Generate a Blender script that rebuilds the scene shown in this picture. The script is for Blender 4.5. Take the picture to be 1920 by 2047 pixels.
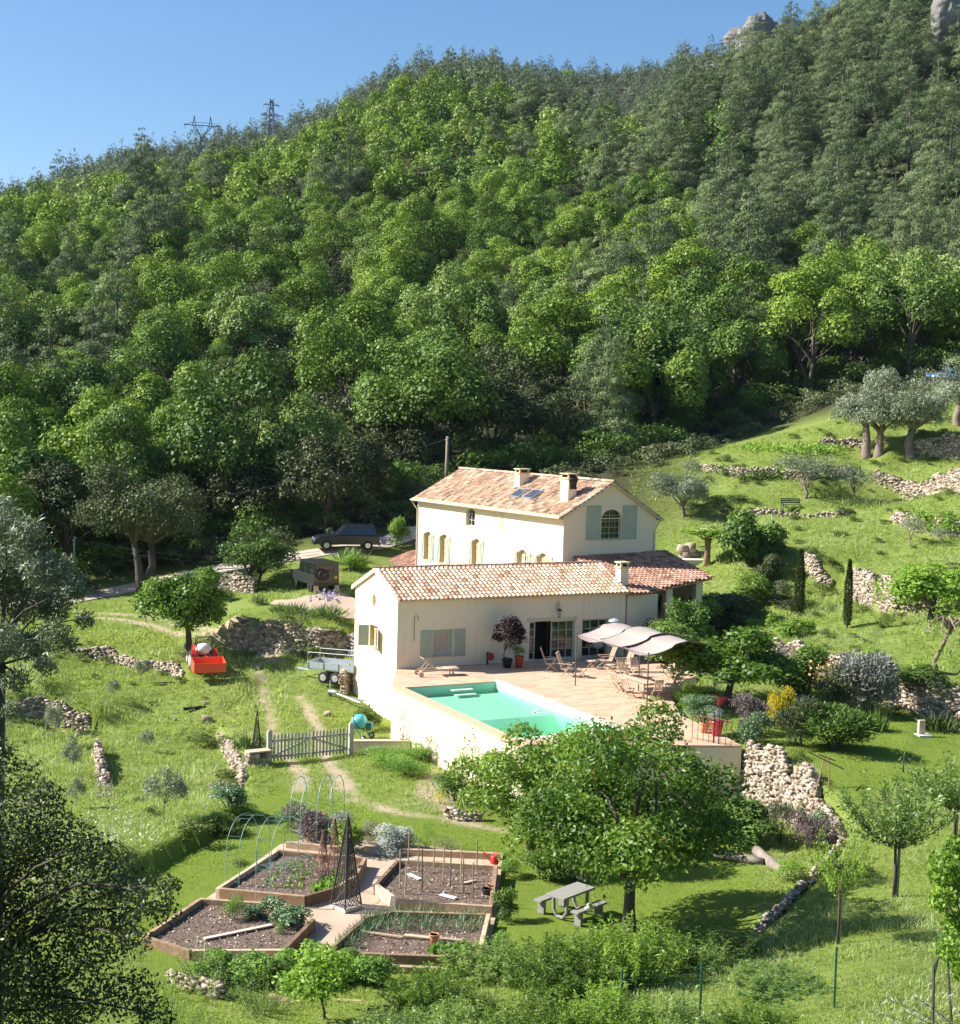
import bpy, math, random
import numpy as np
for o in list(bpy.data.objects): bpy.data.objects.remove(o)
SC = bpy.context.scene; COL = SC.collection
R = math.radians
# ------------------------------------------------------------ camera
F = 2800.; PITCH = .066; ROLL = .028; CZ = 12.733; PHI = .472
_c, _s = math.cos(PITCH), math.sin(PITCH); _cr, _sr = math.cos(ROLL), math.sin(ROLL)
FW = np.array([0, _c, -_s]); UP = np.array([0, _s, _c]); RT = np.array([1., 0, 0])
RC = _cr * RT + _sr * UP; UC = -_sr * RT + _cr * UP; CAMP = np.array([0, 0, CZ])
cd = bpy.data.cameras.new('camera'); cam = bpy.data.objects.new('camera', cd); COL.objects.link(cam)
from mathutils import Matrix, Vector, noise
cam.matrix_world = Matrix([[RC[0], UC[0], -FW[0], 0], [RC[1], UC[1], -FW[1], 0], [RC[2], UC[2], -FW[2], CZ], [0, 0, 0, 1]])
cd.sensor_fit = 'HORIZONTAL'; cd.sensor_width = 36; cd.lens = 36 * F / 1920; cd.clip_start = .5; cd.clip_end = 6000
SC.camera = cam
# ------------------------------------------------------------ light
SUN_EL = 37.; SUN_DIR_AZ = 3.     # light travels towards +X, turned 3 deg towards the camera
w = bpy.data.worlds.new('World'); SC.world = w; w.use_nodes = True
nt = w.node_tree; bg = nt.nodes['Background']
sk = nt.nodes.new('ShaderNodeTexSky'); sk.sky_type = 'NISHITA'; sk.sun_disc = False
sk.sun_elevation = R(SUN_EL)
# Nishita: sun at azimuth rotation measured from +Y towards +X
sdx, sdy = -math.cos(R(SUN_DIR_AZ)), math.sin(R(SUN_DIR_AZ))
sk.sun_rotation = math.atan2(sdx, sdy)
sk.air_density = 1.0; sk.dust_density = .9; sk.ozone_density = 2.2; sk.altitude = 300
hs = nt.nodes.new('ShaderNodeHueSaturation'); hs.inputs['Saturation'].default_value = 1.22; nt.links.new(sk.outputs[0], hs.inputs['Color']); nt.links.new(hs.outputs[0], bg.inputs[0]); bg.inputs[1].default_value = .076
sl = bpy.data.lights.new('sun', 'SUN'); sl.energy = 4.9; sl.angle = R(.53); sl.color = (1, .96, .89)
so = bpy.data.objects.new('sun', sl); COL.objects.link(so)
ld = Vector((math.cos(R(SUN_DIR_AZ)) * math.cos(R(SUN_EL)), -math.sin(R(SUN_DIR_AZ)) * math.cos(R(SUN_EL)), -math.sin(R(SUN_EL))))
so.rotation_euler = ld.to_track_quat('-Z', 'Y').to_euler(); so.location = (-60, 40, 60)
SC.view_settings.view_transform = 'Standard'; SC.view_settings.look = 'None'
SC.view_settings.exposure = 1.18; SC.view_settings.gamma = 1
SC.cycles.max_bounces = 6; SC.cycles.diffuse_bounces = 3; SC.cycles.transparent_max_bounces = 8
SC.cycles.transmission_bounces = 4; SC.cycles.glossy_bounces = 2
# ------------------------------------------------------------ picture <-> place
def ray(px, py):
    d = FW + RC * (px - 960) / F + UC * (1023.5 - py) / F
    return d / d[1]
def at_Y(px, py, Y): return CAMP + ray(px, py) * Y
def on_z(px, py, z):
    d = ray(px, py); return CAMP + d * ((z - CZ) / d[2])
def pix(P):
    P = np.asarray(P, float) - CAMP; z = P @ FW
    return 960 + F * (P @ RC) / z, 1023.5 - F * (P @ UC) / z
# house frame
O = np.array([-4.009, 70.178, 0]); AX = np.array([math.cos(PHI), math.sin(PHI), 0]); BX = np.array([-math.sin(PHI), math.cos(PHI), 0])
def H(a, b, z=0): return O + AX * a + BX * b + np.array([0, 0, z])
MN = H(13.004, 5.9); PSI = .56; AX2 = np.array([math.cos(PSI), math.sin(PSI), 0]); BX2 = np.array([-math.sin(PSI), math.cos(PSI), 0])
def M(a, b, z=0): return MN + AX2 * a + BX2 * b + np.array([0, 0, z])
# ------------------------------------------------------------ mesh helpers
def mk(name, V, Fc, mats=None, smooth=False, tint=None, tints=None):
    """V (n,3); Fc array (m,k) or list of index tuples"""
    me = bpy.data.meshes.new(name)
    V = np.asarray(V, np.float32)
    if isinstance(Fc, np.ndarray):
        m, k = Fc.shape
        me.vertices.add(len(V)); me.vertices.foreach_set('co', V.ravel())
        me.loops.add(m * k); me.loops.foreach_set('vertex_index', Fc.astype(np.int32).ravel())
        me.polygons.add(m); me.polygons.foreach_set('loop_start', np.arange(0, m * k, k, dtype=np.int32))
        me.polygons.foreach_set('loop_total', np.full(m, k, np.int32))
        me.update(calc_edges=True)
    else:
        me.from_pydata([tuple(map(float, v)) for v in V], [], [tuple(f) for f in Fc]); me.update()
    if tint is not None:
        a = me.attributes.new('tint', 'FLOAT', 'POINT'); a.data.foreach_set('value', np.asarray(tint, np.float32))
    if tints:
        for k_, v_ in tints.items():
            a = me.attributes.new(k_, 'FLOAT', 'POINT'); a.data.foreach_set('value', np.asarray(v_, np.float32))
    if smooth: me.polygons.foreach_set('use_smooth', [True] * len(me.polygons))
    if mats:
        for mm in (mats if isinstance(mats, (list, tuple)) else [mats]): me.materials.append(mm)
    return me
class MB:
    def __init__(s): s.v = []; s.f = []; s.t = []
    def add(s, V, Fs, t=.5):
        n = len(s.v); s.v += [tuple(map(float, p)) for p in V]; s.f += [tuple(n + i for i in f) for f in Fs]; s.t += [t] * len(V); return s
    def box(s, c, d, rz=0, rx=0, ry=0, t=.5, taper=1):
        V = []
        for z in (-1, 1):
            k = taper if z > 0 else 1
            for x, y in ((-1, -1), (1, -1), (1, 1), (-1, 1)): V.append((x * d[0] / 2 * k, y * d[1] / 2 * k, z * d[2] / 2))
        if rx or ry or rz:
            m = Matrix.Rotation(rz, 3, 'Z') @ Matrix.Rotation(ry, 3, 'Y') @ Matrix.Rotation(rx, 3, 'X'); V = [m @ Vector(v) for v in V]
        V = [(v[0] + c[0], v[1] + c[1], v[2] + c[2]) for v in V]
        return s.add(V, [(0, 3, 2, 1), (4, 5, 6, 7), (0, 1, 5, 4), (1, 2, 6, 5), (2, 3, 7, 6), (3, 0, 4, 7)], t)
    def beam(s, p, q, wd, h, t=.5, up=(0, 0, 1)):
        p = Vector(p); q = Vector(q); d = q - p; L = d.length; d.normalize(); u = Vector(up)
        sd = d.cross(u)
        if sd.length < 1e-3: sd = d.cross(Vector((0, 1, 0)))
        sd.normalize(); u = sd.cross(d)
        V = [o + sd * (x * wd / 2) + u * (z * h / 2) for o in (p, q) for x, z in ((-1, -1), (1, -1), (1, 1), (-1, 1))]
        return s.add(V, [(0, 1, 2, 3), (7, 6, 5, 4), (0, 4, 5, 1), (1, 5, 6, 2), (2, 6, 7, 3), (3, 7, 4, 0)], t)
    def tube(s, pts, r, n=6, t=.5, cap=True):
        pts = [Vector(p) for p in pts]; m = len(pts)
        rr = r if isinstance(r, (list, tuple)) else [r] * m
        base = len(s.v); V = []
        pu = None
        for i, p in enumerate(pts):
            d = (pts[min(i + 1, m - 1)] - pts[max(i - 1, 0)])
            if d.length < 1e-6: d = Vector((0, 0, 1))
            d.normalize()
            if pu is None: pu = d.orthogonal().normalized()
            else:
                pu = pu - d * pu.dot(d)
                pu = pu.normalized() if pu.length > 1e-5 else d.orthogonal().normalized()
            pv = d.cross(pu)
            for k in range(n):
                a = 2 * math.pi * k / n; V.append(p + (pu * math.cos(a) + pv * math.sin(a)) * rr[i])
        Fs = [(i * n + k, i * n + (k + 1) % n, (i + 1) * n + (k + 1) % n, (i + 1) * n + k) for i in range(m - 1) for k in range(n)]
        if cap: Fs += [tuple(range(n))[::-1], tuple((m - 1) * n + k for k in range(n))]
        return s.add(V, Fs, t)
    def lathe(s, prof, c=(0, 0, 0), n=16, t=.5):
        V = [(c[0] + r * math.cos(2 * math.pi * k / n), c[1] + r * math.sin(2 * math.pi * k / n), c[2] + z) for r, z in prof for k in range(n)]
        m = len(prof)
        Fs = [(i * n + k, i * n + (k + 1) % n, (i + 1) * n + (k + 1) % n, (i + 1) * n + k) for i in range(m - 1) for k in range(n)]
        Fs += [tuple(range(n))[::-1], tuple((m - 1) * n + k for k in range(n))]
        return s.add(V, Fs, t)
    def ball(s, c, r, sc=(1, 1, 1), n=10, m=7, t=.5, jit=0, rng=None):
        prof = []
        V = []
        for i in range(m + 1):
            th = math.pi * i / m
            for k in range(n):
                a = 2 * math.pi * k / n; q = r * (1 + (jit * (rng.random() * 2 - 1) if jit else 0))
                if i in (0, m): q = r
                V.append((c[0] + q * math.sin(th) * math.cos(a) * sc[0], c[1] + q * math.sin(th) * math.sin(a) * sc[1], c[2] + q * math.cos(th) * sc[2]))
        Fs = [(i * n + k, (i + 1) * n + k, (i + 1) * n + (k + 1) % n, i * n + (k + 1) % n) for i in range(m) for k in range(n)]
        return s.add(V, Fs, t)
    def prism(s, poly, axis, a0, a1, t=.5):
        """poly of 2D points extruded along axis ('x','y','z') from a0 to a1"""
        f = {'x': lambda p, a: (a, p[0], p[1]), 'y': lambda p, a: (p[0], a, p[1]), 'z': lambda p, a: (p[0], p[1], a)}[axis]
        n = len(poly); V = [f(p, a0) for p in poly] + [f(p, a1) for p in poly]
        Fs = [tuple(range(n))[::-1], tuple(range(n, 2 * n))] + [(i, (i + 1) % n, n + (i + 1) % n, n + i) for i in range(n)]
        return s.add(V, Fs, t)
    def wheel(s, c, r, wd, ax='x', n=18, t=.5):
        ring = [(r * math.cos(2 * math.pi * k / n), r * math.sin(2 * math.pi * k / n)) for k in range(n)]
        sh = .86
        c = Vector(c); V = []
        for off, k in ((-wd / 2, sh), (-wd / 2 * .8, 1), (wd / 2 * .8, 1), (wd / 2, sh)):
            for p in ring:
                V.append(c + (Vector((off, p[0] * k, p[1] * k)) if ax == 'x' else Vector((p[0] * k, off, p[1] * k))))
        Fs = [(i * n + k, i * n + (k + 1) % n, (i + 1) * n + (k + 1) % n, (i + 1) * n + k) for i in range(3) for k in range(n)]
        Fs += [tuple(range(n))[::-1], tuple(3 * n + k for k in range(n))]
        return s.add(V, Fs, t)
    def mesh(s, name, mat, smooth=False):
        me = mk(name, s.v, s.f, mat, smooth, tint=s.t); return me
def ob(name, src, mat=None, parent=None, smooth=False, label=None, bevel=0):
    me = src.mesh(name, mat, smooth) if isinstance(src, MB) else src
    o = bpy.data.objects.new(name, me); COL.objects.link(o)
    if parent is not None: o.parent = parent
    if label: o['label'] = label
    if bevel:
        m = o.modifiers.new('bevel', 'BEVEL'); m.width = bevel; m.segments = 2; m.limit_method = 'ANGLE'
    return o
def tag(o, label, cat, group=None, kind=None):
    o['label'] = label; o['category'] = cat
    if group: o['group'] = group
    if kind: o['kind'] = kind
    return o
def thing(name, label, cat, loc=(0, 0, 0), rz=0, group=None, sc=1):
    o = bpy.data.objects.new(name, None); COL.objects.link(o); o.empty_display_size = .3
    o.location = [float(q) for q in loc]; o.rotation_euler = (0, 0, rz); o.scale = (sc, sc, sc)
    return tag(o, label, cat, group)
def struct(name, me, mat=None):
    o = ob(name, me, mat); o['kind'] = 'structure'; return o
def dup(root, loc, rz=0, label=None, group=None, sc=None):
    r = root.copy(); COL.objects.link(r); r.location = [float(q) for q in loc]; r.rotation_euler = (0, 0, rz)
    if sc is not None: r.scale = sc if isinstance(sc, (tuple, list)) else (sc, sc, sc)
    if label: r['label'] = label
    if group: r['group'] = group
    for ch in list(root.children):
        c = ch.copy(); COL.objects.link(c); c.parent = r
        for g in ch.children:
            d = g.copy(); COL.objects.link(d); d.parent = c
    return r
# ------------------------------------------------------------ materials
def newmat(name):
    m = bpy.data.materials.new(name); m.use_nodes = True; nt = m.node_tree
    return m, nt, nt.nodes['Principled BSDF']
def ramp(nt, fac, stops):
    r = nt.nodes.new('ShaderNodeValToRGB'); e = r.color_ramp.elements
    while len(e) > 1: e.remove(e[-1])
    e[0].position = stops[0][0]; e[0].color = (*stops[0][1], 1)
    for p, c in stops[1:]:
        x = e.new(p); x.color = (*c, 1)
    nt.links.new(fac, r.inputs[0]); return r.outputs[0]
def noisen(nt, scale, detail=4, rough=.6, coord='Object', vec=None, dist=0):
    if vec is None:
        tc = nt.nodes.new('ShaderNodeTexCoord'); vec = tc.outputs[coord]
    n = nt.nodes.new('ShaderNodeTexNoise'); n.inputs['Scale'].default_value = scale; n.inputs['Detail'].default_value = detail
    n.inputs['Roughness'].default_value = rough; n.inputs['Distortion'].default_value = dist
    nt.links.new(vec, n.inputs['Vector']); return n.outputs['Fac']
def mixc(nt, fac, a, b, mode='MIX'):
    m = nt.nodes.new('ShaderNodeMix'); m.data_type = 'RGBA'; m.blend_type = mode
    for sock, val in ((m.inputs[0], fac), (m.inputs[6], a), (m.inputs[7], b)):
        if isinstance(val, (int, float)): sock.default_value = val
        elif isinstance(val, tuple): sock.default_value = (*val, 1)
        else: nt.links.new(val, sock)
    return m.outputs[2]
def mathn(nt, op, a, b=0., clamp=False):
    m = nt.nodes.new('ShaderNodeMath'); m.operation = op; m.use_clamp = clamp
    for i, val in enumerate((a, b)):
        if isinstance(val, (int, float)): m.inputs[i].default_value = val
        else: nt.links.new(val, m.inputs[i])
    return m.outputs[0]
def bump(nt, b, h, strength=.3, dist=.02):
    n = nt.nodes.new('ShaderNodeBump'); n.inputs['Strength'].default_value = strength; n.inputs['Distance'].default_value = dist
    nt.links.new(h, n.inputs['Height']); nt.links.new(n.outputs[0], b.inputs['Normal'])
def attr(nt, name='tint'):
    a = nt.nodes.new('ShaderNodeAttribute'); a.attribute_name = name; return a.outputs['Fac']
MATS = {}
def plain(name, c, rough=.7, metal=0, var=.15, scale=6, bmp=0, spec=.5):
    if name in MATS: return MATS[name]
    m, nt, b = newmat(name)
    f = noisen(nt, scale)
    nt.links.new(ramp(nt, f, [(.25, tuple(x * (1 - var) for x in c)), (.75, tuple(min(1, x * (1 + var)) for x in c))]), b.inputs['Base Color'])
    b.inputs['Roughness'].default_value = rough; b.inputs['Metallic'].default_value = metal; b.inputs['Specular IOR Level'].default_value = spec
    if bmp: bump(nt, b, noisen(nt, scale * 6), .5, bmp)
    MATS[name] = m; return m
def tintmat(name, stops, rough=.85, nscale=5, namt=.35, bmp=.01, spec=.3):
    """per-piece colour from the tint attribute, broken up by noise"""
    if name in MATS: return MATS[name]
    m, nt, b = newmat(name)
    t = attr(nt); f = noisen(nt, nscale, 6, .7)
    v = mathn(nt, 'ADD', t, mathn(nt, 'MULTIPLY', mathn(nt, 'SUBTRACT', f, .5), namt * 2), True)
    nt.links.new(ramp(nt, v, stops), b.inputs['Base Color']); b.inputs['Roughness'].default_value = rough
    b.inputs['Specular IOR Level'].default_value = spec
    if bmp: bump(nt, b, noisen(nt, nscale * 5), .6, bmp)
    MATS[name] = m; return m
def leafmat(name, dark, light, trans=.3, gloss=.02, objvar=.25):
    if name in MATS: return MATS[name]
    m = bpy.data.materials.new(name); m.use_nodes = True; nt = m.node_tree
    nt.nodes.remove(nt.nodes['Principled BSDF']); out = nt.nodes['Material Output']
    t = attr(nt); oi = nt.nodes.new('ShaderNodeObjectInfo')
    v = mathn(nt, 'ADD', t, mathn(nt, 'MULTIPLY', mathn(nt, 'SUBTRACT', oi.outputs['Random'], .5), objvar * 2), True)
    col = ramp(nt, v, [(0, dark), (1, light)])
    d = nt.nodes.new('ShaderNodeBsdfDiffuse'); tr = nt.nodes.new('ShaderNodeBsdfTranslucent'); g = nt.nodes.new('ShaderNodeBsdfGlossy')
    nt.links.new(col, d.inputs[0]); 
    tc = mixc(nt, 1., col, (1.0, 1.05, .55), 'MULTIPLY'); nt.links.new(tc, tr.inputs[0])
    g.inputs['Roughness'].default_value = .5; g.inputs[0].default_value = (.9, .95, .9, 1)
    m1 = nt.nodes.new('ShaderNodeMixShader'); m1.inputs[0].default_value = trans; nt.links.new(d.outputs[0], m1.inputs[1]); nt.links.new(tr.outputs[0], m1.inputs[2])
    m2 = nt.nodes.new('ShaderNodeMixShader'); m2.inputs[0].default_value = gloss; nt.links.new(m1.outputs[0], m2.inputs[1]); nt.links.new(g.outputs[0], m2.inputs[2])
    nt.links.new(m2.outputs[0], out.inputs[0]); MATS[name] = m; return m
wood = tintmat('weathered_wood', [(0, (.10, .075, .055)), (.5, (.28, .21, .15)), (1, (.48, .36, .25))], .85, 7, .4)
bark = tintmat('bark', [(0, (.035, .028, .022)), (.5, (.09, .075, .06)), (1, (.2, .17, .14))], .95, 4, .5, .03)
olivebark = tintmat('olive_bark', [(0, (.08, .06, .05)), (.5, (.22, .17, .13)), (1, (.38, .3, .24))], .95, 3, .5, .04)
black_metal = plain('black_metal', (.02, .02, .022), .45, .3)
steel = plain('galvanised_steel', (.42, .45, .47), .45, .7)
# ------------------------------------------------------------ terrain
NEARP = [  # px, py, z
 (430,1790,-2.4),(700,1700,-2.4),(960,1690,-2.4),(960,1900,-2.4),(1100,1850,-2.4),(700,1930,-2.4),(1250,1860,-2.4),(560,1690,-2.4),(300,1800,-2.35),(1450,1760,-2.4),
 (830,1800,-2.4),(1400,1850,-2.35),(1400,1650,-2.5),(1200,1600,-2.5),(480,1950,-2.3),(1050,1600,-2.4),
 (200,2047,-2.0),(600,2047,-2.0),(1000,2047,-1.7),(1350,2010,-1.4),(0,1900,-1.9),
 (480,1640,-2.4),(620,1523,-2.8),(560,1600,-2.55),(700,1600,-2.5),(840,1560,-2.2),(900,1600,-2.3),(775,1492,-2.65),(740,1450,-3.0),
 (430,1530,-3.2),(300,1450,-3.2),(200,1540,-3.1),(300,1600,-2.8),(200,1700,-2.2),(400,1640,-2.3),(60,1600,-2.6),(110,1450,-3.1),(30,1370,-1.9),
 (600,1450,-2.8),(560,1380,-2.2),(520,1320,-1.6),(410,1343,-1.4),(300,1268,-1.0),(170,1240,-.8),(650,1372,-2.0),(705,1400,-2.4),(0,1280,-1.),
 (200,1330,-1.9),(330,1375,-2.2),(100,1340,-1.8),
 (560,1265,.0),(460,1245,-.4),(640,1270,.1),(560,1215,1.0),(720,1200,1.1),(640,1185,1.2),(500,1212,.9),(620,1178,1.3),
 (200,1187,-.3),(300,1165,.3),(400,1145,1.2),(470,1130,1.9),(300,1200,-.5),(200,1215,-.8),(430,1180,.7),(690,1095,3.2),(800,1065,4.0),(600,1130,2.2),(740,1130,2.6),
 (1700,1700,-1.9),(1560,1960,-1.5),(1800,1800,-1.2),(1910,1860,-.5),(1850,2040,-.5)]
NEARW = [(4,92,.9),(-6,100,2.4),(14,96,3.0),(16,88,.9),(10,78,-.5),(2,75,-.8),(-8,82,-.6),(-8,77,-1.7),(20,84,1.6),
 (0,60,-2.6),(5,55,-2.7),(8,62,-2.5),(-40,60,-2),(-45,90,-.5),(-40,112,2),(-20,112,2.5),(45,40,.5),(60,60,3),(0,20,1.2),(0,0,9.5),(0,10,5),(-20,10,5),(20,10,5),(40,20,3),(-30,30,-.5),(0,27,-1.),(12,27,-.8),(-12,27,-1.2)]
NEARY = [(1368,1032,106),(1590,1020,104),(1800,1000,108),(1730,909,113),(1825,915,110),(1500,865,135),(1350,895,130),(1250,920,125),(1150,940,120),(1900,850,118),(1900,765,140),(1700,800,135),
 (1600,822,133),(1600,932,110),(1450,960,110),(1900,960,102),(1600,1100,92),(1800,1100,90),(1800,1180,81),(1760,1235,77),(1500,1180,88),(1400,1125,95),(1500,1080,96),(100,1150,105),(0,1100,110),(500,1095,105),(700,1045,112),(900,980,118)]
UPP = [  # ground above the big retaining wall, right of the terrace
 (1420,1350,-.05),(1500,1400,-.1),(1600,1440,-.15),(1750,1480,-.25),(1880,1470,-.2),(1640,1575,-.35),(1550,1525,-.2),(1690,1625,-.7),(1850,1600,-.5),(1800,1700,-1.3),(1700,1720,-1.7),(1910,1750,-.9),
 (1600,1315,.9),(1500,1280,.7),(1694,1255,1.9),(1597,1230,2.0),(1800,1330,1.0),(1900,1340,1.1),(1820,1270,2.1),(1900,1420,-.1),(1660,1395,-.1),
 (1620,1800,-1.6),(1540,1870,-1.8),(1560,1960,-1.4),(1800,1800,-1.2),(1910,1860,-.5),(1850,2040,-.5),(1400,2000,-1.6),(1450,1240,1.2)]
def tps_fit(P, v, lam=0.):
    P = np.asarray(P, float); v = np.asarray(v, float); n = len(P)
    d = np.linalg.norm(P[:, None] - P[None], axis=2); K = np.where(d > 0, d * d * np.log(d + 1e-9), 0) + lam * np.eye(n)
    Q = np.c_[np.ones(n), P]; A = np.block([[K, Q], [Q.T, np.zeros((3, 3))]])
    return P, np.linalg.solve(A, np.r_[v, 0, 0, 0])
def tps(fit, X):
    P, c = fit; out = np.empty(len(X))
    for i in range(0, len(X), 20000):
        x = X[i:i + 20000]; d = np.linalg.norm(x[:, None] - P[None], axis=2)
        K = np.where(d > 0, d * d * np.log(d + 1e-9), 0); out[i:i + 20000] = K @ c[:-3] + c[-3] + x @ c[-2:]
    return out
def clean(pts):
    out = []
    for p in pts:
        if all((p[0] - q[0]) ** 2 + (p[1] - q[1]) ** 2 > 1. for q in out): out.append(p)
    return out
yw = [at_Y(*p) for p in NEARY]
lowp = clean([on_z(*p) for p in NEARP] + [np.array(p, float) for p in NEARW] + yw)
upp = clean([on_z(*p) for p in UPP] + yw + [np.array(p, float) for p in ((60,60,3),(45,40,.5),(16,88,.9),(20,84,1.6),(12,74,.0),(10,78,-.1),(12,27,-.8),(45,25,2),(15,36,-1.8),(0,10,5))])
LOWF = tps_fit([p[:2] for p in lowp], [p[2] for p in lowp], 8.); UPF = tps_fit([p[:2] for p in upp], [p[2] for p in upp], 8.)
FARP = [(0,1080,115),(300,1085,112),(600,1045,115),(900,965,120),(1150,935,125),(1500,855,140),(1900,745,150),(1700,795,140),(-500,1000,150),(2500,600,170),
 (0,720,200),(300,720,190),(600,720,190),(900,715,190),(1200,700,190),(1500,690,190),(1900,650,190),
 (0,560,265),(300,520,275),(600,480,280),(900,450,280),(1200,440,270),(1500,410,265),(1900,360,265),
 (0,485,330),(300,422,350),(520,385,370),(700,288,385),(900,235,400),(1050,262,410),(1200,322,410),(1400,272,410),(1600,150,390),(1900,10,390),
 (0,480,480),(300,420,480),(520,420,480),(700,335,480),(900,260,500),(1200,335,520),(1400,285,520),(1600,180,500),(1900,30,500),
 (0,430,800),(150,378,800),(330,340,720),(520,340,720),(700,235,700),(900,165,700),(1040,195,700),(1150,250,700),(1300,245,700),(1400,190,700),(1450,165,700),(1560,160,700),(1700,100,700),(1900,30,700),(-600,500,800),(2600,-100,600),(-600,600,300),(2600,50,300)]
def far_uv(X): return np.c_[X[:, 0] / np.maximum(X[:, 1], 20) * 4, np.log(np.maximum(X[:, 1], 20)) * 2]
fp = np.array([at_Y(*p) for p in FARP]); FARF = tps_fit(far_uv(fp), (fp[:, 2] - CZ) / fp[:, 1], 1e-3)
def inpoly(X, poly):
    x, y = X[:, 0], X[:, 1]; c = np.zeros(len(X), bool); n = len(poly)
    for i in range(n):
        x0, y0 = poly[i][:2]; x1, y1 = poly[(i + 1) % n][:2]
        if y0 == y1: continue
        c ^= ((y0 > y) != (y1 > y)) & (x < (x1 - x0) * (y - y0) / (y1 - y0) + x0)
    return c
def pdist(X, pl):
    """distance to polyline, signed (+ = left of direction), parameter along"""
    best = np.full(len(X), 1e9); sg = np.zeros(len(X)); al = np.zeros(len(X)); acc = 0.; beyond = np.zeros(len(X))
    for i in range(len(pl) - 1):
        a = np.array(pl[i][:2], float); b = np.array(pl[i + 1][:2], float); d = b - a; L = np.linalg.norm(d); d /= L
        t0 = (X[:, :2] - a) @ d; t = np.clip(t0, 0, L); q = a + t[:, None] * d; dd = np.linalg.norm(X[:, :2] - q, axis=1)
        m = dd < best; best[m] = dd[m]; sg[m] = np.sign(d[0] * (X[m, 1] - a[1]) - d[1] * (X[m, 0] - a[0])); al[m] = acc + t[m]
        beyond[m] = np.abs(t0[m] - t[m]); acc += L
    return best, sg, al, acc, beyond
def sstep(a, b, x):
    t = np.clip((x - a) / (b - a), 0, 1); return t * t * (3 - 2 * t)
# big wall line (top edge) from the terrace corner to the low kerb wall
BW = [on_z(1484, 1490, 0), on_z(1560, 1530, -.2), on_z(1640, 1580, -.35), on_z(1688, 1628, -.7), on_z(1690, 1665, -1.3), on_z(1640, 1740, -1.7), on_z(1580, 1805, -1.8), on_z(1520, 1870, -1.9)]
TER = [(-2.1, -4.3), (-2.1, -16.2), (-1.8, -16.6), (6.4, -19.9), (7.0, -17), (7.4, -14.2), (9.6, -10.3), (11.2, -8.0), (13.8, -6.5), (14.6, -3), (14.6, 0), (14.6, 6), (0, 5.7), (0, 0)]
TERW = [H(*p) for p in TER]
UPOLY = [p[:2] for p in BW] + [(13., 30), (14, 0), (200, 0), (200, 90), (40, 118), (27, 100), (20, 84)] + [H(*TER[i])[:2] for i in (9, 8, 7, 6, 5, 4)]
# walls as height steps: polyline in pixels with z, step height, falloff
WALLS = []   # filled: (name, world polyline, h, L)
def wl(pts): return [np.array(at_Y(p[0], p[1], p[2])) for p in pts]
def base_z(X):
    X = np.atleast_2d(X).astype(float)
    lo = tps(LOWF, X[:, :2]); u = inpoly(X, UPOLY)
    d, sg, al, acc, _ = pdist(X, UPOLY + [UPOLY[0]])
    m = np.where(u, 1, -1) * d; f = sstep(-.05, .45, m)
    z = lo
    if (m > -.3).any():
        k = m > -.3; z = lo.copy(); z[k] = lo[k] * (1 - f[k]) + tps(UPF, X[k, :2]) * f[k]
    return z
def hgt(X):
    X = np.atleast_2d(X).astype(float); Y = X[:, 1]; z = np.zeros(len(X))
    fb = sstep(112, 135, Y)
    k = fb < 1
    if k.any(): z[k] += (1 - fb[k]) * base_z(X[k])
    k = fb > 0
    if k.any():
        yy = np.minimum(Y[k], 900.); t = tps(FARF, far_uv(np.c_[X[k, 0] * yy / Y[k], yy])); zz = CZ + t * yy
        zz -= np.maximum(Y[k] - 900, 0) * .25
        z[k] += fb[k] * zz
    for nm, pl, h, L in WALLS:
        d, sg, al, acc, bey = pdist(X, pl)
        m = d < 3 * L
        if m.any():
            s_ = sg[m] * d[m]; g = np.exp(-np.maximum(d[m] - .3, 0) / L) * np.clip(1 - bey[m] / 1.5, 0, 1)
            z[m] += (sstep(-.12, .12, s_) - .5) * h * g
    # keep the ground out of the cellar, pool and rooms
    ins = inpoly(X, [p[:2] for p in TERW]); d, *_ = pdist(X, TERW + [TERW[0]])
    k = ins & (d > .25); z[k] = np.minimum(z[k], -3.2)
    return z
def gz(x, y): return float(hgt(np.array([[x, y]]))[0])
_ys = np.concatenate([np.arange(12, 140, .2), np.geomspace(140, 1200, 400)])
def G(px, py):
    d = ray(px, py); P = CAMP + d[None] * _ys[:, None]; h = hgt(P); b = P[:, 2] < h
    if not b.any(): return CAMP + d * 800
    i = int(np.argmax(b)); lo, hi = _ys[max(i - 1, 0)], _ys[i]
    for _ in range(3):
        t = np.linspace(lo, hi, 9); Q = CAMP + d[None] * t[:, None]; bb = Q[:, 2] < hgt(Q); j = int(np.argmax(bb)) if bb.any() else 8
        lo, hi = t[max(j - 1, 0)], t[j]
    Q = CAMP + d * hi; Q[2] = gz(Q[0], Q[1]); return Q
# side sign: + side (left of direction) is the HIGH side
def addwall(nm, pts, h, L=5.):
    WALLS.append((nm, [G(*p) for p in pts], h, L))
addwall('bank_wall', [(460, 1268), (520, 1276), (580, 1282), (640, 1284), (680, 1286)], 1.6, 3.5)
addwall('lawn_bank', [(225, 1775), (300, 1722), (400, 1668), (475, 1628)], .55, 3)
addwall('field_wall', [(150, 1300), (220, 1310), (290, 1328), (345, 1340), (368, 1350)], .7, 4)
addwall('left_wall', [(28, 1412), (90, 1418), (140, 1438), (180, 1448)], 1.4, 4)
addwall('gate_wall', [(488, 1575), (480, 1540), (462, 1505), (440, 1465)][::-1], .8, 3)
addwall('garden_wall', [(1480, 1290), (1560, 1310), (1640, 1335), (1720, 1362), (1780, 1390), (1860, 1420), (1960, 1425)][::-1] and [(1480, 1290), (1560, 1310), (1640, 1335), (1720, 1362), (1780, 1390), (1860, 1420), (1960, 1425)], .9, 3.)
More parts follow.
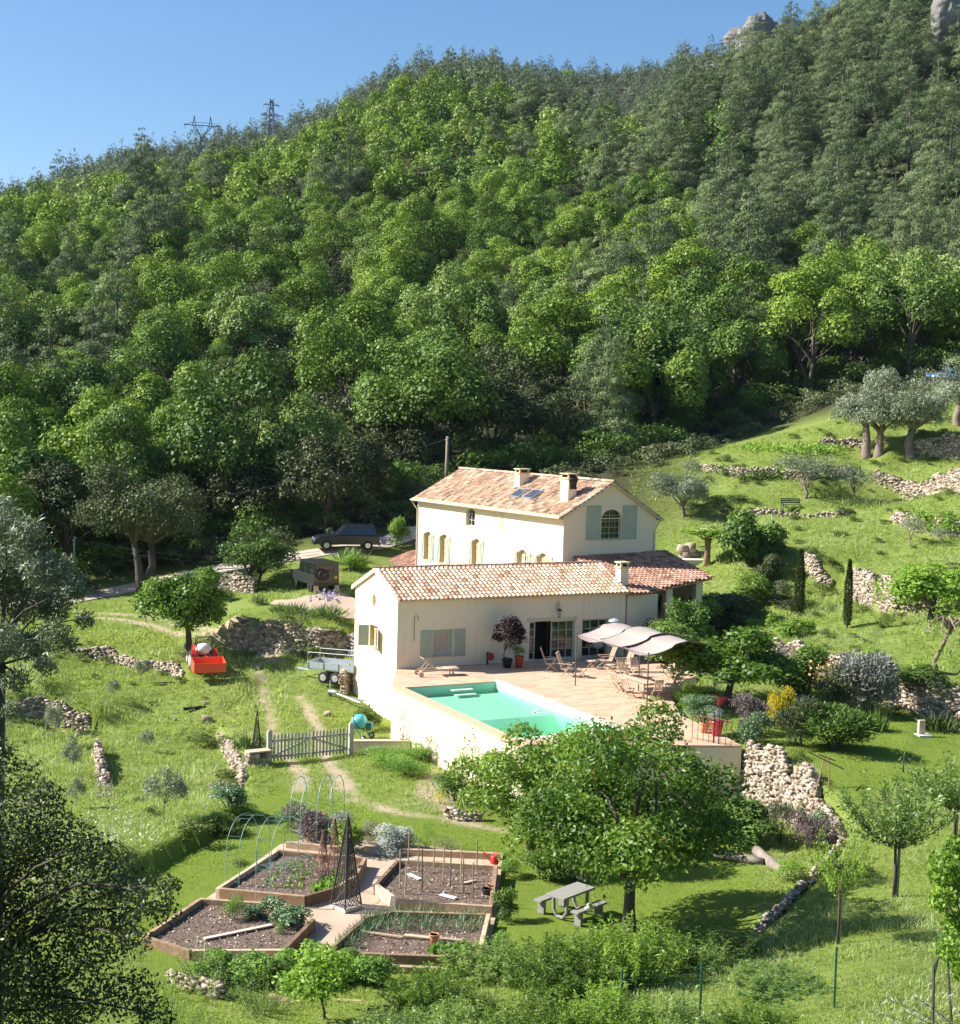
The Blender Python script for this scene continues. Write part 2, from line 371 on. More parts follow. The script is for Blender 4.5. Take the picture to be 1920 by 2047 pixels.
addwall('mid_wall', [(1700, 1150), (1740, 1190), (1790, 1205), (1850, 1200), (1935, 1200)], 1.5, 4)
addwall('stub_wall', [(1605, 1118), (1635, 1145), (1665, 1158)], 1.0, 3)
addwall('slope_wall', [(1785, 1030), (1830, 1048), (1880, 1058), (1940, 1056)], .9, 3)
addwall('upper_wall', [(1750, 945), (1800, 962), (1850, 975), (1940, 975)], 1.1, 4)
addwall('top_wall', [(1820, 895), (1870, 900), (1940, 900)], 1.5, 4)
addwall('low_terrace', [(1400, 930), (1480, 948), (1600, 950), (1700, 940)], .7, 3)
addwall('path_wall', [(1640, 885), (1700, 885), (1760, 885)], .7, 3)
addwall('bench_wall', [(1435, 1018), (1520, 1022), (1590, 1025), (1700, 1025)], .6, 3)
# ------------------------------------------------------------ ground sheet
def axis(lo, hi, d0, d1, step, grow=1.13):
    a = list(np.arange(d0, d1 + 1e-6, step)); s = step; x = d1
    while x < hi: s *= grow; x += s; a.append(min(x, hi + 50))
    s = step; x = d0; b = []
    while x > lo: s *= grow; x -= s; b.append(max(x, lo - 50))
    return np.array(sorted(set(b + a)))
xs = axis(-700, 700, -30, 40, .3, 1.06); ys = axis(-300, 1100, 33, 122, .3, 1.035)
GX, GY = np.meshgrid(xs, ys); PT = np.c_[GX.ravel(), GY.ravel()]
GZ = hgt(PT)
rg = np.random.default_rng(5)
bumpy = np.array([noise.noise(Vector((x * .9, y * .9, 0))) * .05 + noise.noise(Vector((x * .25, y * .25, 3))) * .08 if 30 < y < 140 else 0 for x, y in PT])
def flatmask(X):
    m = np.ones(len(X))
    p = [on_z(*q)[:2] for q in ((420, 1600, -2.4), (1010, 1640, -2.4), (1010, 2000, -2.4), (250, 2000, -2.4))]
    m[inpoly(X, p)] = .15; return m
GZ += bumpy * flatmask(PT)
nx, ny = len(xs), len(ys)
idx = (np.arange(ny - 1)[:, None] * nx + np.arange(nx - 1)[None]).ravel()
FQ = np.c_[idx, idx + 1, idx + nx + 1, idx + nx]
def track(pts, wd, soft=.25):
    pl = [G(*p) for p in pts]; d, *_ = pdist(PT, pl)
    wv = np.array([noise.noise(Vector((x * .8, y * .8, 7))) for x, y in PT[d < 3]]) * .45
    out = np.zeros(len(PT)); out[d < 3] = 1 - sstep(wd / 2 - soft, wd / 2 + soft, d[d < 3] + wv); return out
dirt = np.zeros(len(PT))
for pts, wd in (
 ([(560,1285),(515,1330),(530,1390),(545,1450),(570,1510),(590,1530),(605,1560),(600,1580)], .5),
 ([(600,1395),(615,1420),(640,1460),(640,1500),(660,1530),(690,1570),(720,1600),(800,1625),(900,1640),(1000,1660)], .55),
 ([(160,1232),(230,1238),(300,1250),(370,1270),(450,1275),(520,1290),(560,1320)], .55),
 ([(160,1222),(240,1228),(330,1240),(420,1258),(480,1272),(530,1300)], .5)):
    dirt = np.maximum(dirt, track(pts, wd))
patch = inpoly(PT, [G(*p)[:2] for p in ((830,1560),(900,1530),(950,1560),(935,1610),(880,1620),(835,1590))]); dirt = np.maximum(dirt, patch * .95)
dirt = np.maximum(dirt, inpoly(PT, [G(*p)[:2] for p in ((1560,1530),(1620,1520),(1640,1560),(1600,1570))]) * .8)
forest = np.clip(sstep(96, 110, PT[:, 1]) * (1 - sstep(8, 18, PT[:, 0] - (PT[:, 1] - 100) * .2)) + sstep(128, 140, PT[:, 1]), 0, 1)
lawnp = [G(*p)[:2] for p in ((250,1740),(440,1620),(560,1560),(700,1610),(900,1650),(1250,1600),(1500,1680),(1520,1860),(1300,1950),(1000,1960),(300,1960))]
lawn = inpoly(PT, lawnp).astype(float)
lawnp2 = [G(*p)[:2] for p in ((1420,1390),(1560,1420),(1800,1430),(1919,1470),(1919,1560),(1700,1600),(1560,1500))]
lawn = np.maximum(lawn, inpoly(PT, lawnp2))
def mat_ground():
    m, nt, b = newmat('grass_ground')
    n1 = noisen(nt, .25, 5, .6); n2 = noisen(nt, 3., 6, .7); n3 = noisen(nt, 14., 4, .7)
    mead = ramp(nt, n1, [(.3, (.12, .165, .022)), (.5, (.18, .235, .04)), (.7, (.25, .29, .09))])
    mead = mixc(nt, .5, mead, ramp(nt, n2, [(.3, (.08, .12, .02)), (.7, (.22, .26, .075))]))
    lw = ramp(nt, n2, [(.25, (.115, .175, .022)), (.75, (.19, .25, .035))])
    lw = mixc(nt, .45, lw, ramp(nt, n3, [(.3, (.06, .1, .015)), (.7, (.21, .26, .045))]))
    g = mixc(nt, attr(nt, 'lawn'), mead, lw)
    dc = ramp(nt, n3, [(.25, (.3, .22, .14)), (.6, (.48, .38, .27)), (.8, (.6, .5, .38))])
    df = mathn(nt, 'MULTIPLY', attr(nt, 'dirt'), mathn(nt, 'ADD', mathn(nt, 'MULTIPLY', n2, 1.6), .1), True)
    g = mixc(nt, df, g, dc)
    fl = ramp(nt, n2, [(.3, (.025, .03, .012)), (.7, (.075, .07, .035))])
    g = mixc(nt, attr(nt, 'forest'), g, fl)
    nt.links.new(g, b.inputs['Base Color']); b.inputs['Roughness'].default_value = .95; b.inputs['Specular IOR Level'].default_value = .1
    bump(nt, b, n3, .7, .06); return m
me = mk('ground', np.c_[PT, GZ], FQ, mat_ground(), True, tints=dict(dirt=dirt, forest=forest, lawn=lawn)); struct('ground', me)
# ------------------------------------------------------------ roads and paths (draped sheets)
def mat_gravel(name, c1, c2, sc=25):
    m, nt, b = newmat(name); n = noisen(nt, sc, 5, .8); n2 = noisen(nt, .6, 4)
    nt.links.new(mixc(nt, .4, ramp(nt, n, [(.3, c1), (.7, c2)]), ramp(nt, n2, [(.3, c1), (.7, c2)])), b.inputs['Base Color'])
    b.inputs['Roughness'].default_value = .95; bump(nt, b, n, .6, .03); return m
gravel = mat_gravel('pale_gravel', (.36, .26, .18), (.60, .46, .34), 30); roadm = mat_gravel('dusty_gravel', (.36, .29, .22), (.56, .47, .37), 12)
def ribbon(name, pts, wds, mat, lift=.05, Yfix=None):
    P = [G(*p) for p in pts]; V = []; n = 0; wv = []
    L = [0]
    for i in range(1, len(P)): L.append(L[-1] + np.linalg.norm(P[i][:2] - P[i - 1][:2]))
    N = int(L[-1] / .5) + 2; s = np.linspace(0, L[-1], N); X = np.interp(s, L, [p[0] for p in P]); Y = np.interp(s, L, [p[1] for p in P]); W = np.interp(s, L, wds)
    for _ in range(6): X[1:-1] = (X[:-2] + X[2:] + X[1:-1]) / 3; Y[1:-1] = (Y[:-2] + Y[2:] + Y[1:-1]) / 3
    dx = np.gradient(X); dy = np.gradient(Y); l = np.hypot(dx, dy); nxv, nyv = -dy / l, dx / l; K = 9; rows = []
    for i in range(N):
        e = .25 * noise.noise(Vector((s[i] * .7, 1, 0)))
        for k in range(K):
            t = (k / (K - 1) - .5) * (W[i] + e); rows.append((X[i] + nxv[i] * t, Y[i] + nyv[i] * t))
    rows = np.array(rows); z = hgt(rows) + lift
    z += np.array([noise.noise(Vector((x * .9, y * .9, 0))) * .05 + noise.noise(Vector((x * .25, y * .25, 3))) * .08 for x, y in rows])
    Fc = np.array([(i * K + k, i * K + k + 1, (i + 1) * K + k + 1, (i + 1) * K + k) for i in range(N - 1) for k in range(K - 1)])
    return struct(name, mk(name, np.c_[rows, z], Fc, mat, True))
ribbon('road', [(-40, 1215), (100, 1205), (200, 1187), (300, 1164), (400, 1146), (470, 1133), (540, 1120), (620, 1108), (700, 1098), (800, 1075), (900, 1040)], [2.3] * 11, roadm)
ribbon('driveway', [(545, 1203), (575, 1205), (600, 1206), (660, 1205), (720, 1204)], [1.6, 2.4, 3.4, 5, 6], gravel, .06)
ribbon('footpath', [(1240, 921), (1300, 906), (1350, 893), (1400, 881), (1450, 868), (1500, 857)], [.5, .9, 1.1, 1.1, .9, .5], mat_gravel('worn_path', (.20, .17, .11), (.40, .34, .25), 5))
# ------------------------------------------------------------ house materials
def mat_render():
    m, nt, b = newmat('cream_render'); n = noisen(nt, .5, 5, .6); n2 = noisen(nt, 9, 5, .7)
    c = mixc(nt, .35, ramp(nt, n, [(.3, (.78, .63, .46)), (.7, (.85, .71, .53))]), ramp(nt, n2, [(.3, (.76, .61, .44)), (.7, (.87, .74, .56))]))
    tc = nt.nodes.new('ShaderNodeTexCoord'); mp = nt.nodes.new('ShaderNodeMapping'); mp.inputs['Scale'].default_value = (3.2, 3.2, .22); nt.links.new(tc.outputs['Object'], mp.inputs[0]); st = noisen(nt, 1.3, 5, .7, vec=mp.outputs[0])
    c = mixc(nt, ramp(nt, st, [(.55, (0, 0, 0)), (.8, (.5, .5, .5))]), c, (.50, .40, .27))
    nt.links.new(c, b.inputs['Base Color']); b.inputs['Roughness'].default_value = .95; b.inputs['Specular IOR Level'].default_value = .2; bump(nt, b, n2, .4, .015); return m
render_m = mat_render()
stone_trim = plain('ochre_trim', (.62, .47, .30), .9, 0, .12, 3, .01)
tile_new = tintmat('roof_tile_clay', [(0, (.32, .16, .10)), (.25, (.54, .31, .20)), (.6, (.68, .46, .32)), (1, (.80, .63, .48))], .8, 9, .22)
tile_old = tintmat('roof_tile_old', [(0, (.13, .11, .08)), (.25, (.32, .21, .14)), (.5, (.50, .31, .20)), (.75, (.60, .42, .29)), (1, (.74, .59, .44))], .85, 7, .45)
tile_dark = tintmat('roof_tile_weathered', [(0, (.16, .085, .06)), (.5, (.36, .19, .13)), (1, (.54, .34, .24))], .85, 7, .35)
shut_m = plain('sage_paint', (.38, .41, .32), .6, 0, .1, 5)
tan_m = plain('tan_paint', (.52, .38, .17), .7, 0, .1, 5)
white_m = plain('white_paint', (.72, .72, .70), .5)
frame_m = plain('grey_green_frame', (.45, .48, .42), .55)
def mat_glass(name, c=(.015, .02, .018)):
    m, nt, b = newmat(name); b.inputs['Base Color'].default_value = (*c, 1); b.inputs['Roughness'].default_value = .06; b.inputs['Specular IOR Level'].default_value = .8
    bump(nt, b, noisen(nt, 1.5, 2), .15, .02); return m
glass_m = mat_glass('window_glass')
iron_m = plain('wrought_iron', (.035, .03, .028), .5, .6)
def opening_wall(mb, fmap, u0, u1, v0, v1, holes, dep=.28):
    """rectangular wall u0..u1 x v0..v1 with holes (a,b,c,d,kind[,rise]); reveals go in by dep"""
    us = sorted({u0, u1, *[h[0] for h in holes], *[h[1] for h in holes]}); vs = sorted({v0, v1, *[h[2] for h in holes], *[h[3] for h in holes]})
    for i in range(len(us) - 1):
        for j in range(len(vs) - 1):
            cu, cv = (us[i] + us[i + 1]) / 2, (vs[j] + vs[j + 1]) / 2
            if any(h[0] < cu < h[1] and h[2] < cv < h[3] for h in holes): continue
            mb.add([fmap(us[i], vs[j], 0), fmap(us[i + 1], vs[j], 0), fmap(us[i + 1], vs[j + 1], 0), fmap(us[i], vs[j + 1], 0)], [(0, 1, 2, 3)])
    for h in holes:
        a, b, c, d = h[:4]; kind = h[4]; cu, cv = (a + b) / 2, (c + d) / 2; hw, hh = (b - a) / 2, (d - c) / 2
        th = sorted(set([2 * math.pi * k / 40 for k in range(40)] + [math.atan2(sy * hh, sx * hw) % (2 * math.pi) for sx in (-1, 1) for sy in (-1, 1)]))
        rise = h[5] if len(h) > 5 else .2
        Rr = (hw * hw + rise * rise) / (2 * rise); zc = hh - Rr
        In = []; Out = []
        for t in th:
            dx, dy = math.cos(t), math.sin(t); tr = min(hw / abs(dx) if abs(dx) > 1e-9 else 1e9, hh / abs(dy) if abs(dy) > 1e-9 else 1e9)
            ts = tr
            if kind == 'round': ts = 1 / math.hypot(dx / hw, dy / hh)
            elif kind == 'arch' and dy > 0:
                B_ = -2 * dy * zc; C_ = zc * zc - Rr * Rr; D_ = B_ * B_ - 4 * C_
                ts = min(tr, (-B_ + math.sqrt(D_)) / 2)
            Out.append((cu + dx * tr, cv + dy * tr)); In.append((cu + dx * ts, cv + dy * ts))
        n = len(th)
        for k in range(n):
            k2 = (k + 1) % n
            if abs(Out[k][0] - In[k][0]) + abs(Out[k][1] - In[k][1]) + abs(Out[k2][0] - In[k2][0]) + abs(Out[k2][1] - In[k2][1]) > 1e-5:
                mb.add([fmap(*In[k], 0), fmap(*Out[k], 0), fmap(*Out[k2], 0), fmap(*In[k2], 0)], [(0, 1, 2, 3)])
            mb.add([fmap(*In[k], 0), fmap(*In[k2], 0), fmap(*In[k2], dep), fmap(*In[k], dep)], [(0, 1, 2, 3)])
        # hole sits behind: remember
def bars(mb, fm, a, b, c, d, nu, nv, wd, dep, th=.03, edge=None):
    """frame plus glazing bars as thin boxes in wall coords"""
    def bx(p, q, r_, s_):
        V = [fm(p, r_, dep), fm(q, r_, dep), fm(q, s_, dep), fm(p, s_, dep), fm(p, r_, dep + th), fm(q, r_, dep + th), fm(q, s_, dep + th), fm(p, s_, dep + th)]
        mb.add(V, [(0, 1, 2, 3), (7, 6, 5, 4), (0, 4, 5, 1), (1, 5, 6, 2), (2, 6, 7, 3), (3, 7, 4, 0)])
    e = edge or wd * 1.8
    bx(a, a + e, c, d); bx(b - e, b, c, d); bx(a + e, b - e, c, c + e); bx(a + e, b - e, d - e, d)
    for k in range(1, nu): u = a + (b - a) * k / nu; bx(u - wd / 2, u + wd / 2, c + e, d - e)
    for k in range(1, nv): v = c + (d - c) * k / nv; bx(a + e, b - e, v - wd / 2 + .002, v + wd / 2 - .002)
def window(root, fm, a, b, c, d, nu, nv, dep=.18, grille=False, fmat=None, name='window', sill=True, bw=.035):
    mb = MB(); bars(mb, fm, a, b, c, d, nu, nv, bw, dep)
    f = ob(name, mb, fmat or white_m, root)
    g = MB(); g.add([fm(a, c, dep + .04), fm(b, c, dep + .04), fm(b, d, dep + .04), fm(a, d, dep + .04)], [(0, 1, 2, 3)])
    ob('pane', g, glass_m, f)
    if grille:
        gm = MB()
        for k in range(1, 6): u = a + (b - a) * k / 6; gm.tube([fm(u, c, .06), fm(u, d, .06)], .009, 4)
        for v in (c + .2, (c + d) / 2, d - .25): gm.tube([fm(a, v, .06), fm(b, v, .06)], .009, 4)
        ob('grille', gm, iron_m, f)
    if sill:
        s_ = MB(); V = [fm(a - .06, c - .07, -.05), fm(b + .06, c - .07, -.05), fm(b + .06, c - .003, -.05), fm(a - .06, c - .003, -.05), fm(a - .06, c - .07, -.003), fm(b + .06, c - .07, -.003), fm(b + .06, c - .003, -.003), fm(a - .06, c - .003, -.003)]
        s_.add(V, [(0, 1, 2, 3), (7, 6, 5, 4), (0, 4, 5, 1), (1, 5, 6, 2), (2, 6, 7, 3), (3, 7, 4, 0)]); ob('sill', s_, stone_trim, f)
    return f
def shutter(root, fm, a, b, c, d, z_left, mat=None, ang=0, hinge=None):
    """board shutter with Z bracing; flat on the wall, or opened by ang about its hinge side"""
    mb = MB()
    def T(u, v, dp):
        if ang and hinge is not None:
            s = abs(u - hinge); sg = 1 if (a + b) / 2 > hinge else -1
            return fm(hinge + sg * s * math.cos(ang), v, -.03 - s * math.sin(ang) + dp * .8)
        return fm(u, v, dp)
    def bx(p, q, r_, s_, d0, d1):
        V = [T(p, r_, d0), T(q, r_, d0), T(q, s_, d0), T(p, s_, d0), T(p, r_, d1), T(q, r_, d1), T(q, s_, d1), T(p, s_, d1)]
        mb.add(V, [(0, 1, 2, 3), (7, 6, 5, 4), (0, 4, 5, 1), (1, 5, 6, 2), (2, 6, 7, 3), (3, 7, 4, 0)])
    n = max(3, int((b - a) / .11))
    for k in range(n): bx(a + (b - a) * k / n + .003, a + (b - a) * (k + 1) / n - .003, c, d, -.04, -.012)
    bx(a + .02, b - .02, c + .12, c + .22, -.062, -.042); bx(a + .02, b - .02, d - .22, d - .12, -.062, -.042)
    p, q = (a + .05, b - .05) if z_left else (b - .05, a + .05)
    V = []
    for dd in (-.061, -.042):
        V += [T(p, c + .23, dd), T(p + (.09 if p < q else -.09), c + .23, dd), T(q, d - .23, dd), T(q - (.09 if p < q else -.09), d - .23, dd)]
    mb.add(V, [(0, 1, 2, 3), (7, 6, 5, 4), (0, 4, 5, 1), (1, 5, 6, 2), (2, 6, 7, 3), (3, 7, 4, 0)])
    return ob('shutter', mb, mat or shut_m, root)
def tile_roof(root, org, ud, vd, W, Ls, mat, seed, cw=.26, rl=.36, name='roof', clip=None, thick=.10):
    """org = lower corner on the slope plane; ud along eave; vd up the slope (unit vectors)"""
    rng = random.Random(seed); ud = Vector(ud); vd = Vector(vd); n = ud.cross(vd).normalized(); org = Vector(org)
    if n.z < 0: n = -n
    mb = MB(); nc = int(round(W / cw)); nr = int(math.ceil(Ls / rl)); cw = W / nc; rl = Ls / nr
    for c in range(nc):
        for r in range(nr):
            u0 = (c + .5) * cw + rng.uniform(-.008, .008); v0 = r * rl
            if clip and not clip(u0, v0 + rl / 2): continue
            t = min(1, max(0, rng.gauss(.55, .24))); V = []; K = 5
            sk_ = rng.uniform(-.012, .012)
            for vv, rad, lift in ((v0 - .05, cw * .40, .055), (v0 + rl, cw * .33, .02)):
                for k in range(K + 1):
                    a = math.pi * k / K; V.append(org + ud * (u0 + sk_ * (vv - v0) + rad * math.cos(a)) + vd * vv + n * (lift + rad * .75 * math.sin(a)))
            Fs = [(k, k + 1, K + 2 + k, K + 1 + k) for k in range(K)] + [tuple(range(K + 1))]
            mb.add(V, Fs, t)
            t2 = min(1, max(0, rng.gauss(.35, .2)))       # channel tile between
            u1 = (c + 1) * cw
            if c < nc - 1:
                mb.add([org + ud * (u1 - cw * .3) + vd * (v0 - .03) + n * .045, org + ud * u1 + vd * (v0 - .03) + n * .02, org + ud * (u1 + cw * .3) + vd * (v0 - .03) + n * .045,
                        org + ud * (u1 - cw * .3) + vd * (v0 + rl) + n * .02, org + ud * u1 + vd * (v0 + rl) + n * .008, org + ud * (u1 + cw * .3) + vd * (v0 + rl) + n * .02], [(0, 1, 4, 3), (1, 2, 5, 4)], t2)
    o = ob(name, mb, mat, root, smooth=False)
    if clip is None:
        s = MB(); V = [org + ud * a + vd * b - n * cc for cc in (0, thick) for a, b in ((0, 0), (W, 0), (W, Ls), (0, Ls))]
        s.add(V, [(0, 1, 2, 3), (7, 6, 5, 4), (0, 4, 5, 1), (1, 5, 6, 2), (2, 6, 7, 3), (3, 7, 4, 0)]); ob('roof_deck', s, stone_trim, o)
    return o
def ridge_caps(root, p, q, mat, seed, r=.13):
    rng = random.Random(seed); p = Vector(p); q = Vector(q); L = (q - p).length; d = (q - p) / L; n = int(L / .38); mb = MB(); side = d.cross(Vector((0, 0, 1)))
    for k in range(n):
        a0 = p + d * (L * k / n - .02); a1 = p + d * (L * (k + 1) / n + .02); V = []
        for o_, rr in ((a0, r * .9), (a1, r * 1.08)):
            for j in range(7):
                a = math.pi * j / 6; V.append(o_ + side * rr * math.cos(a) + Vector((0, 0, rr * .8 * math.sin(a) + .04)))
        mb.add(V, [(j, j + 1, 8 + j, 7 + j) for j in range(6)], min(1, max(0, rng.gauss(.6, .2))))
    return ob('ridge_tiles', mb, mat, root)
# ============================================================ MAIN HOUSE
MH = thing('farmhouse', 'tall cream farmhouse with old clay tile roof and two chimneys behind the low annexe', 'house', MN, PSI)
W_, S_, ZL, ZR, RG = 6.9, 17.3, 7.25, 7.1, 9.14
mb = MB()
fmL = lambda u, v, d=0: (d, u, v)       # left long wall: u = b, depth goes +x
fmG = lambda u, v, d=0: (u, d, v)       # gable wall facing the terrace
wins = [(15.35, 16.2, 3.1, 5.05, 'arch', .18), (13.2, 14.05, 3.1, 5.05, 'arch', .18), (9.1, 10.0, 3.1, 5.1, 'arch', .2), (3.75, 4.75, 3.1, 4.9, 'arch', .25), (1.5, 2.6, 3.1, 4.9, 'arch', .25), (9.75, 10.9, 5.85, 7.0, 'arch', .28)]
opening_wall(mb, fmL, 0, S_, -1, ZL, wins, .3)
opening_wall(mb, fmG, 0, W_, -1, ZR, [(2.75, 4.25, 5.82, 7.0, 'rect')] and [(2.75, 4.25, 5.82, 7.05, 'rect')], .35)
# arched head of the gable window continues in the triangular part
cx = 3.5
gp = [(0, ZR), (0, ZL)]
V = []
top = lambda u: ZL + (RG - ZL) * u / (W_ / 2) if u < W_ / 2 else RG + (ZR - RG) * (u - W_ / 2) / (W_ / 2)
N_ = 40; us_ = [W_ * k / N_ for k in range(N_ + 1)] + [2.75, 4.25]; us_ = sorted(set(us_))
def lowv(u): return 7.05 + .55 * math.sqrt(max(0, 1 - ((u - cx) / .75) ** 2)) if 2.75 < u < 4.25 else ZR
us_ = sorted(set(us_ + [2.75 + 1.5 * k / 14 for k in range(15)]))
for i in range(len(us_) - 1):
    a, b = us_[i], us_[i + 1]; la, lb = lowv(a), lowv(b)
    if a >= 2.75 - 1e-6 and b <= 4.25 + 1e-6:
        la = max(la, 7.05); lb = max(lb, 7.05)
        mb.add([fmG(a, la, 0), fmG(b, lb, 0), fmG(b, lb, .35), fmG(a, la, .35)], [(0, 1, 2, 3)])
    mb.add([fmG(a, la), fmG(b, lb), fmG(b, max(top(b), lb + .001)), fmG(a, max(top(a), la + .001))], [(0, 1, 2, 3)])
mb.add([(2.75, 0, ZR), (2.75, 0, 7.05), (2.75, .0, 7.05)], [(0, 1, 2)])
# far walls, closed volume
mb.add([(W_, 0, -1), (W_, S_, -1), (W_, S_, ZR), (W_, 0, ZR)], [(0, 1, 2, 3)])
mb.add([(0, S_, -1), (W_, S_, -1), (W_, S_, ZR), (W_ / 2, S_, RG), (0, S_, ZL)], [(0, 1, 2, 3, 4)])
ob('wall', mb, render_m, MH)
ang = math.atan2(RG - ZL, W_ / 2); ang2 = math.atan2(RG - ZR, W_ / 2)
ov = .38
eL = Vector((-ov * math.cos(ang), -.22, ZL - ov * math.sin(ang) + .06)); LsL = (W_ / 2) / math.cos(ang) + ov
tile_roof(MH, eL, (0, 1, 0), (math.cos(ang), 0, math.sin(ang)), S_ + .4, LsL, tile_old, 3)
LsR = (W_ / 2) / math.cos(ang2) + ov
tile_roof(MH, (W_ + ov * math.cos(ang2), -.22, ZR - ov * math.sin(ang2) + .06), (0, 1, 0), (-math.cos(ang2), 0, math.sin(ang2)), S_ + .4, LsR, tile_old, 4)
ridge_caps(MH, (W_ / 2, -.22, RG + .1), (W_ / 2, S_ + .2, RG + .1), tile_old, 5)
mb = MB()
mb.box((-.20, S_ / 2, ZL - .02), (.34, S_ + .1, .10)); mb.box((-.12, S_ / 2, ZL - .13), (.2, S_ + .06, .10)); ob('cornice', mb, stone_trim, MH)
mb = MB(); mb.tube([(-.44, -.2, ZL - .1), (-.44, S_ + .2, ZL - .13)], .07, 8); mb.tube([(-.44, S_ + .1, ZL - .15), (-.2, S_ + .1, ZL - .5), (-.06, S_ - .1, ZL - .8), (-.06, S_ - .1, .5)], .045, 6)
mb.tube([(-.44, 6.6, ZL - .12), (-.1, 6.6, ZL - .35), (-.06, 6.6, ZL - 1.5)], .035, 6); mb.tube([(W_ + .4, -.2, ZR - .14), (W_ + .4, S_, ZR - .16)], .07, 8)
mb.tube([(W_ + .4, .1, ZR - .16), (W_ + .1, .1, ZR - .6), (W_ - .15, -.06, ZR - .9), (W_ - .15, -.06, 4.6)], .04, 6)
ob('gutter', mb, plain('zinc_gutter', (.55, .46, .34), .6), MH)
def chimney(root, x, y, z0, h, w_, d_, ztop, label=None, pot=False, rz=0):
    m = MB(); m.box((x, y, (z0 + ztop) / 2), (w_, d_, ztop - z0), rz)
    c = ob('chimney', m, render_m, root)
    m = MB(); m.box((x, y, ztop + .04), (w_ + .14, d_ + .14, .08), rz)
    for sx in (-1, 1):
        for sy in (-1, 1): m.box((x + sx * (w_ / 2 - .06), y + sy * (d_ / 2 - .06), ztop + .17), (.1, .1, .18), rz)
    m.box((x, y, ztop + .30), (w_ + .12, d_ + .12, .07), rz); ob('chimney_cap', m, stone_trim, c)
    m = MB(); m.box((x, y, ztop + .16), (w_ - .2, d_ - .2, .17), rz); ob('flue', m, black_metal, c)
    return c
chimney(MH, 2.4, 8.1, 8.2, 0, .75, .55, 9.35)
c = chimney(MH, 1.45, 1.65, 7.6, 0, .62, .8, 9.35)
m = MB(); m.ball((1.5, 1.25, 9.3), .28, (1, .9, 1.1)); m.box((1.5, 1.235, 9.0), (.45, .05, .5)); ob('soot_cowl', m, plain('soot', (.03, .025, .022), .9), c, True)
def rz_(x): return ZL + (RG - ZL) * x / (W_ / 2)
for (x0, x1, y0, y1) in ((.95, 1.85, 6.2, 7.25), (.95, 1.85, 4.75, 5.8)):
    m = MB(); n_ = Vector((-math.sin(ang), 0, math.cos(ang)))
    P = [Vector((x, y, rz_(x) + .06)) for x, y in ((x0, y0), (x1, y0), (x1, y1), (x0, y1))]
    V = [p + n_ * .19 for p in P] + [p for p in P]
    m.add(V, [(0, 1, 2, 3), (0, 4, 5, 1), (1, 5, 6, 2), (2, 6, 7, 3), (3, 7, 4, 0)]); f = ob('skylight', m, plain('skylight_frame', (.25, .27, .3), .4), MH)
    g = MB(); cc = sum(P, Vector()) / 4; g.add([cc + (p - cc) * .86 + n_ * .2 for p in P], [(0, 1, 2, 3)]); ob('pane', g, mat_glass('skylight_glass', (.05, .06, .07)), f)
for i, h in enumerate(wins):
    a, b, c, d = h[:4]
    if i == 5: f = window(MH, fmL, a, b, c, d, 3, 3, .2, True); continue
    f = window(MH, fmL, a, b, c, d, 2, 5, .2, False)
    # tan inner jamb boards seen inside the reveal
    for s in (0, 1):
        hg = a if s == 0 else b; wd = (b - a) / 2
        if s == 0: shutter(MH, fmL, a - wd, a, c, d - .1, True, shut_m)
        else: shutter(MH, fmL, b, b + wd, c, d - .1, False, shut_m)
for i, h in enumerate(wins[:5]):
    a, b, c, d = h[:4]; m = MB()
    m.box((.13, b - .012, (c + d - .1) / 2), (.24, .02, d - c - .2)); 
    if i in (0, 4): m.box((.22, (a + b) / 2 + .06, (c + d - .1) / 2), (.03, (b - a) * .78, d - c - .12))
    else: m.box((.22, b - .24, (c + d - .1) / 2), (.03, .42, d - c - .12))
    ob('inner_shutter', m, tan_m, MH, label='tan inner shutter in the arched window')
# gable window
f = window(MH, fmG, 2.75, 4.25, 5.82, 7.6, 4, 5, .22, True, frame_m)
shutter(MH, fmG, 1.62, 2.7, 5.8, 7.85, True); shutter(MH, fmG, 4.3, 5.4, 5.8, 7.85, False)
# low wing behind the far corner
WG = MB(); WG.box((.9, S_ + 1.6, .0), (5.0, 4.6, 3.6)); ob('rear_wing_wall', WG, render_m, MH)
tile_roof(MH, (-2.1, S_ - 1.1, 1.85), (0, 1, 0), (math.cos(.30), 0, math.sin(.30)), 5.2, 4.4, tile_dark, 8, name='rear_wing_roof')
tile_roof(MH, (6.2, S_ - 1.1, 1.85), (0, 1, 0), (-math.cos(.30), 0, math.sin(.30)), 5.2, 4.4, tile_dark, 9, name='rear_wing_roof')
# ============================================================ ANNEXE
AN = thing('annexe', 'long low cream annexe with a pink clay tile roof facing the pool terrace', 'house', O, PHI)
Wd, HE, HR, LA = 5.74, 3.556, 4.72, 13.63
fmF = lambda u, v, d=0: (u, d, v); fmS = lambda u, v, d=0: (d, u, v)
mb = MB()
fh = [(2.0, 3.15, .55, 1.92, 'rect'), (7.65, 10.45, 0.02, 2.1, 'rect'), (10.9, 12.6, 0.02, 2.1, 'rect')]
opening_wall(mb, fmF, 0, LA, -.4, HE, fh, .3)
gh = [(2.75, 3.4, 2.75, 3.45, 'round')]
opening_wall(mb, fmS, 0, Wd, -4.2, HE, [(2.5, 3.6, .65, 1.8, 'rect'), (2.85, 3.35, 2.75, 3.45, 'round')], .3)
mb.add([(0, 0, HE), (0, Wd, HE), (0, Wd / 2, HR)], [(0, 1, 2)])
mb.add([(0, 0, -.4), (0, 0, -4.2), (.5, 0, -4.2), (.5, 0, -.4)], [(0, 1, 2, 3)])
mb.add([(LA, 0, -.4), (LA, Wd, -.4), (LA, Wd, HE), (LA, Wd / 2, HR), (LA, 0, HE)], [(0, 1, 2, 3, 4)])
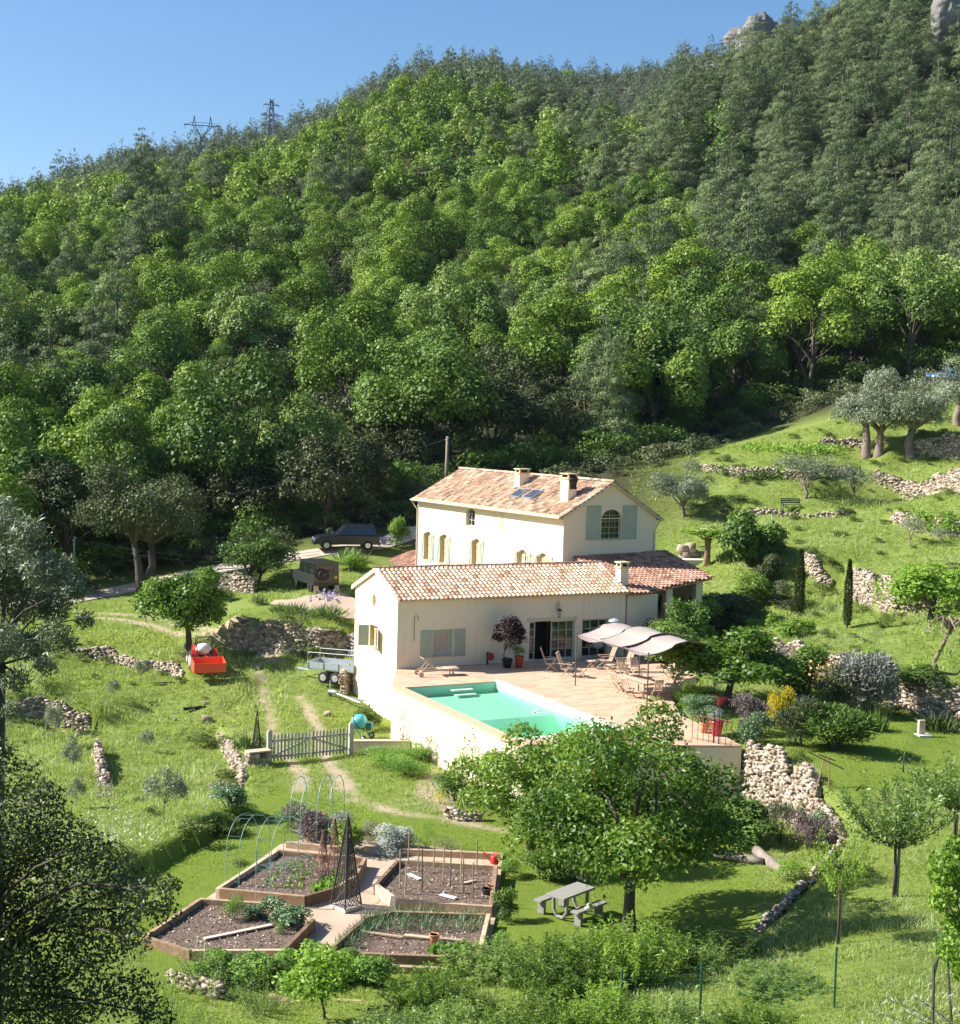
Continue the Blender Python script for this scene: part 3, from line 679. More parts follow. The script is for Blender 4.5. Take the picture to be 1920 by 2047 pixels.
mb.add([(0, Wd, -4.2), (LA, Wd, -4.2), (LA, Wd, HE), (0, Wd, HE)], [(0, 1, 2, 3)])
ob('wall', mb, render_m, AN)
m = MB(); m.box((3.1, .31, 3.1), (0, 0, 0)) if 0 else m.add([(.3, 2.7, 2.6), (.3, 3.5, 2.6), (.3, 3.5, 3.6), (.3, 2.7, 3.6)], [(0, 1, 2, 3)]); ob('oculus_panel', m, tan_m, AN)
aa = math.atan2(HR - HE, Wd / 2); ov = .32
tile_roof(AN, (-.12, -ov * math.cos(aa), HE - ov * math.sin(aa) + .08), (1, 0, 0), (0, math.cos(aa), math.sin(aa)), LA + .2, (Wd / 2) / math.cos(aa) + ov, tile_new, 11, .262, .345)
tile_roof(AN, (-.12, Wd + ov * math.cos(aa), HE - ov * math.sin(aa) + .08), (1, 0, 0), (0, -math.cos(aa), math.sin(aa)), 12.9, (Wd / 2) / math.cos(aa) + ov, tile_new, 12, .262, .345)
ridge_caps(AN, (-.15, Wd / 2, HR + .1), (LA + .1, Wd / 2, HR + .1), tile_dark, 13, .1)
m = MB(); m.prism([(-.3, HE - .2), (Wd / 2, HR - .07), (Wd + .3, HE - .2), (Wd + .3, HE - .02), (Wd / 2, HR + .1), (-.3, HE - .02)], 'x', -.13, -.004); ob('verge_moulding', m, render_m, AN)
chimney(AN, 13.95, .95, 3.7, 0, .52, .52, 4.75)
f = window(AN, fmF, 2.0, 3.15, .55, 1.92, 2, 1, .16, False, shut_m, bw=.14)
m = MB()
for (p, q) in ((2.1, 2.5), (2.66, 3.06)): m.add([(p, .185, .66), (q, .185, .66), (q, .185, 1.82), (p, .185, 1.82)], [(0, 1, 2, 3)])
def mat_lace():
    m_, nt, b = newmat('patterned_curtain'); tc = nt.nodes.new('ShaderNodeTexCoord'); br = nt.nodes.new('ShaderNodeTexBrick'); nt.links.new(tc.outputs['Object'], br.inputs[0])
    mp = nt.nodes.new('ShaderNodeMapping'); mp.inputs['Rotation'].default_value = (R(90), 0, 0); nt.links.new(tc.outputs['Object'], mp.inputs[0]); nt.links.new(mp.outputs[0], br.inputs[0])
    br.inputs['Color1'].default_value = (.42, .2, .14, 1); br.inputs['Color2'].default_value = (.5, .28, .2, 1); br.inputs['Mortar'].default_value = (.6, .55, .45, 1); br.inputs['Scale'].default_value = 6; br.inputs['Mortar Size'].default_value = .03
    nt.links.new(br.outputs[0], b.inputs['Base Color']); return m_
ob('curtain', m, mat_lace(), f)
shutter(AN, fmF, 1.3, 1.95, .5, 1.92, True); shutter(AN, fmF, 3.2, 3.85, .5, 1.92, False)
f = window(AN, fmS, 2.5, 3.6, .65, 1.8, 2, 4, .2, False)
shutter(AN, fmS, 3.6, 4.15, .65, 1.75, True, shut_m, R(60), 3.6); shutter(AN, fmS, 1.95, 2.5, .65, 1.75, True, shut_m, R(28), 2.5)
m = MB(); m.box((.13, 3.585, 1.22), (.26, .025, 1.14)); m.box((.22, 3.33, 1.22), (.03, .48, 1.1)); ob('inner_shutter', m, tan_m, AN)
# glazed doors: fixed narrow leaf, dark opening, glazed leaf
def door_leaf(a, b, nu, nv, dep=.12):
    mb = MB(); bars(mb, fmF, a, b, .03, 2.08, nu, nv, .035, dep, .05); d = ob('glazed_door', mb, frame_m, AN)
    g = MB(); g.add([fmF(a, .03, dep + .06), fmF(b, .03, dep + .06), fmF(b, 2.08, dep + .06), fmF(a, 2.08, dep + .06)], [(0, 1, 2, 3)]); ob('pane', g, glass_m, d)
door_leaf(7.66, 8.05, 1, 5); door_leaf(9.02, 10.43, 3, 4)
door_leaf(10.95, 12.55, 3, 4, .14)
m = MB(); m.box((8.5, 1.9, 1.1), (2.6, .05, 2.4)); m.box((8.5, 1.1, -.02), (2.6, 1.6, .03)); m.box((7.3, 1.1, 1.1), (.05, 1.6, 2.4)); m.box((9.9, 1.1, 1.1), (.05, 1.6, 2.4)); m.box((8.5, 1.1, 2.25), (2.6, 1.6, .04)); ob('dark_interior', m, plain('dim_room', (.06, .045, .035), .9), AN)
m = MB(); m.box((9.05, -.03, 2.2), (3.1, .055, .14)); ob('lintel', m, plain('cream_lintel', (.66, .53, .36), .9), AN)
# lean-to
LT = [(14.0, -.35, 3.40), (20.81, 2.09, 3.40)]
m = MB()
hi0 = Vector((14.0, 6.6, 4.72)); 
org = Vector((LA + .08, -.30, 3.45)); ud = Vector((1, 0, 0)); vv = Vector((0, 1, .22)).normalized()
def clipf(u, v):
    # right end tapers like the photographed hip; front edge steps back beyond the annexe
    a = org.x + u; b_ = org.y + v * vv.y
    fr = -.30 if a < 14.4 else -.30 + (a - 14.4) * .33
    return b_ >= fr - .02 and b_ <= 6.1 + (a - 13.6) * .085 and a <= 20.7
tile_roof(AN, org, ud, vv, 7.1, 7.2, tile_dark, 21, .27, .36, name='lean_to_roof', clip=clipf)
m = MB()
pl = [(LA + .12, -.3), (14.4, -.3), (20.75, 1.78), (20.75, 6.6), (LA + .12, 6.05)]
zf = lambda a, b_: 3.45 + (b_ + .3) * .22
V = [(a, b_, zf(a, b_) - .01) for a, b_ in pl] + [(a, b_, zf(a, b_) - .12) for a, b_ in pl]; n = len(pl)
m.add(V, [tuple(range(n)), tuple(range(n, 2 * n))[::-1]] + [(i, (i + 1) % n, n + (i + 1) % n, n + i) for i in range(n)]); ob('lean_to_deck', m, tile_dark, AN)
for a, b_ in ((19.9, 2.1), (17.2, 1.2)):
    m = MB(); m.box((a, b_, 1.5), (.42, .42, zf(a, b_) * 2 - .5 - 3.0 + .0 if 0 else (zf(a, b_) - .16) - (-.1))); 
    for i, v in enumerate(m.v): m.v[i] = (v[0], v[1], v[2] - 1.5 + ((zf(a, b_) - .16) - .1) / 2)
    ob('pillar', m, render_m, AN)
m = MB(); m.box((17.2, 6.3, 1.8), (6.9, .25, 4.0)); ob('lean_to_rear_wall', m, render_m, AN)
m = MB(); m.box((14.9, .35, 1.55), (2.2, .22, 3.5), .12); ob('lean_to_wall', m, render_m, AN); m = MB(); m.box((20.5, 4.4, 1.55), (.22, 3.8, 4.2)); ob('lean_to_wall', m, render_m, AN)  # front wall stub, then an end wall added to keep the inside dark
# ============================================================ TERRACE AND POOL
def mat_terra():
    m_, nt, b = newmat('terracotta_paving'); tc = nt.nodes.new('ShaderNodeTexCoord'); br = nt.nodes.new('ShaderNodeTexBrick'); nt.links.new(tc.outputs['Object'], br.inputs[0])
    br.inputs['Color1'].default_value = (.60, .39, .25, 1); br.inputs['Color2'].default_value = (.38, .19, .105, 1); br.inputs['Mortar'].default_value = (.52, .43, .33, 1)
    br.inputs['Scale'].default_value = 1; br.inputs['Brick Width'].default_value = .6; br.inputs['Row Height'].default_value = .3; br.inputs['Mortar Size'].default_value = .02; br.inputs['Bias'].default_value = -.3
    n = noisen(nt, 1.1, 5, .65); c = mixc(nt, .22, br.outputs[0], ramp(nt, n, [(.3, (.44, .27, .165)), (.7, (.60, .44, .30))]))
    nt.links.new(c, b.inputs['Base Color']); b.inputs['Roughness'].default_value = .85; return m_
terra = mat_terra()
PX0, PX1, PY0, PY1 = -1.55, 3.3, -15.7, -4.55
TR = bpy.data.objects.new('terrace', None); COL.objects.link(TR); TR.location = O; TR.rotation_euler = (0, 0, PHI); TR['kind'] = 'structure'
# paving: outline with the pool cut out, split in strips
m = MB()
def quadz(x0, x1, y0, y1, z=0): m.add([(x0, y0, z), (x1, y0, z), (x1, y1, z), (x0, y1, z)], [(0, 1, 2, 3)])
cw = .32
xl, xr, yt, yb = PX0 - .56, PX1 + cw, PY1 + cw, PY0 - cw
m.add([(-2.1, yt, 0), (0, yt, 0), (0, -.001, 0), (-.0, 0, 0)], [(0, 1, 2)]) if 0 else None
quadz(0, LA, yt, 0); m.add([(0, 0, 0), (-2.1, -4.3, 0), (0, -4.3, 0)], [(0, 1, 2)])
m.add([(xr, yt, 0), (xr, yb, 0), (xr, -18.8, 0), (6.4, -19.9, 0), (7.0, -17, 0), (7.4, -14.2, 0), (9.6, -10.3, 0), (11.2, -8, 0), (13.8, -6.5, 0), (14.6, -4.23, 0)], [(0, 1, 2, 3, 4, 5, 6, 7, 8, 9)])
m.add([(LA, yt, 0), (14.6, yt, 0), (14.6, -2, 0), (20, 2, 0), (20, 6, 0), (LA, 6, 0)], [(0, 1, 2, 3, 4, 5)])
m.add([(-2.1, yb, 0), (-1.8, -16.75, 0), (xr, -18.8, 0), (xr, yb, 0)], [(0, 1, 2, 3)])
ob('paving', m, terra, TR)
m = MB()
TPOL = [(0, 0), (-2.1, -4.3), (-2.1, -16.1), (-1.8, -16.75), (xr, -18.8), (6.4, -19.9), (7.0, -17), (7.4, -14.2), (9.6, -10.3), (11.2, -8.0), (13.8, -6.5)]
for i in range(len(TPOL) - 1):
    a, b = TPOL[i], TPOL[i + 1]; m.add([(a[0], a[1], -.09), (b[0], b[1], -.09), (b[0], b[1], -4.2), (a[0], a[1], -4.2)], [(0, 1, 2, 3)])
ob('retaining_wall', m, render_m, TR)
m = MB()   # tile lip proud of the wall
for i in range(len(TPOL) - 1):
    a, b = Vector((*TPOL[i], -.045)), Vector((*TPOL[i + 1], -.045)); d = (b - a).normalized(); o_ = Vector((d.y, -d.x, 0)); m.beam(a + o_ * -.04, b + o_ * -.04, .12, .085)
ob('edge_tiles', m, plain('edge_tile', (.62, .38, .24), .8, 0, .2, 5), TR)
SP = thing('swimming_pool', 'rectangular swimming pool with green water and pale stone edge on the terrace', 'swimming pool', O, PHI)
m = MB()
def frame(x0, x1, y0, y1, w_, z0, z1):
    m.box(((x0 + x1) / 2, y1 + w_ / 2, (z0 + z1) / 2), (x1 - x0 + 2 * w_, w_, z1 - z0)); m.box(((x0 + x1) / 2, y0 - w_ / 2, (z0 + z1) / 2), (x1 - x0 + 2 * w_, w_, z1 - z0))
    m.box((x0 - w_ / 2, (y0 + y1) / 2, (z0 + z1) / 2), (w_, y1 - y0, z1 - z0)); m.box((x1 + w_ / 2, (y0 + y1) / 2, (z0 + z1) / 2), (w_, y1 - y0, z1 - z0))
m.box((PX1 + .16, (PY0 + PY1) / 2, -.018), (.32, PY1 - PY0 + .6, .06)); m.box(((PX0 + PX1) / 2, PY0 - .16, -.018), (PX1 - PX0, .32, .06))
ob('coping', m, plain('pale_coping', (.78, .74, .66), .8, 0, .06, 4), SP)
m = MB(); m.box(((PX0 + PX1) / 2, PY1 + .16, -.018), (PX1 - PX0, .32, .06)); m.box((PX0 - .28, (PY0 + PY1) / 2 , -.018), (.56, PY1 - PY0 + .6, .06)); ob('tile_edge', m, plain('edge_tile', (.62, .38, .24), .8), SP)
liner = plain('green_liner', (.38, .66, .48), .6, 0, .05, 2)
m = MB(); x0, x1, y0, y1 = PX0, PX1, PY0, PY1; ys_ = -10.15; zs, zd = -.5, -1.25
def q(*p): m.add(p, [(0, 1, 2, 3)])
q((x0, y0, -.05), (x1, y0, -.05), (x1, y0, zd), (x0, y0, zd)); q((x0, y1, -.05), (x1, y1, -.05), (x1, y1, zs), (x0, y1, zs))
for x in (x0, x1): m.add([(x, y0, -.05), (x, y1, -.05), (x, y1, zs), (x, ys_, zs), (x, ys_ - 1.3, zd), (x, y0, zd)], [(0, 1, 2, 3, 4, 5)])
q((x0, ys_, zs), (x1, ys_, zs), (x1, y1, zs), (x0, y1, zs)); q((x0, ys_ - 1.3, zd), (x1, ys_ - 1.3, zd), (x1, ys_, zs), (x0, ys_, zs)); q((x0, y0, zd), (x1, y0, zd), (x1, ys_ - 1.3, zd), (x0, ys_ - 1.3, zd))
ob('liner', m, liner, SP)
m = MB(); m.box((1.3, y1 - .35, -.22), (1.1, .24, .05)); m.box((1.3, y1 - .75, -.38), (1.1, .24, .05)); ob('steps', m, plain('white_step', (.8, .82, .76), .5), SP)
def mat_water():
    m_, nt, b = newmat('pool_water'); out = nt.nodes['Material Output']; nt.nodes.remove(b)
    t = nt.nodes.new('ShaderNodeBsdfTransparent'); g = nt.nodes.new('ShaderNodeBsdfGlossy'); g.inputs['Roughness'].default_value = .05
    bm = nt.nodes.new('ShaderNodeBump'); bm.inputs['Strength'].default_value = .3; bm.inputs['Distance'].default_value = .03; nt.links.new(noisen(nt, 3.5, 3, .6), bm.inputs['Height']); nt.links.new(bm.outputs[0], g.inputs['Normal'])
    ge = nt.nodes.new('ShaderNodeNewGeometry'); dt = nt.nodes.new('ShaderNodeVectorMath'); dt.operation = 'DOT_PRODUCT'; nt.links.new(ge.outputs['Incoming'], dt.inputs[0]); nt.links.new(bm.outputs[0], dt.inputs[1])
    c = mathn(nt, 'ABSOLUTE', dt.outputs['Value']); f = mathn(nt, 'ADD', mathn(nt, 'MULTIPLY', mathn(nt, 'POWER', mathn(nt, 'SUBTRACT', 1., c), 5.), .6), .02, True)
    mx = nt.nodes.new('ShaderNodeMixShader'); nt.links.new(f, mx.inputs[0]); nt.links.new(t.outputs[0], mx.inputs[1]); nt.links.new(g.outputs[0], mx.inputs[2]); nt.links.new(mx.outputs[0], out.inputs[0]); return m_
def mat_depth():
    m_, nt, b = newmat('water_body'); out = nt.nodes['Material Output']; nt.nodes.remove(b)
    va = nt.nodes.new('ShaderNodeVolumeAbsorption'); va.inputs['Color'].default_value = (.20, .92, .68, 1); va.inputs['Density'].default_value = .27; nt.links.new(va.outputs[0], out.inputs['Volume']); return m_
m = MB(); m.add([(x0, y0, -.15), (x1, y0, -.15), (x1, y1, -.15), (x0, y1, -.15)], [(0, 1, 2, 3)]); wo = ob('water', m, mat_water(), SP)
m = MB(); e = .004
m.prism([(y0 + e, -.16), (y1 - e, -.16), (y1 - e, zs + e), (ys_ + e, zs + e), (ys_ - 1.3 + e, zd + e), (y0 + e, zd + e)], 'x', x0 + e, x1 - e)
wb = ob('water_depth', m, mat_depth(), wo)
import bmesh
_b = bmesh.new(); _b.from_mesh(wb.data); bmesh.ops.recalc_face_normals(_b, faces=_b.faces); _b.to_mesh(wb.data); _b.free()
# ============================================================ FOLIAGE TOOLS
def unit(v): return v / np.maximum(np.linalg.norm(v, axis=-1, keepdims=True), 1e-9)
def leafmesh(P, N, size, asp, rg, T=None, tint=None, wid=.45):
    """diamond leaves: base at P, pointing along T, face normal about N"""
    n = len(P); N = unit(N)
    if T is None: T = rg.normal(size=(n, 3))
    T = unit(T - (T * N).sum(1, keepdims=True) * N * (.999)); S = np.cross(N, T)
    size = np.broadcast_to(np.asarray(size, float), (n,)) * rg.uniform(.65, 1.3, n); sz = size[:, None]
    mid = P + T * sz * wid; a = S * sz * asp / 2; dr = N * sz * .10
    V = np.stack([P, mid + a - dr, P + T * sz, mid - a - dr], 1).reshape(-1, 3)
    Fc = np.arange(4 * n).reshape(n, 4)
    tint = rg.random(n) if tint is None else tint
    return V, Fc, np.repeat(np.clip(tint, 0, 1), 4)
def crown_pts(rg, lobes, n, up=.45, jit=.55, inner=.5, cut=-.55, lobe_t=.5):
    L = np.array(lobes, float); c = L[:, :3]; r = L[:, 3]; sq = L[:, 4] if L.shape[1] > 4 else np.ones(len(L))
    p = r ** 2; k = rg.choice(len(L), n, p=p / p.sum())
    d = unit(rg.normal(size=(n, 3))); bad = d[:, 2] < cut; d[bad, 2] *= -1
    q = rg.random(n) ** .35 * (1 - inner) + inner; q *= rg.uniform(.78, 1.2, n)
    off = d * (r[k] * q)[:, None]; off[:, 2] *= sq[k]
    P = c[k] + off; N = d + np.array([0, 0, up]) + rg.normal(size=(n, 3)) * jit
    lt = rg.random(len(L)); t = lobe_t * lt[k] + (1 - lobe_t) * rg.random(n)
    return P, N, d, t
def limb_tubes(mb, base, tips, rg, r0, r1, bend=.15, n=6, seg=4, t=.5):
    base = np.array(base, float)
    for tp in tips:
        tp = np.array(tp, float); L = np.linalg.norm(tp - base); pts = []; rr = []
        o1 = rg.normal(size=3) * L * bend * .5
        for i in range(seg + 1):
            u = i / seg; p = base * (1 - u) + tp * u + o1 * math.sin(math.pi * u) + np.array([0, 0, L * .12 * math.sin(math.pi * u)])
            pts.append(p); rr.append(r0 * (1 - u) + r1 * u)
        mb.tube(pts, rr, n, t, cap=False)
def broad_tree(seed, Hh, Rr, n, leaf, asp=.62, nl=14, zc=.6, zr=.42, trunk=.16, low=.3, lobe=(.34, .5), up=.45, jit=.55, stems=1, gaps=0, bk=None, limbs=9, twist=.15, lowb=.35):
    rg = np.random.default_rng(seed); lobes = []
    for i in range(nl):
        d = unit(rg.normal(size=3)); d[2] = abs(d[2]) * 1.1 - lowb; d = unit(d); q = rg.uniform(.5, .88)
        lr = Rr * rg.uniform(*lobe)
        lobes.append((d[0] * Rr * q * rg.uniform(.7, 1.1), d[1] * Rr * q, Hh * zc + d[2] * Hh * zr * q, lr, rg.uniform(.72, 1.05)))
    P, N, d, t = crown_pts(rg, lobes, n, up, jit)
    V, Fc, T = leafmesh(P, N, leaf, asp, rg, tint=t)
    m = MB(); fork = np.array([rg.normal() * .1, rg.normal() * .1, Hh * low])
    for s in range(stems):
        o_ = np.array([rg.normal() * trunk * 2.2, rg.normal() * trunk * 1.5, 0]) if stems > 1 else np.zeros(3)
        f2 = fork + o_ * 2.2
        m.tube([o_ + (0, 0, -.3), o_ * .8 + (0, 0, .05), (o_ + f2) / 2 + rg.normal(size=3) * .08, f2], [trunk * 1.5, trunk * 1.15, trunk * .9, trunk * .75], 8, .5)
        L = [l for i, l in enumerate(lobes) if i % stems == s][:limbs]
        limb_tubes(m, f2, [(l[0] * .8, l[1] * .8, l[2] - l[3] * .2) for l in L], rg, trunk * .55, trunk * .12, twist, 5)
    return (V, Fc, T), m
def pine_tree(seed, Hh, Rr, n, leaf=.5, asp=.16, trunk=.14, bare=.3, sparse=0, umb=False):
    rg = np.random.default_rng(seed); lobes = []; tips = []
    lv = int(9 + Hh / 2)
    lean = rg.normal(size=2) * .04
    for i in range(lv):
        u = i / (lv - 1); z = Hh * (bare + (.97 - bare) * u); rad = Rr * ((1 - u) ** .75 * .95 + .10)
        if umb: rad = Rr * math.sin(math.pi * min(1, .25 + u * .75)) ** .7 * .9 + .2
        k = max(1, int(round(2 + 4.5 * (rad / Rr)))); ph = rg.random() * 6.28
        for j in range(k):
            if rg.random() < sparse: continue
            a = ph + 6.28 * j / k + rg.normal() * .25; q = rad * rg.uniform(.45, 1.); lr = max(.3, rad * rg.uniform(.36, .58))
            lobes.append((q * math.cos(a) + lean[0] * z, q * math.sin(a) + lean[1] * z, z + rg.normal() * .2 + q * .12, lr, .62)); tips.append(lobes[-1][:3])
    P, N, d, t = crown_pts(rg, lobes, n, .2, .7, .5, cut=-.3, lobe_t=.6)
    Tn = d * .55 + np.array([0, 0, .75]) + rg.normal(size=P.shape) * .45
    V, Fc, T = leafmesh(P, d + rg.normal(size=P.shape) * .45 + (0, 0, .2), leaf, asp, rg, T=Tn, tint=t)
    m = MB(); m.tube([(0, 0, -.3), (lean[0] * Hh * .4, lean[1] * Hh * .4, Hh * .4), (lean[0] * Hh, lean[1] * Hh, Hh * .97)], [trunk * 1.2, trunk * .8, .03], 7)
    for tp in tips[:int(len(tips) * .7)]:
        z0 = tp[2] - .5; m.tube([(lean[0] * z0, lean[1] * z0, z0), (tp[0], tp[1], tp[2])], [trunk * .28, .02], 4, cap=False)
    return (V, Fc, T), m
def shoots(seed, ns, Hh, Rr, per, leaf, asp=.24, z0=0., trunk=0, droop=.15):
    """many upright arching shoots with leaves along them"""
    rg = np.random.default_rng(seed); m = MB(); P, T, tt = [], [], []
    if trunk: m.tube([(0, 0, -.3), (.03, 0, z0 * .5), (0, 0, z0)], [trunk * 1.2, trunk, trunk * .85], 7)
    for k in range(ns):
        a = rg.random() * 6.28; q = rg.random() ** .6; h = (Hh - z0) * rg.uniform(.45, 1.) * (1 - .35 * q); tip = np.array([q * Rr * math.cos(a), q * Rr * math.sin(a), z0 + h]); b = np.array([tip[0] * .12, tip[1] * .12, z0])
        if not trunk: b = np.array([tip[0] * .45 + rg.normal() * .05, tip[1] * .45 + rg.normal() * .05, 0])
        mid = b * .45 + tip * .55 + np.array([tip[0] * .18, tip[1] * .18, -h * .06]); pts = [b * (1 - u) ** 2 + 2 * u * (1 - u) * mid + tip * u * u for u in np.linspace(0, 1, 5)]
        m.tube(pts, [.016, .013, .010, .007, .003], 3, cap=False); br = rg.random() * .5
        for j in range(per):
            u = rg.uniform(.15, 1.); p = b * (1 - u) ** 2 + 2 * u * (1 - u) * mid + tip * u * u; P.append(p + rg.normal(size=3) * .05); T.append(rg.normal(size=3) * .8 + unit(tip - b) * .7 - np.array([0, 0, droop])); tt.append(br + rg.random() * .5)
    P = np.array(P); V, Fc, t = leafmesh(P, rg.normal(size=P.shape) + (0, 0, .8), leaf, asp, rg, T=np.array(T), tint=np.array(tt)); return (V, Fc, t), m
def bush(seed, Hh, Rr, n, leaf, asp=.55, nl=9, up=.5, jit=.6, spiky=0, sq=.9):
    rg = np.random.default_rng(seed); lobes = []
    for i in range(nl):
        a = rg.random() * 6.28; q = Rr * rg.uniform(.1, .65); lr = Rr * rg.uniform(.3, .5)
        lobes.append((q * math.cos(a), q * math.sin(a), Hh * rg.uniform(.12, .70) * (1 - .35 * (q / Rr) ** 2), lr, Hh / Rr * .55 * sq))
    P, N, d, t = crown_pts(rg, lobes, n, up, jit, .45, cut=-.3); P[:, 2] = np.abs(P[:, 2])
    Tn = None
    if spiky: Tn = d * .6 + np.array([0, 0, spiky]) + rg.normal(size=P.shape) * .35; N = rg.normal(size=P.shape)
    V, Fc, T = leafmesh(P, N, leaf, asp, rg, T=Tn, tint=t)
    m = MB()
    for l in lobes[:6]: m.tube([(l[0] * .15, l[1] * .15, -.1), (l[0] * .6, l[1] * .6, l[2] * .5), (l[0], l[1], l[2])], [.03, .02, .008], 4, cap=False)
    return (V, Fc, T), m
LEAF = dict(
 oak=leafmat('oak_leaf', (.07, .135, .016), (.27, .38, .055), .24), oakpale=leafmat('pale_leaf', (.12, .19, .045), (.34, .43, .12), .22),
 oakdeep=leafmat('deep_leaf', (.05, .10, .02), (.17, .27, .05), .2),
 pine=leafmat('pine_needle', (.04, .07, .028), (.21, .265, .11), .1), pine_hazed=leafmat('hazed_pine_needle', (.06, .09, .05), (.15, .19, .11), .15),  # far ridge pines: distance haze mixed into the needle colour
 holm=leafmat('holm_leaf', (.032, .045, .016), (.12, .14, .055), .12, .02), olive=leafmat('olive_leaf', (.12, .15, .085), (.33, .37, .24), .15, .05),
 scrub=leafmat('scrub_leaf', (.05, .07, .025), (.15, .17, .08), .15), cherry=leafmat('cherry_leaf', (.05, .12, .012), (.23, .36, .04), .4, .03),
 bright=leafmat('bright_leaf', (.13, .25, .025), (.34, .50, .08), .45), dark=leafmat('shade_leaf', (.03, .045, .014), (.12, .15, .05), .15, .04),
 peach=leafmat('peach_leaf', (.12, .22, .035), (.32, .45, .10), .45, .05), iris=leafmat('iris_leaf', (.08, .14, .03), (.22, .32, .10), .3, .05),
 lav=leafmat('lavender_leaf', (.16, .17, .15), (.36, .36, .34), .1), grey=leafmat('grey_leaf', (.22, .25, .22), (.50, .53, .47), .1), mapl=leafmat('maple_leaf', (.02, .010, .010), (.07, .028, .025), .15),
 yellow=leafmat('yellow_leaf', (.45, .36, .02), (.75, .62, .05), .3), cyp=leafmat('cypress_leaf', (.025, .04, .012), (.09, .12, .035), .1), red=leafmat('red_flower', (.15, .01, .02), (.35, .03, .06), .2),
 purple=leafmat('purple_flower', (.22, .16, .38), (.45, .36, .62), .2), rose=leafmat('rose_flower', (.6, .3, .12), (.85, .6, .25), .2), dusk=leafmat('mauve_flower', (.13, .10, .10), (.34, .25, .27), .2), kale=leafmat('kale_leaf', (.06, .12, .045), (.19, .30, .13), .2, .05),
 onion=leafmat('onion_leaf', (.08, .14, .07), (.22, .30, .17), .2), veg=leafmat('vegetable_leaf', (.09, .19, .03), (.27, .44, .085), .35), white=leafmat('white_flower', (.5, .5, .45), (.8, .8, .75), .2), redtip=leafmat('red_tip', (.17, .14, .02), (.30, .26, .05), .3))
def tree_from(name, parts, leafkey, label, cat, loc, rz=0, group=None, sc=1, bk=None, crown='crown', trunkname='trunk'):
    (V, Fc, T), m = parts
    r = thing(name, label, cat, loc, rz, group, sc)
    ob(crown, mk(crown, V, Fc, LEAF[leafkey], tint=T), parent=r)
    if m is not None and m.v: ob(trunkname, m, bk or bark, r, True)
    return r
# ============================================================ HILLSIDE WOOD
rgw = np.random.default_rng(77)
def protos(fn, n): return [fn(i) for i in range(n)]
PR = {}
PR['oak'] = protos(lambda i: broad_tree(100 + i, 7.4 + .6 * (i % 4), 3.2 + .35 * (i * 5 % 4), 10500, .22, .7, nl=22 + 2 * i, zc=.56, zr=.48, trunk=.15, low=.24, lobe=(.16, .38), jit=.42, up=.3, lowb=.5, stems=1 + (i % 2)), 8)
PR['pine'] = protos(lambda i: pine_tree(200 + i, 10.5 + 1.5 * (i % 3), 2.5 + .3 * (i % 3), 13000, .27, .22, bare=.16 + .08 * (i % 3), sparse=.3), 6)
PR['holm'] = protos(lambda i: broad_tree(300 + i, 6.2, 3.2, 7000, .2, .65, nl=24, zc=.55, zr=.42, trunk=.14, low=.2, lobe=(.2, .40), up=.25, jit=.5, lowb=.5), 4)
PR['scrub'] = protos(lambda i: bush(400 + i, 1.8, 1.6, 1000, .22, .5, nl=8), 4)
MP = {}
def hill_mesh(kind, i, lk):
    k = (kind, i, lk)
    if k not in MP:
        (V, Fc, T), m = PR[kind][i]; MP[k] = (mk('crown', V, Fc, LEAF[lk], tint=T), m.mesh('trunk', bark, True))
    return MP[k]
# sites: jittered rows, spacing grows with distance
sites = []
Y = 101.
while Y < 860:
    sp = 6.0 + max(0, Y - 110) * .008 if Y < 440 else 9.5
    u0, u1 = -.46 * Y, .46 * Y; x = u0 + rgw.random() * sp
    while x < u1:
        sites.append((x + rgw.normal() * sp * .22, Y + rgw.normal() * sp * .25)); x += sp * rgw.uniform(.85, 1.2)
    Y += sp * .9
sites = np.array(sites); sz_ = hgt(sites); spx = np.array([pix((x, y, z)) for (x, y), z in zip(sites, sz_)])
occl_top = np.full(97, 3000.)
# edge of the wood in picture terms, traced on the ground: where open land begins
edge = np.array([(-200, 1210), (0, 1185), (160, 1160), (250, 1148), (420, 1118), (560, 1094), (700, 1064), (830, 1038), (880, 985), (1050, 962), (1180, 938), (1330, 900), (1440, 866), (1560, 822), (1680, 768), (1800, 752), (2200, 735)])
TW = []
for (x, y), z, (px, py) in zip(sites, sz_, spx):
    if py > np.interp(px, edge[:, 0], edge[:, 1]): continue
    if not (-260 < px < 2180) or py < -80: continue
    if y > 440:     # only where the far ridge can show over the near one
        tg = hgt(np.array([[x * q, y * q] for q in (.5, .6, .7, .8, .9)])); el = ((tg + 7 - CZ) / (y * np.array([.5, .6, .7, .8, .9]))).max()
        if (z + 8 - CZ) / y < el - .03: continue
    TW.append((x, y, z, px, py))
n1 = lambda x, y, s, o: noise.noise(Vector((x * s, y * s, o)))
cnt = {}; far_acc = []; indiv = []
for (x, y, z, px, py) in TW:
    pineness = sstep(1150, 1700, px) * sstep(760, 520, py) if 0 else (max(0, min(1, (px - 1150) / 450)) * max(0, min(1, (760 - py) / 200)))
    pineness += .9 * max(0, min(1, (px - 900) / 300)) * max(0, min(1, (330 - py) / 100)) - .02
    if y > 440: pineness = 1.2
    nz = n1(x, y, .03, 1); rr = rgw.random()
    dark = max(0, min(1, (py - 720) / 160)) * .62 * (1 if 120 < px < 1150 else .5)
    if rr + nz * .5 < pineness: k = 'pine'
    elif rgw.random() < dark + .10 + .55 * (1 if (430 < px < 760 and 470 < py < 900 and n1(x, y, .05, 4) > -.15) else 0): k = 'holm' if rgw.random() < .6 or y > 220 else 'scrubsite'
    else: k = 'oak'
    indiv.append((k, x, y, z, px, py))
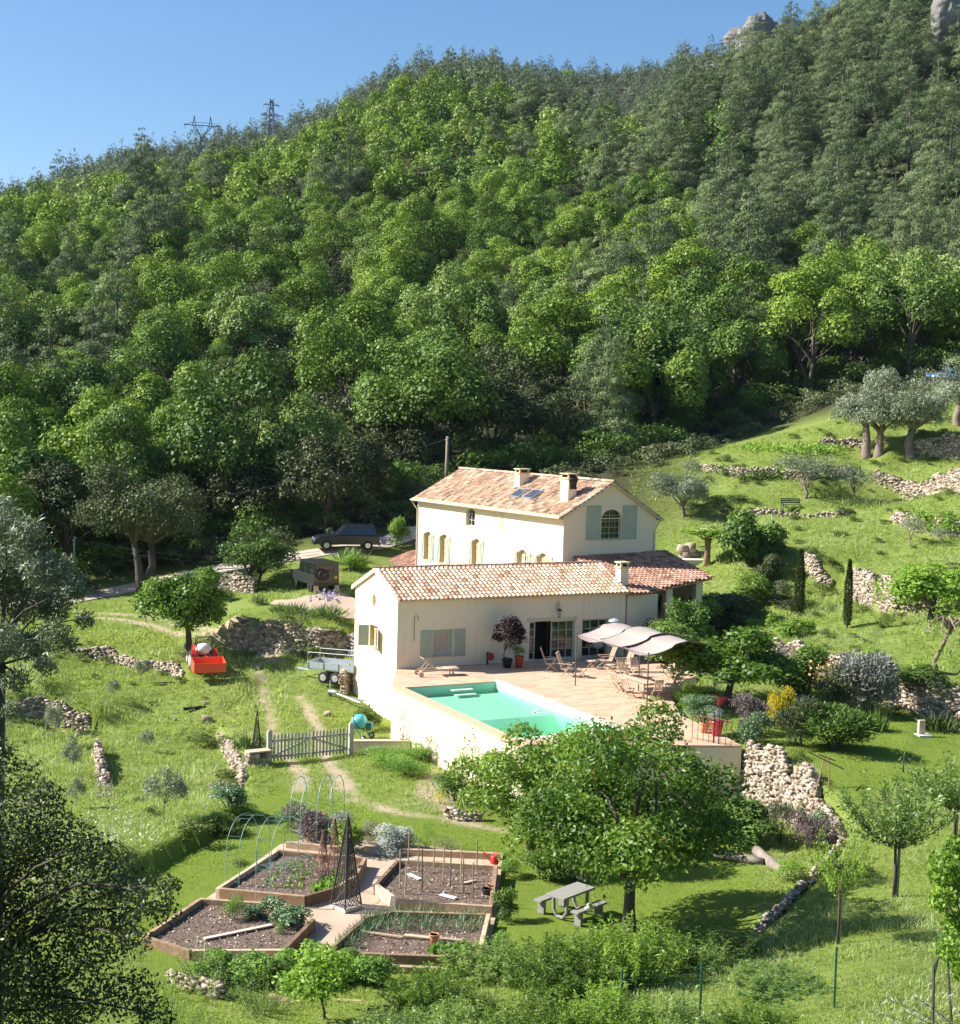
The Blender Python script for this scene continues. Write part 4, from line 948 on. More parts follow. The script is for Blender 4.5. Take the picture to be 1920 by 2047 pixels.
def tree_label_kind(k, lk): return {'oak': 'bright green oak', 'oakpale': 'pale green oak', 'oakdeep': 'deep green oak', 'pine': 'grey green pine', 'pine_hazed': 'haze-tinted pine', 'holm': 'dark holm oak', 'scrub': 'grey green thicket'}[lk]
indiv.sort(key=lambda t: t[2])
LIM = dict(oak=300, pine=300, holm=230, scrubsite=0)
def landmark(px, py):
    hz = 'left edge' if px < 120 else 'far left' if px < 380 else 'left' if px < 680 else 'centre' if px < 1000 else 'right' if px < 1350 else 'far right' if px < 1700 else 'right edge'
    return hz
rows_ = {}
for (k, x, y, z, px, py) in indiv:
    if k == 'scrubsite': k = 'holm'; low_ = True
    else: low_ = False
    lk = k
    if k == 'oak': r_ = rgw.random(); lk = 'oak' if r_ < .6 else 'oakpale' if r_ < .78 else 'oakdeep'
    if k == 'pine' and y > 440: lk = 'pine_hazed'
    if low_: lk = 'scrub'
    i = int(rgw.integers(len(PR[k]))); s = rgw.uniform(.72, 1.5) * (1.15 if k == 'oak' and y < 190 else 1.22 if k == 'pine' else 1)
    if low_: s *= .45
    if y > 440: s *= rgw.uniform(.5, 1.)
    rz = rgw.random() * 6.28; hs = rgw.uniform(.88, 1.12)
    c_ = cnt.get(k, 0)
    cpx, cpy = pix((x, y, z + 4 * s))
    if c_ < LIM[k] and -60 < cpx < 1980 and cpy < 1180:
        cnt[k] = c_ + 1
        cm, tm = hill_mesh(k, i, lk)
        nm = {'oak': 'oak_tree', 'pine': 'pine_tree', 'holm': 'holm_oak'}[k]
        band = 'foot of the hill' if y < 135 else 'lower slope' if y < 175 else 'middle slope' if y < 230 else 'upper slope' if y < 320 else 'ridge' if y < 460 else 'far ridge'
        rows_.setdefault((tree_label_kind(k, lk), band), []).append((cpx, cpy))
        r = thing(nm, '', {'oak': 'tree', 'pine': 'tree', 'holm': 'tree'}[k], (x, y, z), rz, {'oak': 'oaks on the wooded hillside', 'pine': 'pines on the wooded hillside', 'holm': 'holm oaks on the wooded hillside'}[k])
        r.scale = (s, s, s * hs); r['_k'] = tree_label_kind(k, lk); r['_b'] = band; r['_x'] = cpx
        oc = ob('crown', cm, parent=r); ob('trunk', tm, parent=r)
    else: far_acc.append((k, lk, i, x, y, z, s, rz, hs))
# unique labels: kind + band + order from the left
byk = {}
for o in COL.objects:
    if '_k' in o.keys(): byk.setdefault((o['_k'], o['_b']), []).append(o)
def ordw(n):
    b = ['', 'first', 'second', 'third', 'fourth', 'fifth', 'sixth', 'seventh', 'eighth', 'ninth', 'tenth', 'eleventh', 'twelfth', 'thirteenth', 'fourteenth', 'fifteenth', 'sixteenth', 'seventeenth', 'eighteenth', 'nineteenth']
    tn = ['', '', 'twent', 'thirt', 'fort', 'fift', 'sixt', 'sevent', 'eight', 'ninet']
    if n < 20: return b[n]
    if n < 100: return tn[n // 10] + ('ieth' if n % 10 == 0 else 'y-' + b[n % 10])
    return 'hundred and ' + ordw(n - 100) if n > 100 else 'hundredth'
for (k, b), L in byk.items():
    L.sort(key=lambda o: o['_x'])
    for i, o in enumerate(L):
        o['label'] = f"{k} on the {b} of the wood, {ordw(i + 1)} from the left"
        for q_ in ('_k', '_b', '_x'): del o[q_]
# the rest of the wood reads as one mass
acc = {}
for (k, lk, i, x, y, z, s, rz, hs) in far_acc:
    (V, Fc, T), m = PR[k][i]; n = len(V) // 4; keep = 1900 if y < 260 else 1300 if y < 440 else 600
    sel = rgw.choice(n, min(keep, n), replace=False); W4 = V.reshape(n, 4, 3)[sel].copy()
    c4 = W4.mean(1, keepdims=True); W4 = c4 + (W4 - c4) * (1.9 if keep > 1500 else 2.3 if keep > 700 else 3.6)
    c, s_ = math.cos(rz), math.sin(rz); A_ = np.stack([W4[..., 0] * c - W4[..., 1] * s_, W4[..., 0] * s_ + W4[..., 1] * c, W4[..., 2] * hs], -1) * s + (x, y, z)
    tt = np.clip(T.reshape(n, 4)[sel] * .6 + rgw.random() * .4, 0, 1)
    a = acc.setdefault(lk, [[], []]); a[0].append(A_.reshape(-1, 3)); a[1].append(tt.ravel())
keys = list(acc); Vs, Ts, Ms = [], [], []
for j, lk in enumerate(keys):
    v = np.concatenate(acc[lk][0]); Vs.append(v); Ts.append(np.concatenate(acc[lk][1])); Ms.append(np.full(len(v) // 4, j, np.int32))
if Vs:
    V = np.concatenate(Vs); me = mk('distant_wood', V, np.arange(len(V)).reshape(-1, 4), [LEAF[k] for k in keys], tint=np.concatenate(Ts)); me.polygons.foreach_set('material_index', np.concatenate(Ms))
    o = ob('distant_wood', me); tag(o, 'dense mixed wood of oaks and pines filling the gaps higher up the hillside', 'woodland', kind='stuff')
print('WOOD', cnt, len(far_acc), 'stuff quads', len(V) // 4)
# undergrowth between and below the trees
def scatter_mesh(name, pts, fn, label, cat, mats, kind='stuff'): ...
ug = []
rgu = np.random.default_rng(9)
cand = np.c_[rgu.uniform(-75, 95, 9000), rgu.uniform(97, 230, 9000)]; cand = cand[np.abs(cand[:, 0]) < cand[:, 1] * .42]
cz = hgt(cand); A1, T1 = [], []
for (x, y), z in zip(cand, cz):
    px, py = pix((x, y, z))
    if py > np.interp(px, edge[:, 0], edge[:, 1]) + (30 if px > 1100 else 8): continue
    (V, Fc, T), m = PR['scrub'][int(rgu.integers(4))]; n = len(V) // 4; sel = rgu.choice(n, 130, replace=False); W4 = V.reshape(n, 4, 3)[sel]
    c4 = W4.mean(1, keepdims=True); W4 = c4 + (W4 - c4) * 1.5; s = rgu.uniform(.35, 1.); 
    A1.append((W4 * s + (x, y, z)).reshape(-1, 3)); T1.append(np.clip(T.reshape(n, 4)[sel] * .6 + rgu.random() * .4, 0, 1).ravel())
V = np.concatenate(A1); o = ob('undergrowth', mk('undergrowth', V, np.arange(len(V)).reshape(-1, 4), LEAF['scrub'], tint=np.concatenate(T1))); tag(o, 'low grey green scrub covering the ground under the hillside trees', 'undergrowth', kind='stuff')

A1, T1 = [], []
for (x, y), z in zip(cand, cz):
    px, py = pix((x, y, z)); e = np.interp(px, edge[:, 0], edge[:, 1])
    if not (e - 62 < py < e + (6 if px > 900 else -2)) or rgu.random() > .42: continue
    (V, Fc, T), m = PR['scrub'][int(rgu.integers(4))]; n = len(V) // 4; sel = rgu.choice(n, 420, replace=False); W4 = V.reshape(n, 4, 3)[sel]
    c4 = W4.mean(1, keepdims=True); W4 = c4 + (W4 - c4) * .8; s = rgu.uniform(.7, 1.9)
    A1.append((W4 * (s, s, s * rgu.uniform(.8, 1.3)) + (x, y, z)).reshape(-1, 3)); T1.append(np.clip(T.reshape(n, 4)[sel] * .5 + rgu.random() * .5, 0, 1).ravel())
V = np.concatenate(A1); o = ob('edge_thicket', mk('edge_thicket', V, np.arange(len(V)).reshape(-1, 4), LEAF['oakdeep'], tint=np.concatenate(T1))); tag(o, 'continuous dark green thicket closing the foot of the wood', 'thicket', kind='stuff')
# ============================================================ STONE WALLS
stone_m = tintmat('limestone', [(0, (.11, .085, .065)), (.35, (.27, .21, .155)), (.7, (.44, .355, .275)), (1, (.60, .52, .43))], .95, 5, .45, .03)
_ic = []
def rockverts(rg, sx, sy, sz, lod=1):
    """rounded irregular stone: squashed jittered cube-sphere, 26 vertices"""
    g = (-1, 0, 1) if lod else (-1, 1); V = []; ids = {}
    for x in g:
        for y in g:
            for z in g:
                if max(abs(x), abs(y), abs(z)) == 1: ids[(x, y, z)] = len(V); V.append((x, y, z))
    V = np.array(V, float); l = np.linalg.norm(V, axis=1, keepdims=True); V = V / l ** .32 * (1 + rg.normal(size=(len(V), 1)) * .10) + rg.normal(size=V.shape) * .09
    return V * (sx / 2, sy / 2, sz / 2)
def rockfaces(lod=1):
    g = (-1, 0, 1) if lod else (-1, 1); ids = {}; n = 0
    for x in g:
        for y in g:
            for z in g:
                if max(abs(x), abs(y), abs(z)) == 1: ids[(x, y, z)] = n; n += 1
    Fs = []
    for ax in range(3):
        for sgn in (-1, 1):
            o = [i for i in range(3) if i != ax]
            for a0, a1 in zip(g[:-1], g[1:]):
                for b0, b1 in zip(g[:-1], g[1:]):
                    q = []
                    for a, b in ((a0, b0), (a1, b0), (a1, b1), (a0, b1)):
                        v = [0, 0, 0]; v[ax] = sgn; v[o[0]] = a; v[o[1]] = b; q.append(ids[tuple(v)])
                    Fs.append(q if sgn * (1 if ax != 1 else -1) > 0 else q[::-1])
    return np.array(Fs)
RF = {1: rockfaces(1), 0: rockfaces(0)}; RN = {1: 26, 0: 8}
def rocks_mesh(name, items, rg, lod=1, mat=None):
    """items: (pos, size(3), heading)"""
    Vs, Fs, T = [], [], []; n = 0
    for (p, s, h) in items:
        v = rockverts(rg, *s, lod); a = h + rg.normal() * .25; b = rg.normal() * .2; c, s_ = math.cos(a), math.sin(a)
        v = np.c_[v[:, 0] * c - v[:, 1] * s_, v[:, 0] * s_ + v[:, 1] * c, v[:, 2] + v[:, 0] * b * .5] + p
        Vs.append(v); Fs.append(RF[lod] + n); T.append(np.full(len(v), np.clip(rg.normal(.55, .22), 0, 1))); n += RN[lod]
    return mk(name, np.concatenate(Vs), np.concatenate(Fs), mat or stone_m, False, tint=np.concatenate(T))
def stone_wall(label, pl, heights, size=.3, seed=1, thick=.35, lod=1, free=False, fall=.0, nm='dry_stone_wall', side=-1, batter=.12, group=None):
    """courses of rough stones along a ground polyline; face set towards the low side"""
    size *= .58; rg = np.random.default_rng(seed); pl = [np.array(p[:2], float) for p in pl]; L = [0]
    for i in range(1, len(pl)): L.append(L[-1] + np.linalg.norm(pl[i] - pl[i - 1]))
    items = []; hs = np.interp(np.linspace(0, 1, 50), np.linspace(0, 1, len(heights)), heights)
    nr = int(max(heights) / (size * .55)) + 1; base = {}
    smp = np.linspace(0, L[-1], int(L[-1] / .4) + 2); bx = np.interp(smp, L, [p[0] for p in pl]); by = np.interp(smp, L, [p[1] for p in pl])
    dx = np.gradient(bx); dy = np.gradient(by); l_ = np.hypot(dx, dy); nx_, ny_ = -dy / l_, dx / l_     # left = high side
    zl = hgt(np.c_[bx + nx_ * side * .35, by + ny_ * side * .35])
    for r in range(nr):
        z = r * size * .55; s = rg.random() * size
        while s < L[-1]:
            w_ = size * rg.uniform(.65, 1.5); u = s / L[-1]; hh = np.interp(u, np.linspace(0, 1, 50), hs) * (.95 + .45 * noise.noise(Vector((s * .8, seed, 0))))
            if z < hh:
                x = np.interp(s, smp, bx); y = np.interp(s, smp, by); ax_ = np.interp(s, smp, nx_); ay_ = np.interp(s, smp, ny_); zb = np.interp(s, smp, zl); hd = math.atan2(-ax_, ay_)
                o_ = side * (thick * .35) - side * batter * z + rg.normal() * .04
                for kk in ((0, 1) if (free or z + size > hh) else (0,)):
                    oo = o_ - side * kk * size * .8
                    items.append((np.array([x + ax_ * oo, y + ay_ * oo, zb + z + size * .25 + rg.normal() * .03 - (.04 if kk else 0)]), (w_ * 1.25, size * rg.uniform(.8, 1.2), size * rg.uniform(.5, .85)), hd))
            s += w_ * .98
        size_ = size
    o = ob(nm, rocks_mesh(nm, items, rg, lod)); tag(o, label, 'stone wall', group or 'dry stone walls'); return o
WL = {w_[0]: w_[1] for w_ in WALLS}
stone_wall('tall rough stone retaining wall below the driveway, left of the annexe', WL['bank_wall'], [1.2, 2.0, 2.0, 1.7, 1.6], .34, 1)
stone_wall('low broken line of grey stones across the meadow left of the red tractor', WL['field_wall'], [.5, .8, .7, .5, .9, .5], .26, 2)
stone_wall('short curved stone wall at the left edge beside the olive tree', WL['left_wall'], [.9, 1.5, 1.4, 1.0], .27, 3)
stone_wall('narrow crumbling stone wall running down the meadow left of the wooden gate', WL['gate_wall'], [.4, .9, .9, .8], .25, 4)
stone_wall('long stone wall behind the flower shrubs, right of the terrace', WL['garden_wall'], [1.0, 1.2, 1.2, 1.5, 2.0, 2.0, 1.8], .33, 5)
stone_wall('broad pale stone terrace wall behind the leafy tree at the right edge', WL['mid_wall'], [1.6, 2.1, 2.0, 1.5], .36, 6, lod=0)
stone_wall('short stub of stone wall between the two slim cypresses', WL['stub_wall'], [1.0, 1.5, .7], .33, 7, lod=0)
stone_wall('ivy patched stone wall on the upper right slope', WL['slope_wall'], [.8, 1.2, 1.2], .33, 8, lod=0)
stone_wall('pale stone terrace wall below the three big olives', WL['upper_wall'], [1.1, 1.6, 1.7], .38, 9, lod=0)
stone_wall('highest pale stone wall, right of the three big olives', WL['top_wall'], [1.4, 2.2, 2.2], .38, 10, lod=0)
stone_wall('overgrown low stone wall behind the round olive', WL['low_terrace'], [.5, .9, .8, .8], .33, 11, lod=0)
stone_wall('low rubble wall left of the three big olive trunks', WL['path_wall'], [.6, .9, .6], .33, 12, lod=0)
stone_wall('broken row of stones at the dark bench on the slope', WL['bench_wall'], [.4, .6, .3, .5], .33, 13, lod=0)
stone_wall('curving high retaining wall of rounded stones, right of the terrace corner', BW[:5], [2.6, 2.5, 2.3, 1.5, .5], .27, 14, side=-1, nm='dry_stone_wall', batter=.16)
stone_wall('low pale kerb of stones between the lawn and the right hand slope', BW[4:], [.45, .4, .4, .35], .2, 15)
stone_wall('thin upright strip of stones in the meadow, nearest the dark tree', [G(195, 1505), G(205, 1550), G(215, 1570)], [.6, .7, .3], .22, 16, free=True)
stone_wall('rubble heap of stones behind the grey trailer', [G(672, 1300), G(700, 1290), G(712, 1310)], [1.1, 1.4, 1.2], .32, 17, free=True)
stone_wall('stones piled against the house wall under the trailer', [G(684, 1385), G(700, 1372), G(712, 1362)], [1.2, 1.3, 1.2], .3, 18, free=True)
stone_wall('shaded stone wall beside the small tree and the parked off-roader', [G(440, 1178), G(470, 1182), G(510, 1185)], [1.2, 1.3, 1.1], .32, 19, free=True)
stone_wall('few pale stones lining the soil bank under the pool wall', [G(893, 1633), G(925, 1640), G(965, 1640)], [.35, .35, .3], .26, 20)
# ============================================================ VEHICLES AND TOOLS
rubber = plain('tyre_rubber', (.02, .02, .02), .85); chrome = plain('dull_chrome', (.5, .5, .5), .3, .8)
def paint(name, c, rough=.3): return plain(name, c, rough, 0, .04, 2)
def wheels(root, pos, r, wd, ax='y', rim=None):
    for p in pos:
        m = MB(); m.wheel(p, r, wd, ax, 20); wv = ob('wheel', m, rubber, root, True)
        m = MB(); m.wheel(p, r * .6, wd + .03, ax, 14); ob('rim', m, rim or chrome, wv)
def car(root, body_mat, L=4.5, W=1.8, Hh=1.75, suv=True):
    """estate/off-road car, nose towards +x"""
    m = MB(); h0, hb = .42, 1.0; x0, x1 = -L / 2, L / 2
    prof = [(x0, h0), (x0 - .05, .62), (x0, hb), (x0 + .12, hb + .06), (x1 - 1.2, hb + .04), (x1 - .25, hb - .08), (x1, .78), (x1 + .03, .55), (x1 - .05, h0)]
    secs = []
    for y, k in ((-W / 2, .0), (-W / 2 + .08, .05), (W / 2 - .08, .05), (W / 2, .0)):
        secs.append([(x, y, z + (k if z > .9 else 0)) for x, z in prof])
    V = [p for s in secs for p in s]; n = len(prof)
    m.add(V, [(i * n + j, (i + 1) * n + j, (i + 1) * n + (j + 1) % n, i * n + (j + 1) % n) for i in range(3) for j in range(n)] + [tuple(range(n)), tuple(3 * n + j for j in range(n))[::-1]])
    b = ob('body', m, body_mat, root, bevel=.03)
    m = MB(); c0, c1 = x0 + .12, x1 - 1.45; t0, t1 = c0 + .22, c1 - .75
    for y0, y1 in ((W / 2 - .06, W / 2 - .2),): m.add([(c0, -y0, hb), (c1, -y0, hb), (c1, y0, hb), (c0, y0, hb), (t0, -y1, Hh), (t1, -y1, Hh), (t1, y1, Hh), (t0, y1, Hh)], [(4, 5, 6, 7), (0, 1, 5, 4), (1, 2, 6, 5), (2, 3, 7, 6), (3, 0, 4, 7)])
    ob('cabin_glass', m, mat_glass('car_glass', (.02, .025, .035)) if 'cg' not in MATS else MATS['cg'], root)
    m = MB(); m.box(((t0 + t1) / 2, 0, Hh + .02), (t1 - t0 + .08, 2 * (W / 2 - .2) + .06, .05))
    for u in (0, .38, .72, 1):
        xb = c0 + (c1 - c0) * u; xt = t0 + (t1 - t0) * u
        for s in (-1, 1): m.beam((xb, s * (W / 2 - .055), hb), (xt, s * (W / 2 - .195), Hh), .07, .03)
    ob('roof', m, body_mat, root)
    if suv:
        m = MB()
        for s in (-1, 1): m.tube([(t0 + .1, s * .62, Hh + .12), (t1 - .1, s * .62, Hh + .12)], .02, 5)
        ob('roof_rail', m, black_metal, root)
    wheels(root, [(x1 - .85, s * (W / 2 - .1), .36) for s in (-1, 1)] + [(x0 + .8, s * (W / 2 - .1), .36) for s in (-1, 1)], .36, .24)
    for s in (-1, 1):
        m = MB(); m.box((x1 - .02, s * (W / 2 - .32), .74), (.1, .38, .17)); ob('headlight', m, plain('lamp_glass', (.6, .62, .65), .15), root)
        m = MB(); m.box((x0, s * (W / 2 - .12), .85), (.08, .14, .3)); ob('tail_light', m, plain('tail_red', (.3, .02, .02), .3), root)
        m = MB(); m.box((c1 - .25, s * (W / 2 + .07), 1.08), (.12, .16, .13)); ob('mirror', m, body_mat, root)
    m = MB(); m.box((x1 + .02, 0, .48), (.14, W - .1, .18)); m.box((x0 - .04, 0, .48), (.14, W - .1, .18)); ob('bumper', m, black_metal, root)
p = G(691, 1098); t = thing('parked_car', 'dark blue estate off-road car parked in shade on the track behind', 'car', p, R(192)); car(t, paint('dark_blue_paint', (.010, .014, .022)), 4.6, 1.85, 1.75)
t = thing('parked_car', 'bright blue car half hidden under trees at the upper right edge', 'car', G(1893, 768), R(200)); car(t, paint('blue_paint', (.04, .12, .35)), 4.2, 1.75, 1.5, False)
# boxy off-roader seen from the rear
def offroader():
    p = G(628, 1179); t = thing('offroad_car', 'boxy dark off-road car with a spare wheel on its back door, on the driveway', 'car', p, R(120))
    bm_ = paint('dark_green_paint', (.025, .03, .028)); m = MB(); W = 1.75
    m.prism([(-2.0, .55), (2.0, .55), (2.05, 1.15), (.75, 1.2), (-2.0, 1.2)], 'y', -W / 2, W / 2); ob('body', m, bm_, t, bevel=.03)
    m = MB(); m.prism([(-1.98, 1.2), (.72, 1.2), (.45, 1.9), (-1.92, 1.92)], 'y', -W / 2 + .06, W / 2 - .06); ob('cabin_glass', m, glass_m, t)
    m = MB(); m.box((-.73, 0, 1.95), (2.55, W - .06, .1))
    for x in (-1.96, -1.0, -.1): 
        for s in (-1, 1): m.beam((x, s * (W / 2 - .04), 1.2), (x + .03, s * (W / 2 - .06), 1.93), .12, .04)
    for s in (-1, 1): m.box((-1.97, s * .62, 1.55), (.06, .3, .72)); 
    m.box((-1.985, 0, 1.8), (.05, W - .14, .24)); m.box((-1.985, 0, 1.3), (.05, W - .14, .22)); ob('roof', m, bm_, t)
    m = MB(); m.wheel((-2.14, .28, 1.22), .37, .22, 'x', 20); s_ = ob('spare_wheel', m, rubber, t, True); m = MB(); m.wheel((-2.16, .28, 1.22), .2, .24, 'x', 14); ob('rim', m, black_metal, s_)
    wheels(t, [(1.3, s * .72, .4) for s in (-1, 1)] + [(-1.2, s * .72, .4) for s in (-1, 1)], .4, .24, rim=black_metal)
    for s in (-1, 1):
        m = MB(); m.box((-2.02, s * .72, .35), (.03, .3, .35)); ob('mud_flap', m, plain('mud_flap_tan', (.42, .35, .26), .9), t)
        m = MB(); m.wheel((-2.03, s * .78, .92), .05, .04, 'x', 10); ob('tail_light', m, plain('tail_red', (.3, .02, .02), .3), t)
    m = MB(); m.box((-2.03, -.62, 1.02), (.02, .2, .18)); ob('number_plate', m, plain('amber_plate', (.6, .33, .04), .5), t)
    m = MB(); m.box((-2.06, 0, .6), (.12, W - .1, .14)); m.box((2.1, 0, .62), (.14, W, .18)); ob('bumper', m, black_metal, t)
offroader()
def tractor():
    p = G(405, 1338); t = thing('tractor', 'small red tractor with a white cover and an orange tipping box, by the tree', 'tractor', p, R(112))
    red = paint('tractor_red', (.45, .02, .015), .45); orange = paint('box_orange', (.78, .09, .03), .5)
    m = MB(); m.prism([(.5, .55), (2.0, .6), (2.0, 1.05), (1.8, 1.15), (.5, 1.2)], 'y', -.26, .26); ob('bonnet', m, red, t, bevel=.04)
    m = MB(); m.box((.1, 0, .6), (1.3, .35, .35)); m.box((-.1, 0, .85), (.5, .5, .1)); m.tube([(1.9, 0, .5), (1.9, 0, .42)], .1); m.box((1.6, 0, .42), (.12, 1.0, .1)); ob('chassis', m, black_metal, t)
    for s in (-1, 1):
        V = []; m = MB()
        for a in range(7):
            an = R(20 + a * 24); V += [(-.2 - .62 * math.cos(an), s * .42, .55 + .62 * math.sin(an)), (-.2 - .62 * math.cos(an), s * .72, .55 + .62 * math.sin(an))]
        m.add(V, [(2 * i, 2 * i + 1, 2 * i + 3, 2 * i + 2) for i in range(6)]); ob('mudguard', m, red, t)
    wheels(t, [(-.2, s * .62, .55) for s in (-1, 1)], .55, .28, rim=plain('pale_rim', (.55, .55, .5), .5))
    wheels(t, [(1.6, s * .5, .34) for s in (-1, 1)], .34, .18, rim=plain('pale_rim', (.55, .55, .5), .5))
    m = MB(); m.ball((-.15, .0, 1.15), .42, (1.0, 1.05, .8), 12, 8, jit=.1, rng=random.Random(3)); ob('seat_cover', m, plain('white_tarp', (.62, .62, .58), .8), t, True)
    m = MB()
    for s in (-1, 1): m.tube([(-.55, s * .42, .7), (-.55, s * .42, 1.9)], .025, 6)
    m.tube([(-.55, -.42, 1.9), (-.55, .42, 1.9)], .025, 6); ob('roll_bar', m, black_metal, t)
    m = MB(); m.box((-1.7, 0, .22), (.9, 1.7, .05)); 
    m.beam((-2.15, -.85, .45), (-2.15, .85, .45), .04, .5); m.beam((-1.25, -.85, .55), (-1.25, .85, .55), .04, .7)
    for s in (-1, 1): m.prism([(-2.15, .22), (-1.25, .22), (-1.25, .92), (-2.15, .7)], 'y', s * .85 - .02, s * .85 + .02)
    for z in (.45, .62): m.beam((-2.175, -.84, z), (-2.175, .84, z), .02, .03)
    m.tube([(-1.25, -.3, .7), (-.8, 0, .9), (-1.25, .3, .7)], .03); ob('tipping_box', m, orange, t)
    m = MB(); m.tube([(1.2, .18, 1.15), (1.2, .18, 1.6)], .03); ob('exhaust', m, black_metal, t)
tractor()
def trailer():
    p = G(672, 1362); t = thing('trailer', 'grey galvanised twin axle trailer with mesh tailgate, beside the annexe wall', 'trailer', p, R(160)); gal = plain('galvanised', (.45, .50, .52), .5, .3, .1, 4)
    m = MB(); m.box((0, 0, .72), (2.8, 1.5, .06))
    for s in (-1, 1): m.box((0, s * .75, .93), (2.8, .03, .36))
    m.box((1.4, 0, .93), (.03, 1.5, .36)); m.box((-1.4, 0, .93), (.03, 1.5, .36)); 
    for x in (-1.38, -.45, .45, 1.38):
        for s in (-1, 1): m.box((x, s * .78, .93), (.05, .04, .38))
    ob('load_bed', m, gal, t)
    m = MB()
    for x in np.linspace(-1.38, -.3, 9): m.tube([(x, -.74, 1.1), (x - .1, -.74, 1.6)], .015, 4)
    m.tube([(-1.4, -.74, 1.6), (-.3, -.74, 1.6)], .02, 4)
    for s in (-.74, .74): m.tube([(-1.4, s, 1.1), (-1.4, s, 1.65), (1.38, s, 1.62), (1.38, s, 1.1)], .018, 4)
    for y in np.linspace(-.7, .7, 12): m.tube([(-1.42, y, 1.1), (-1.42, y, 1.62)], .012, 4)
    ob('cage', m, gal, t)
    wheels(t, [(x, s * .84, .32) for x in (-.38, .34) for s in (-1, 1)], .32, .18, rim=plain('dusty_rim', (.45, .42, .38), .7))
    m = MB(); m.beam((1.4, .4, .6), (2.4, 0, .55), .06, .08); m.beam((1.4, -.4, .6), (2.4, 0, .55), .06, .08); m.tube([(2.3, 0, .55), (2.3, 0, .05)], .03); ob('drawbar', m, gal, t)
    m = MB()
    rr = random.Random(2)
    for i in range(9): m.box((rr.uniform(-1.2, .8), rr.uniform(-.5, .5), .82), (rr.uniform(.5, 1.2), .12, .05), rr.uniform(-.5, .5), t=rr.random())
    o = ob('scrap_wood', m, wood); o.parent = None; o.location = p; o.rotation_euler = (0, 0, R(160)); tag(o, 'loose scrap boards lying in the grey trailer', 'boards')
trailer()
# second drawbar with jockey wheel, lying on the grass
t = thing('trailer_drawbar', 'grey steel drawbar with a small wheel lying on the grass beside the annexe', 'drawbar', G(668, 1398), R(-38))
m = MB(); m.tube([(-.6, .2, .35), (.5, .0, .3), (2.0, -.1, .12)], .06, 8); m.beam((.4, .3, .2), (1.9, .45, .12), .07, .07); ob('bar', m, steel, t)
m = MB(); m.tube([(-.5, .2, .9), (-.5, .2, .25)], .035, 6); m.ball((-.1, .05, .38), .2, (1.4, .6, .6)); ob('jockey_stand', m, steel, t)
m = MB(); m.wheel((-.5, .2, .14), .14, .08, 'y', 14); ob('wheel', m, rubber, t)
def mixer():
    p = G(716, 1478); t = thing('cement_mixer', 'turquoise cement mixer standing by the gate and house corner', 'cement mixer', p, R(-20)); teal = paint('turquoise_paint', (.06, .38, .42), .45)
    m = MB(); m.lathe([(.001, -.38), (.2, -.36), (.36, -.1), (.37, .05), (.24, .36), (.22, .38)], (0, 0, 0), 18)
    M_ = Matrix.Rotation(R(55), 3, 'Y'); m.v = [tuple(M_ @ Vector(v) + Vector((0, 0, .85))) for v in m.v]; ob('drum', m, teal, t, True)
    m = MB(); V = []
    M2 = [M_ @ Vector((.375 * math.cos(a), .375 * math.sin(a), 0)) + Vector((0, 0, .85)) for a in np.linspace(0, 6.283, 19)]; m.tube(M2, .03, 6); ob('gear_ring', m, black_metal, t)
    m = MB()
    for s in (-1, 1): m.tube([(-.5, s * .42, 0), (0, s * .42, .85), (.45, s * .42, 0)], .03, 6)
    m.tube([(-.5, -.42, .02), (-.5, .42, .02)], .03); m.tube([(.45, -.42, .02), (.45, .42, .02)], .03); m.box((.4, .42, .6), (.3, .25, .35)); ob('frame', m, plain('dark_teal', (.03, .16, .17), .5), t)
    wheels(t, [(.5, s * .46, .16) for s in (-1, 1)], .16, .08)
mixer()
# ------------------------------------------------------------ gate
gp0, gp1 = G(538, 1527), G(701, 1510); gv = gp1 - gp0; gL = float(np.hypot(gv[0], gv[1])); ga = math.atan2(gv[1], gv[0])
grey_wood = tintmat('greyed_wood', [(0, (.24, .24, .21)), (1, (.50, .50, .44))], .85, 6, .3, .008)
t = thing('picket_gate', 'double grey wooden picket gate closing the grass track', 'gate', gp0, ga)
gz1 = float(gp1[2] - gp0[2])
for k, x in enumerate((0, gL)):
    m = MB(); z = gz1 * k; m.box((x, 0, .6 + z), (.2, .16, 1.7)); m.lathe([(.1, 0), (.08, .05), (0.01, .1)], (x, 0, 1.45 + z), 10); ob('post', m, grey_wood, t)
for k in range(2):
    x0, x1 = (.14, gL / 2 - .02) if k == 0 else (gL / 2 + .02, gL - .14); m = MB(); n = 11; zz = gz1 * (.25 + .5 * k); rr = random.Random(k)
    for i in range(n):
        x = x0 + (x1 - x0) * (i + .5) / n; m.prism([(x - .045, .12 + zz), (x + .045, .12 + zz), (x + .045, 1.22 + zz), (x + .02, 1.3 + zz), (x - .02, 1.3 + zz), (x - .045, 1.22 + zz)], 'y', -.05, -.03, rr.random())
    for z in (.3, 1.0): m.box(((x0 + x1) / 2, 0, z + zz), (x1 - x0, .045, .09))
    a, b = ((x0, .32 + zz), (x1, .98 + zz)) if k == 0 else ((x0, .98 + zz), (x1, .32 + zz)); m.beam((a[0], .0, a[1]), (b[0], .0, b[1]), .04, .08); ob('gate_leaf', m, grey_wood, t)
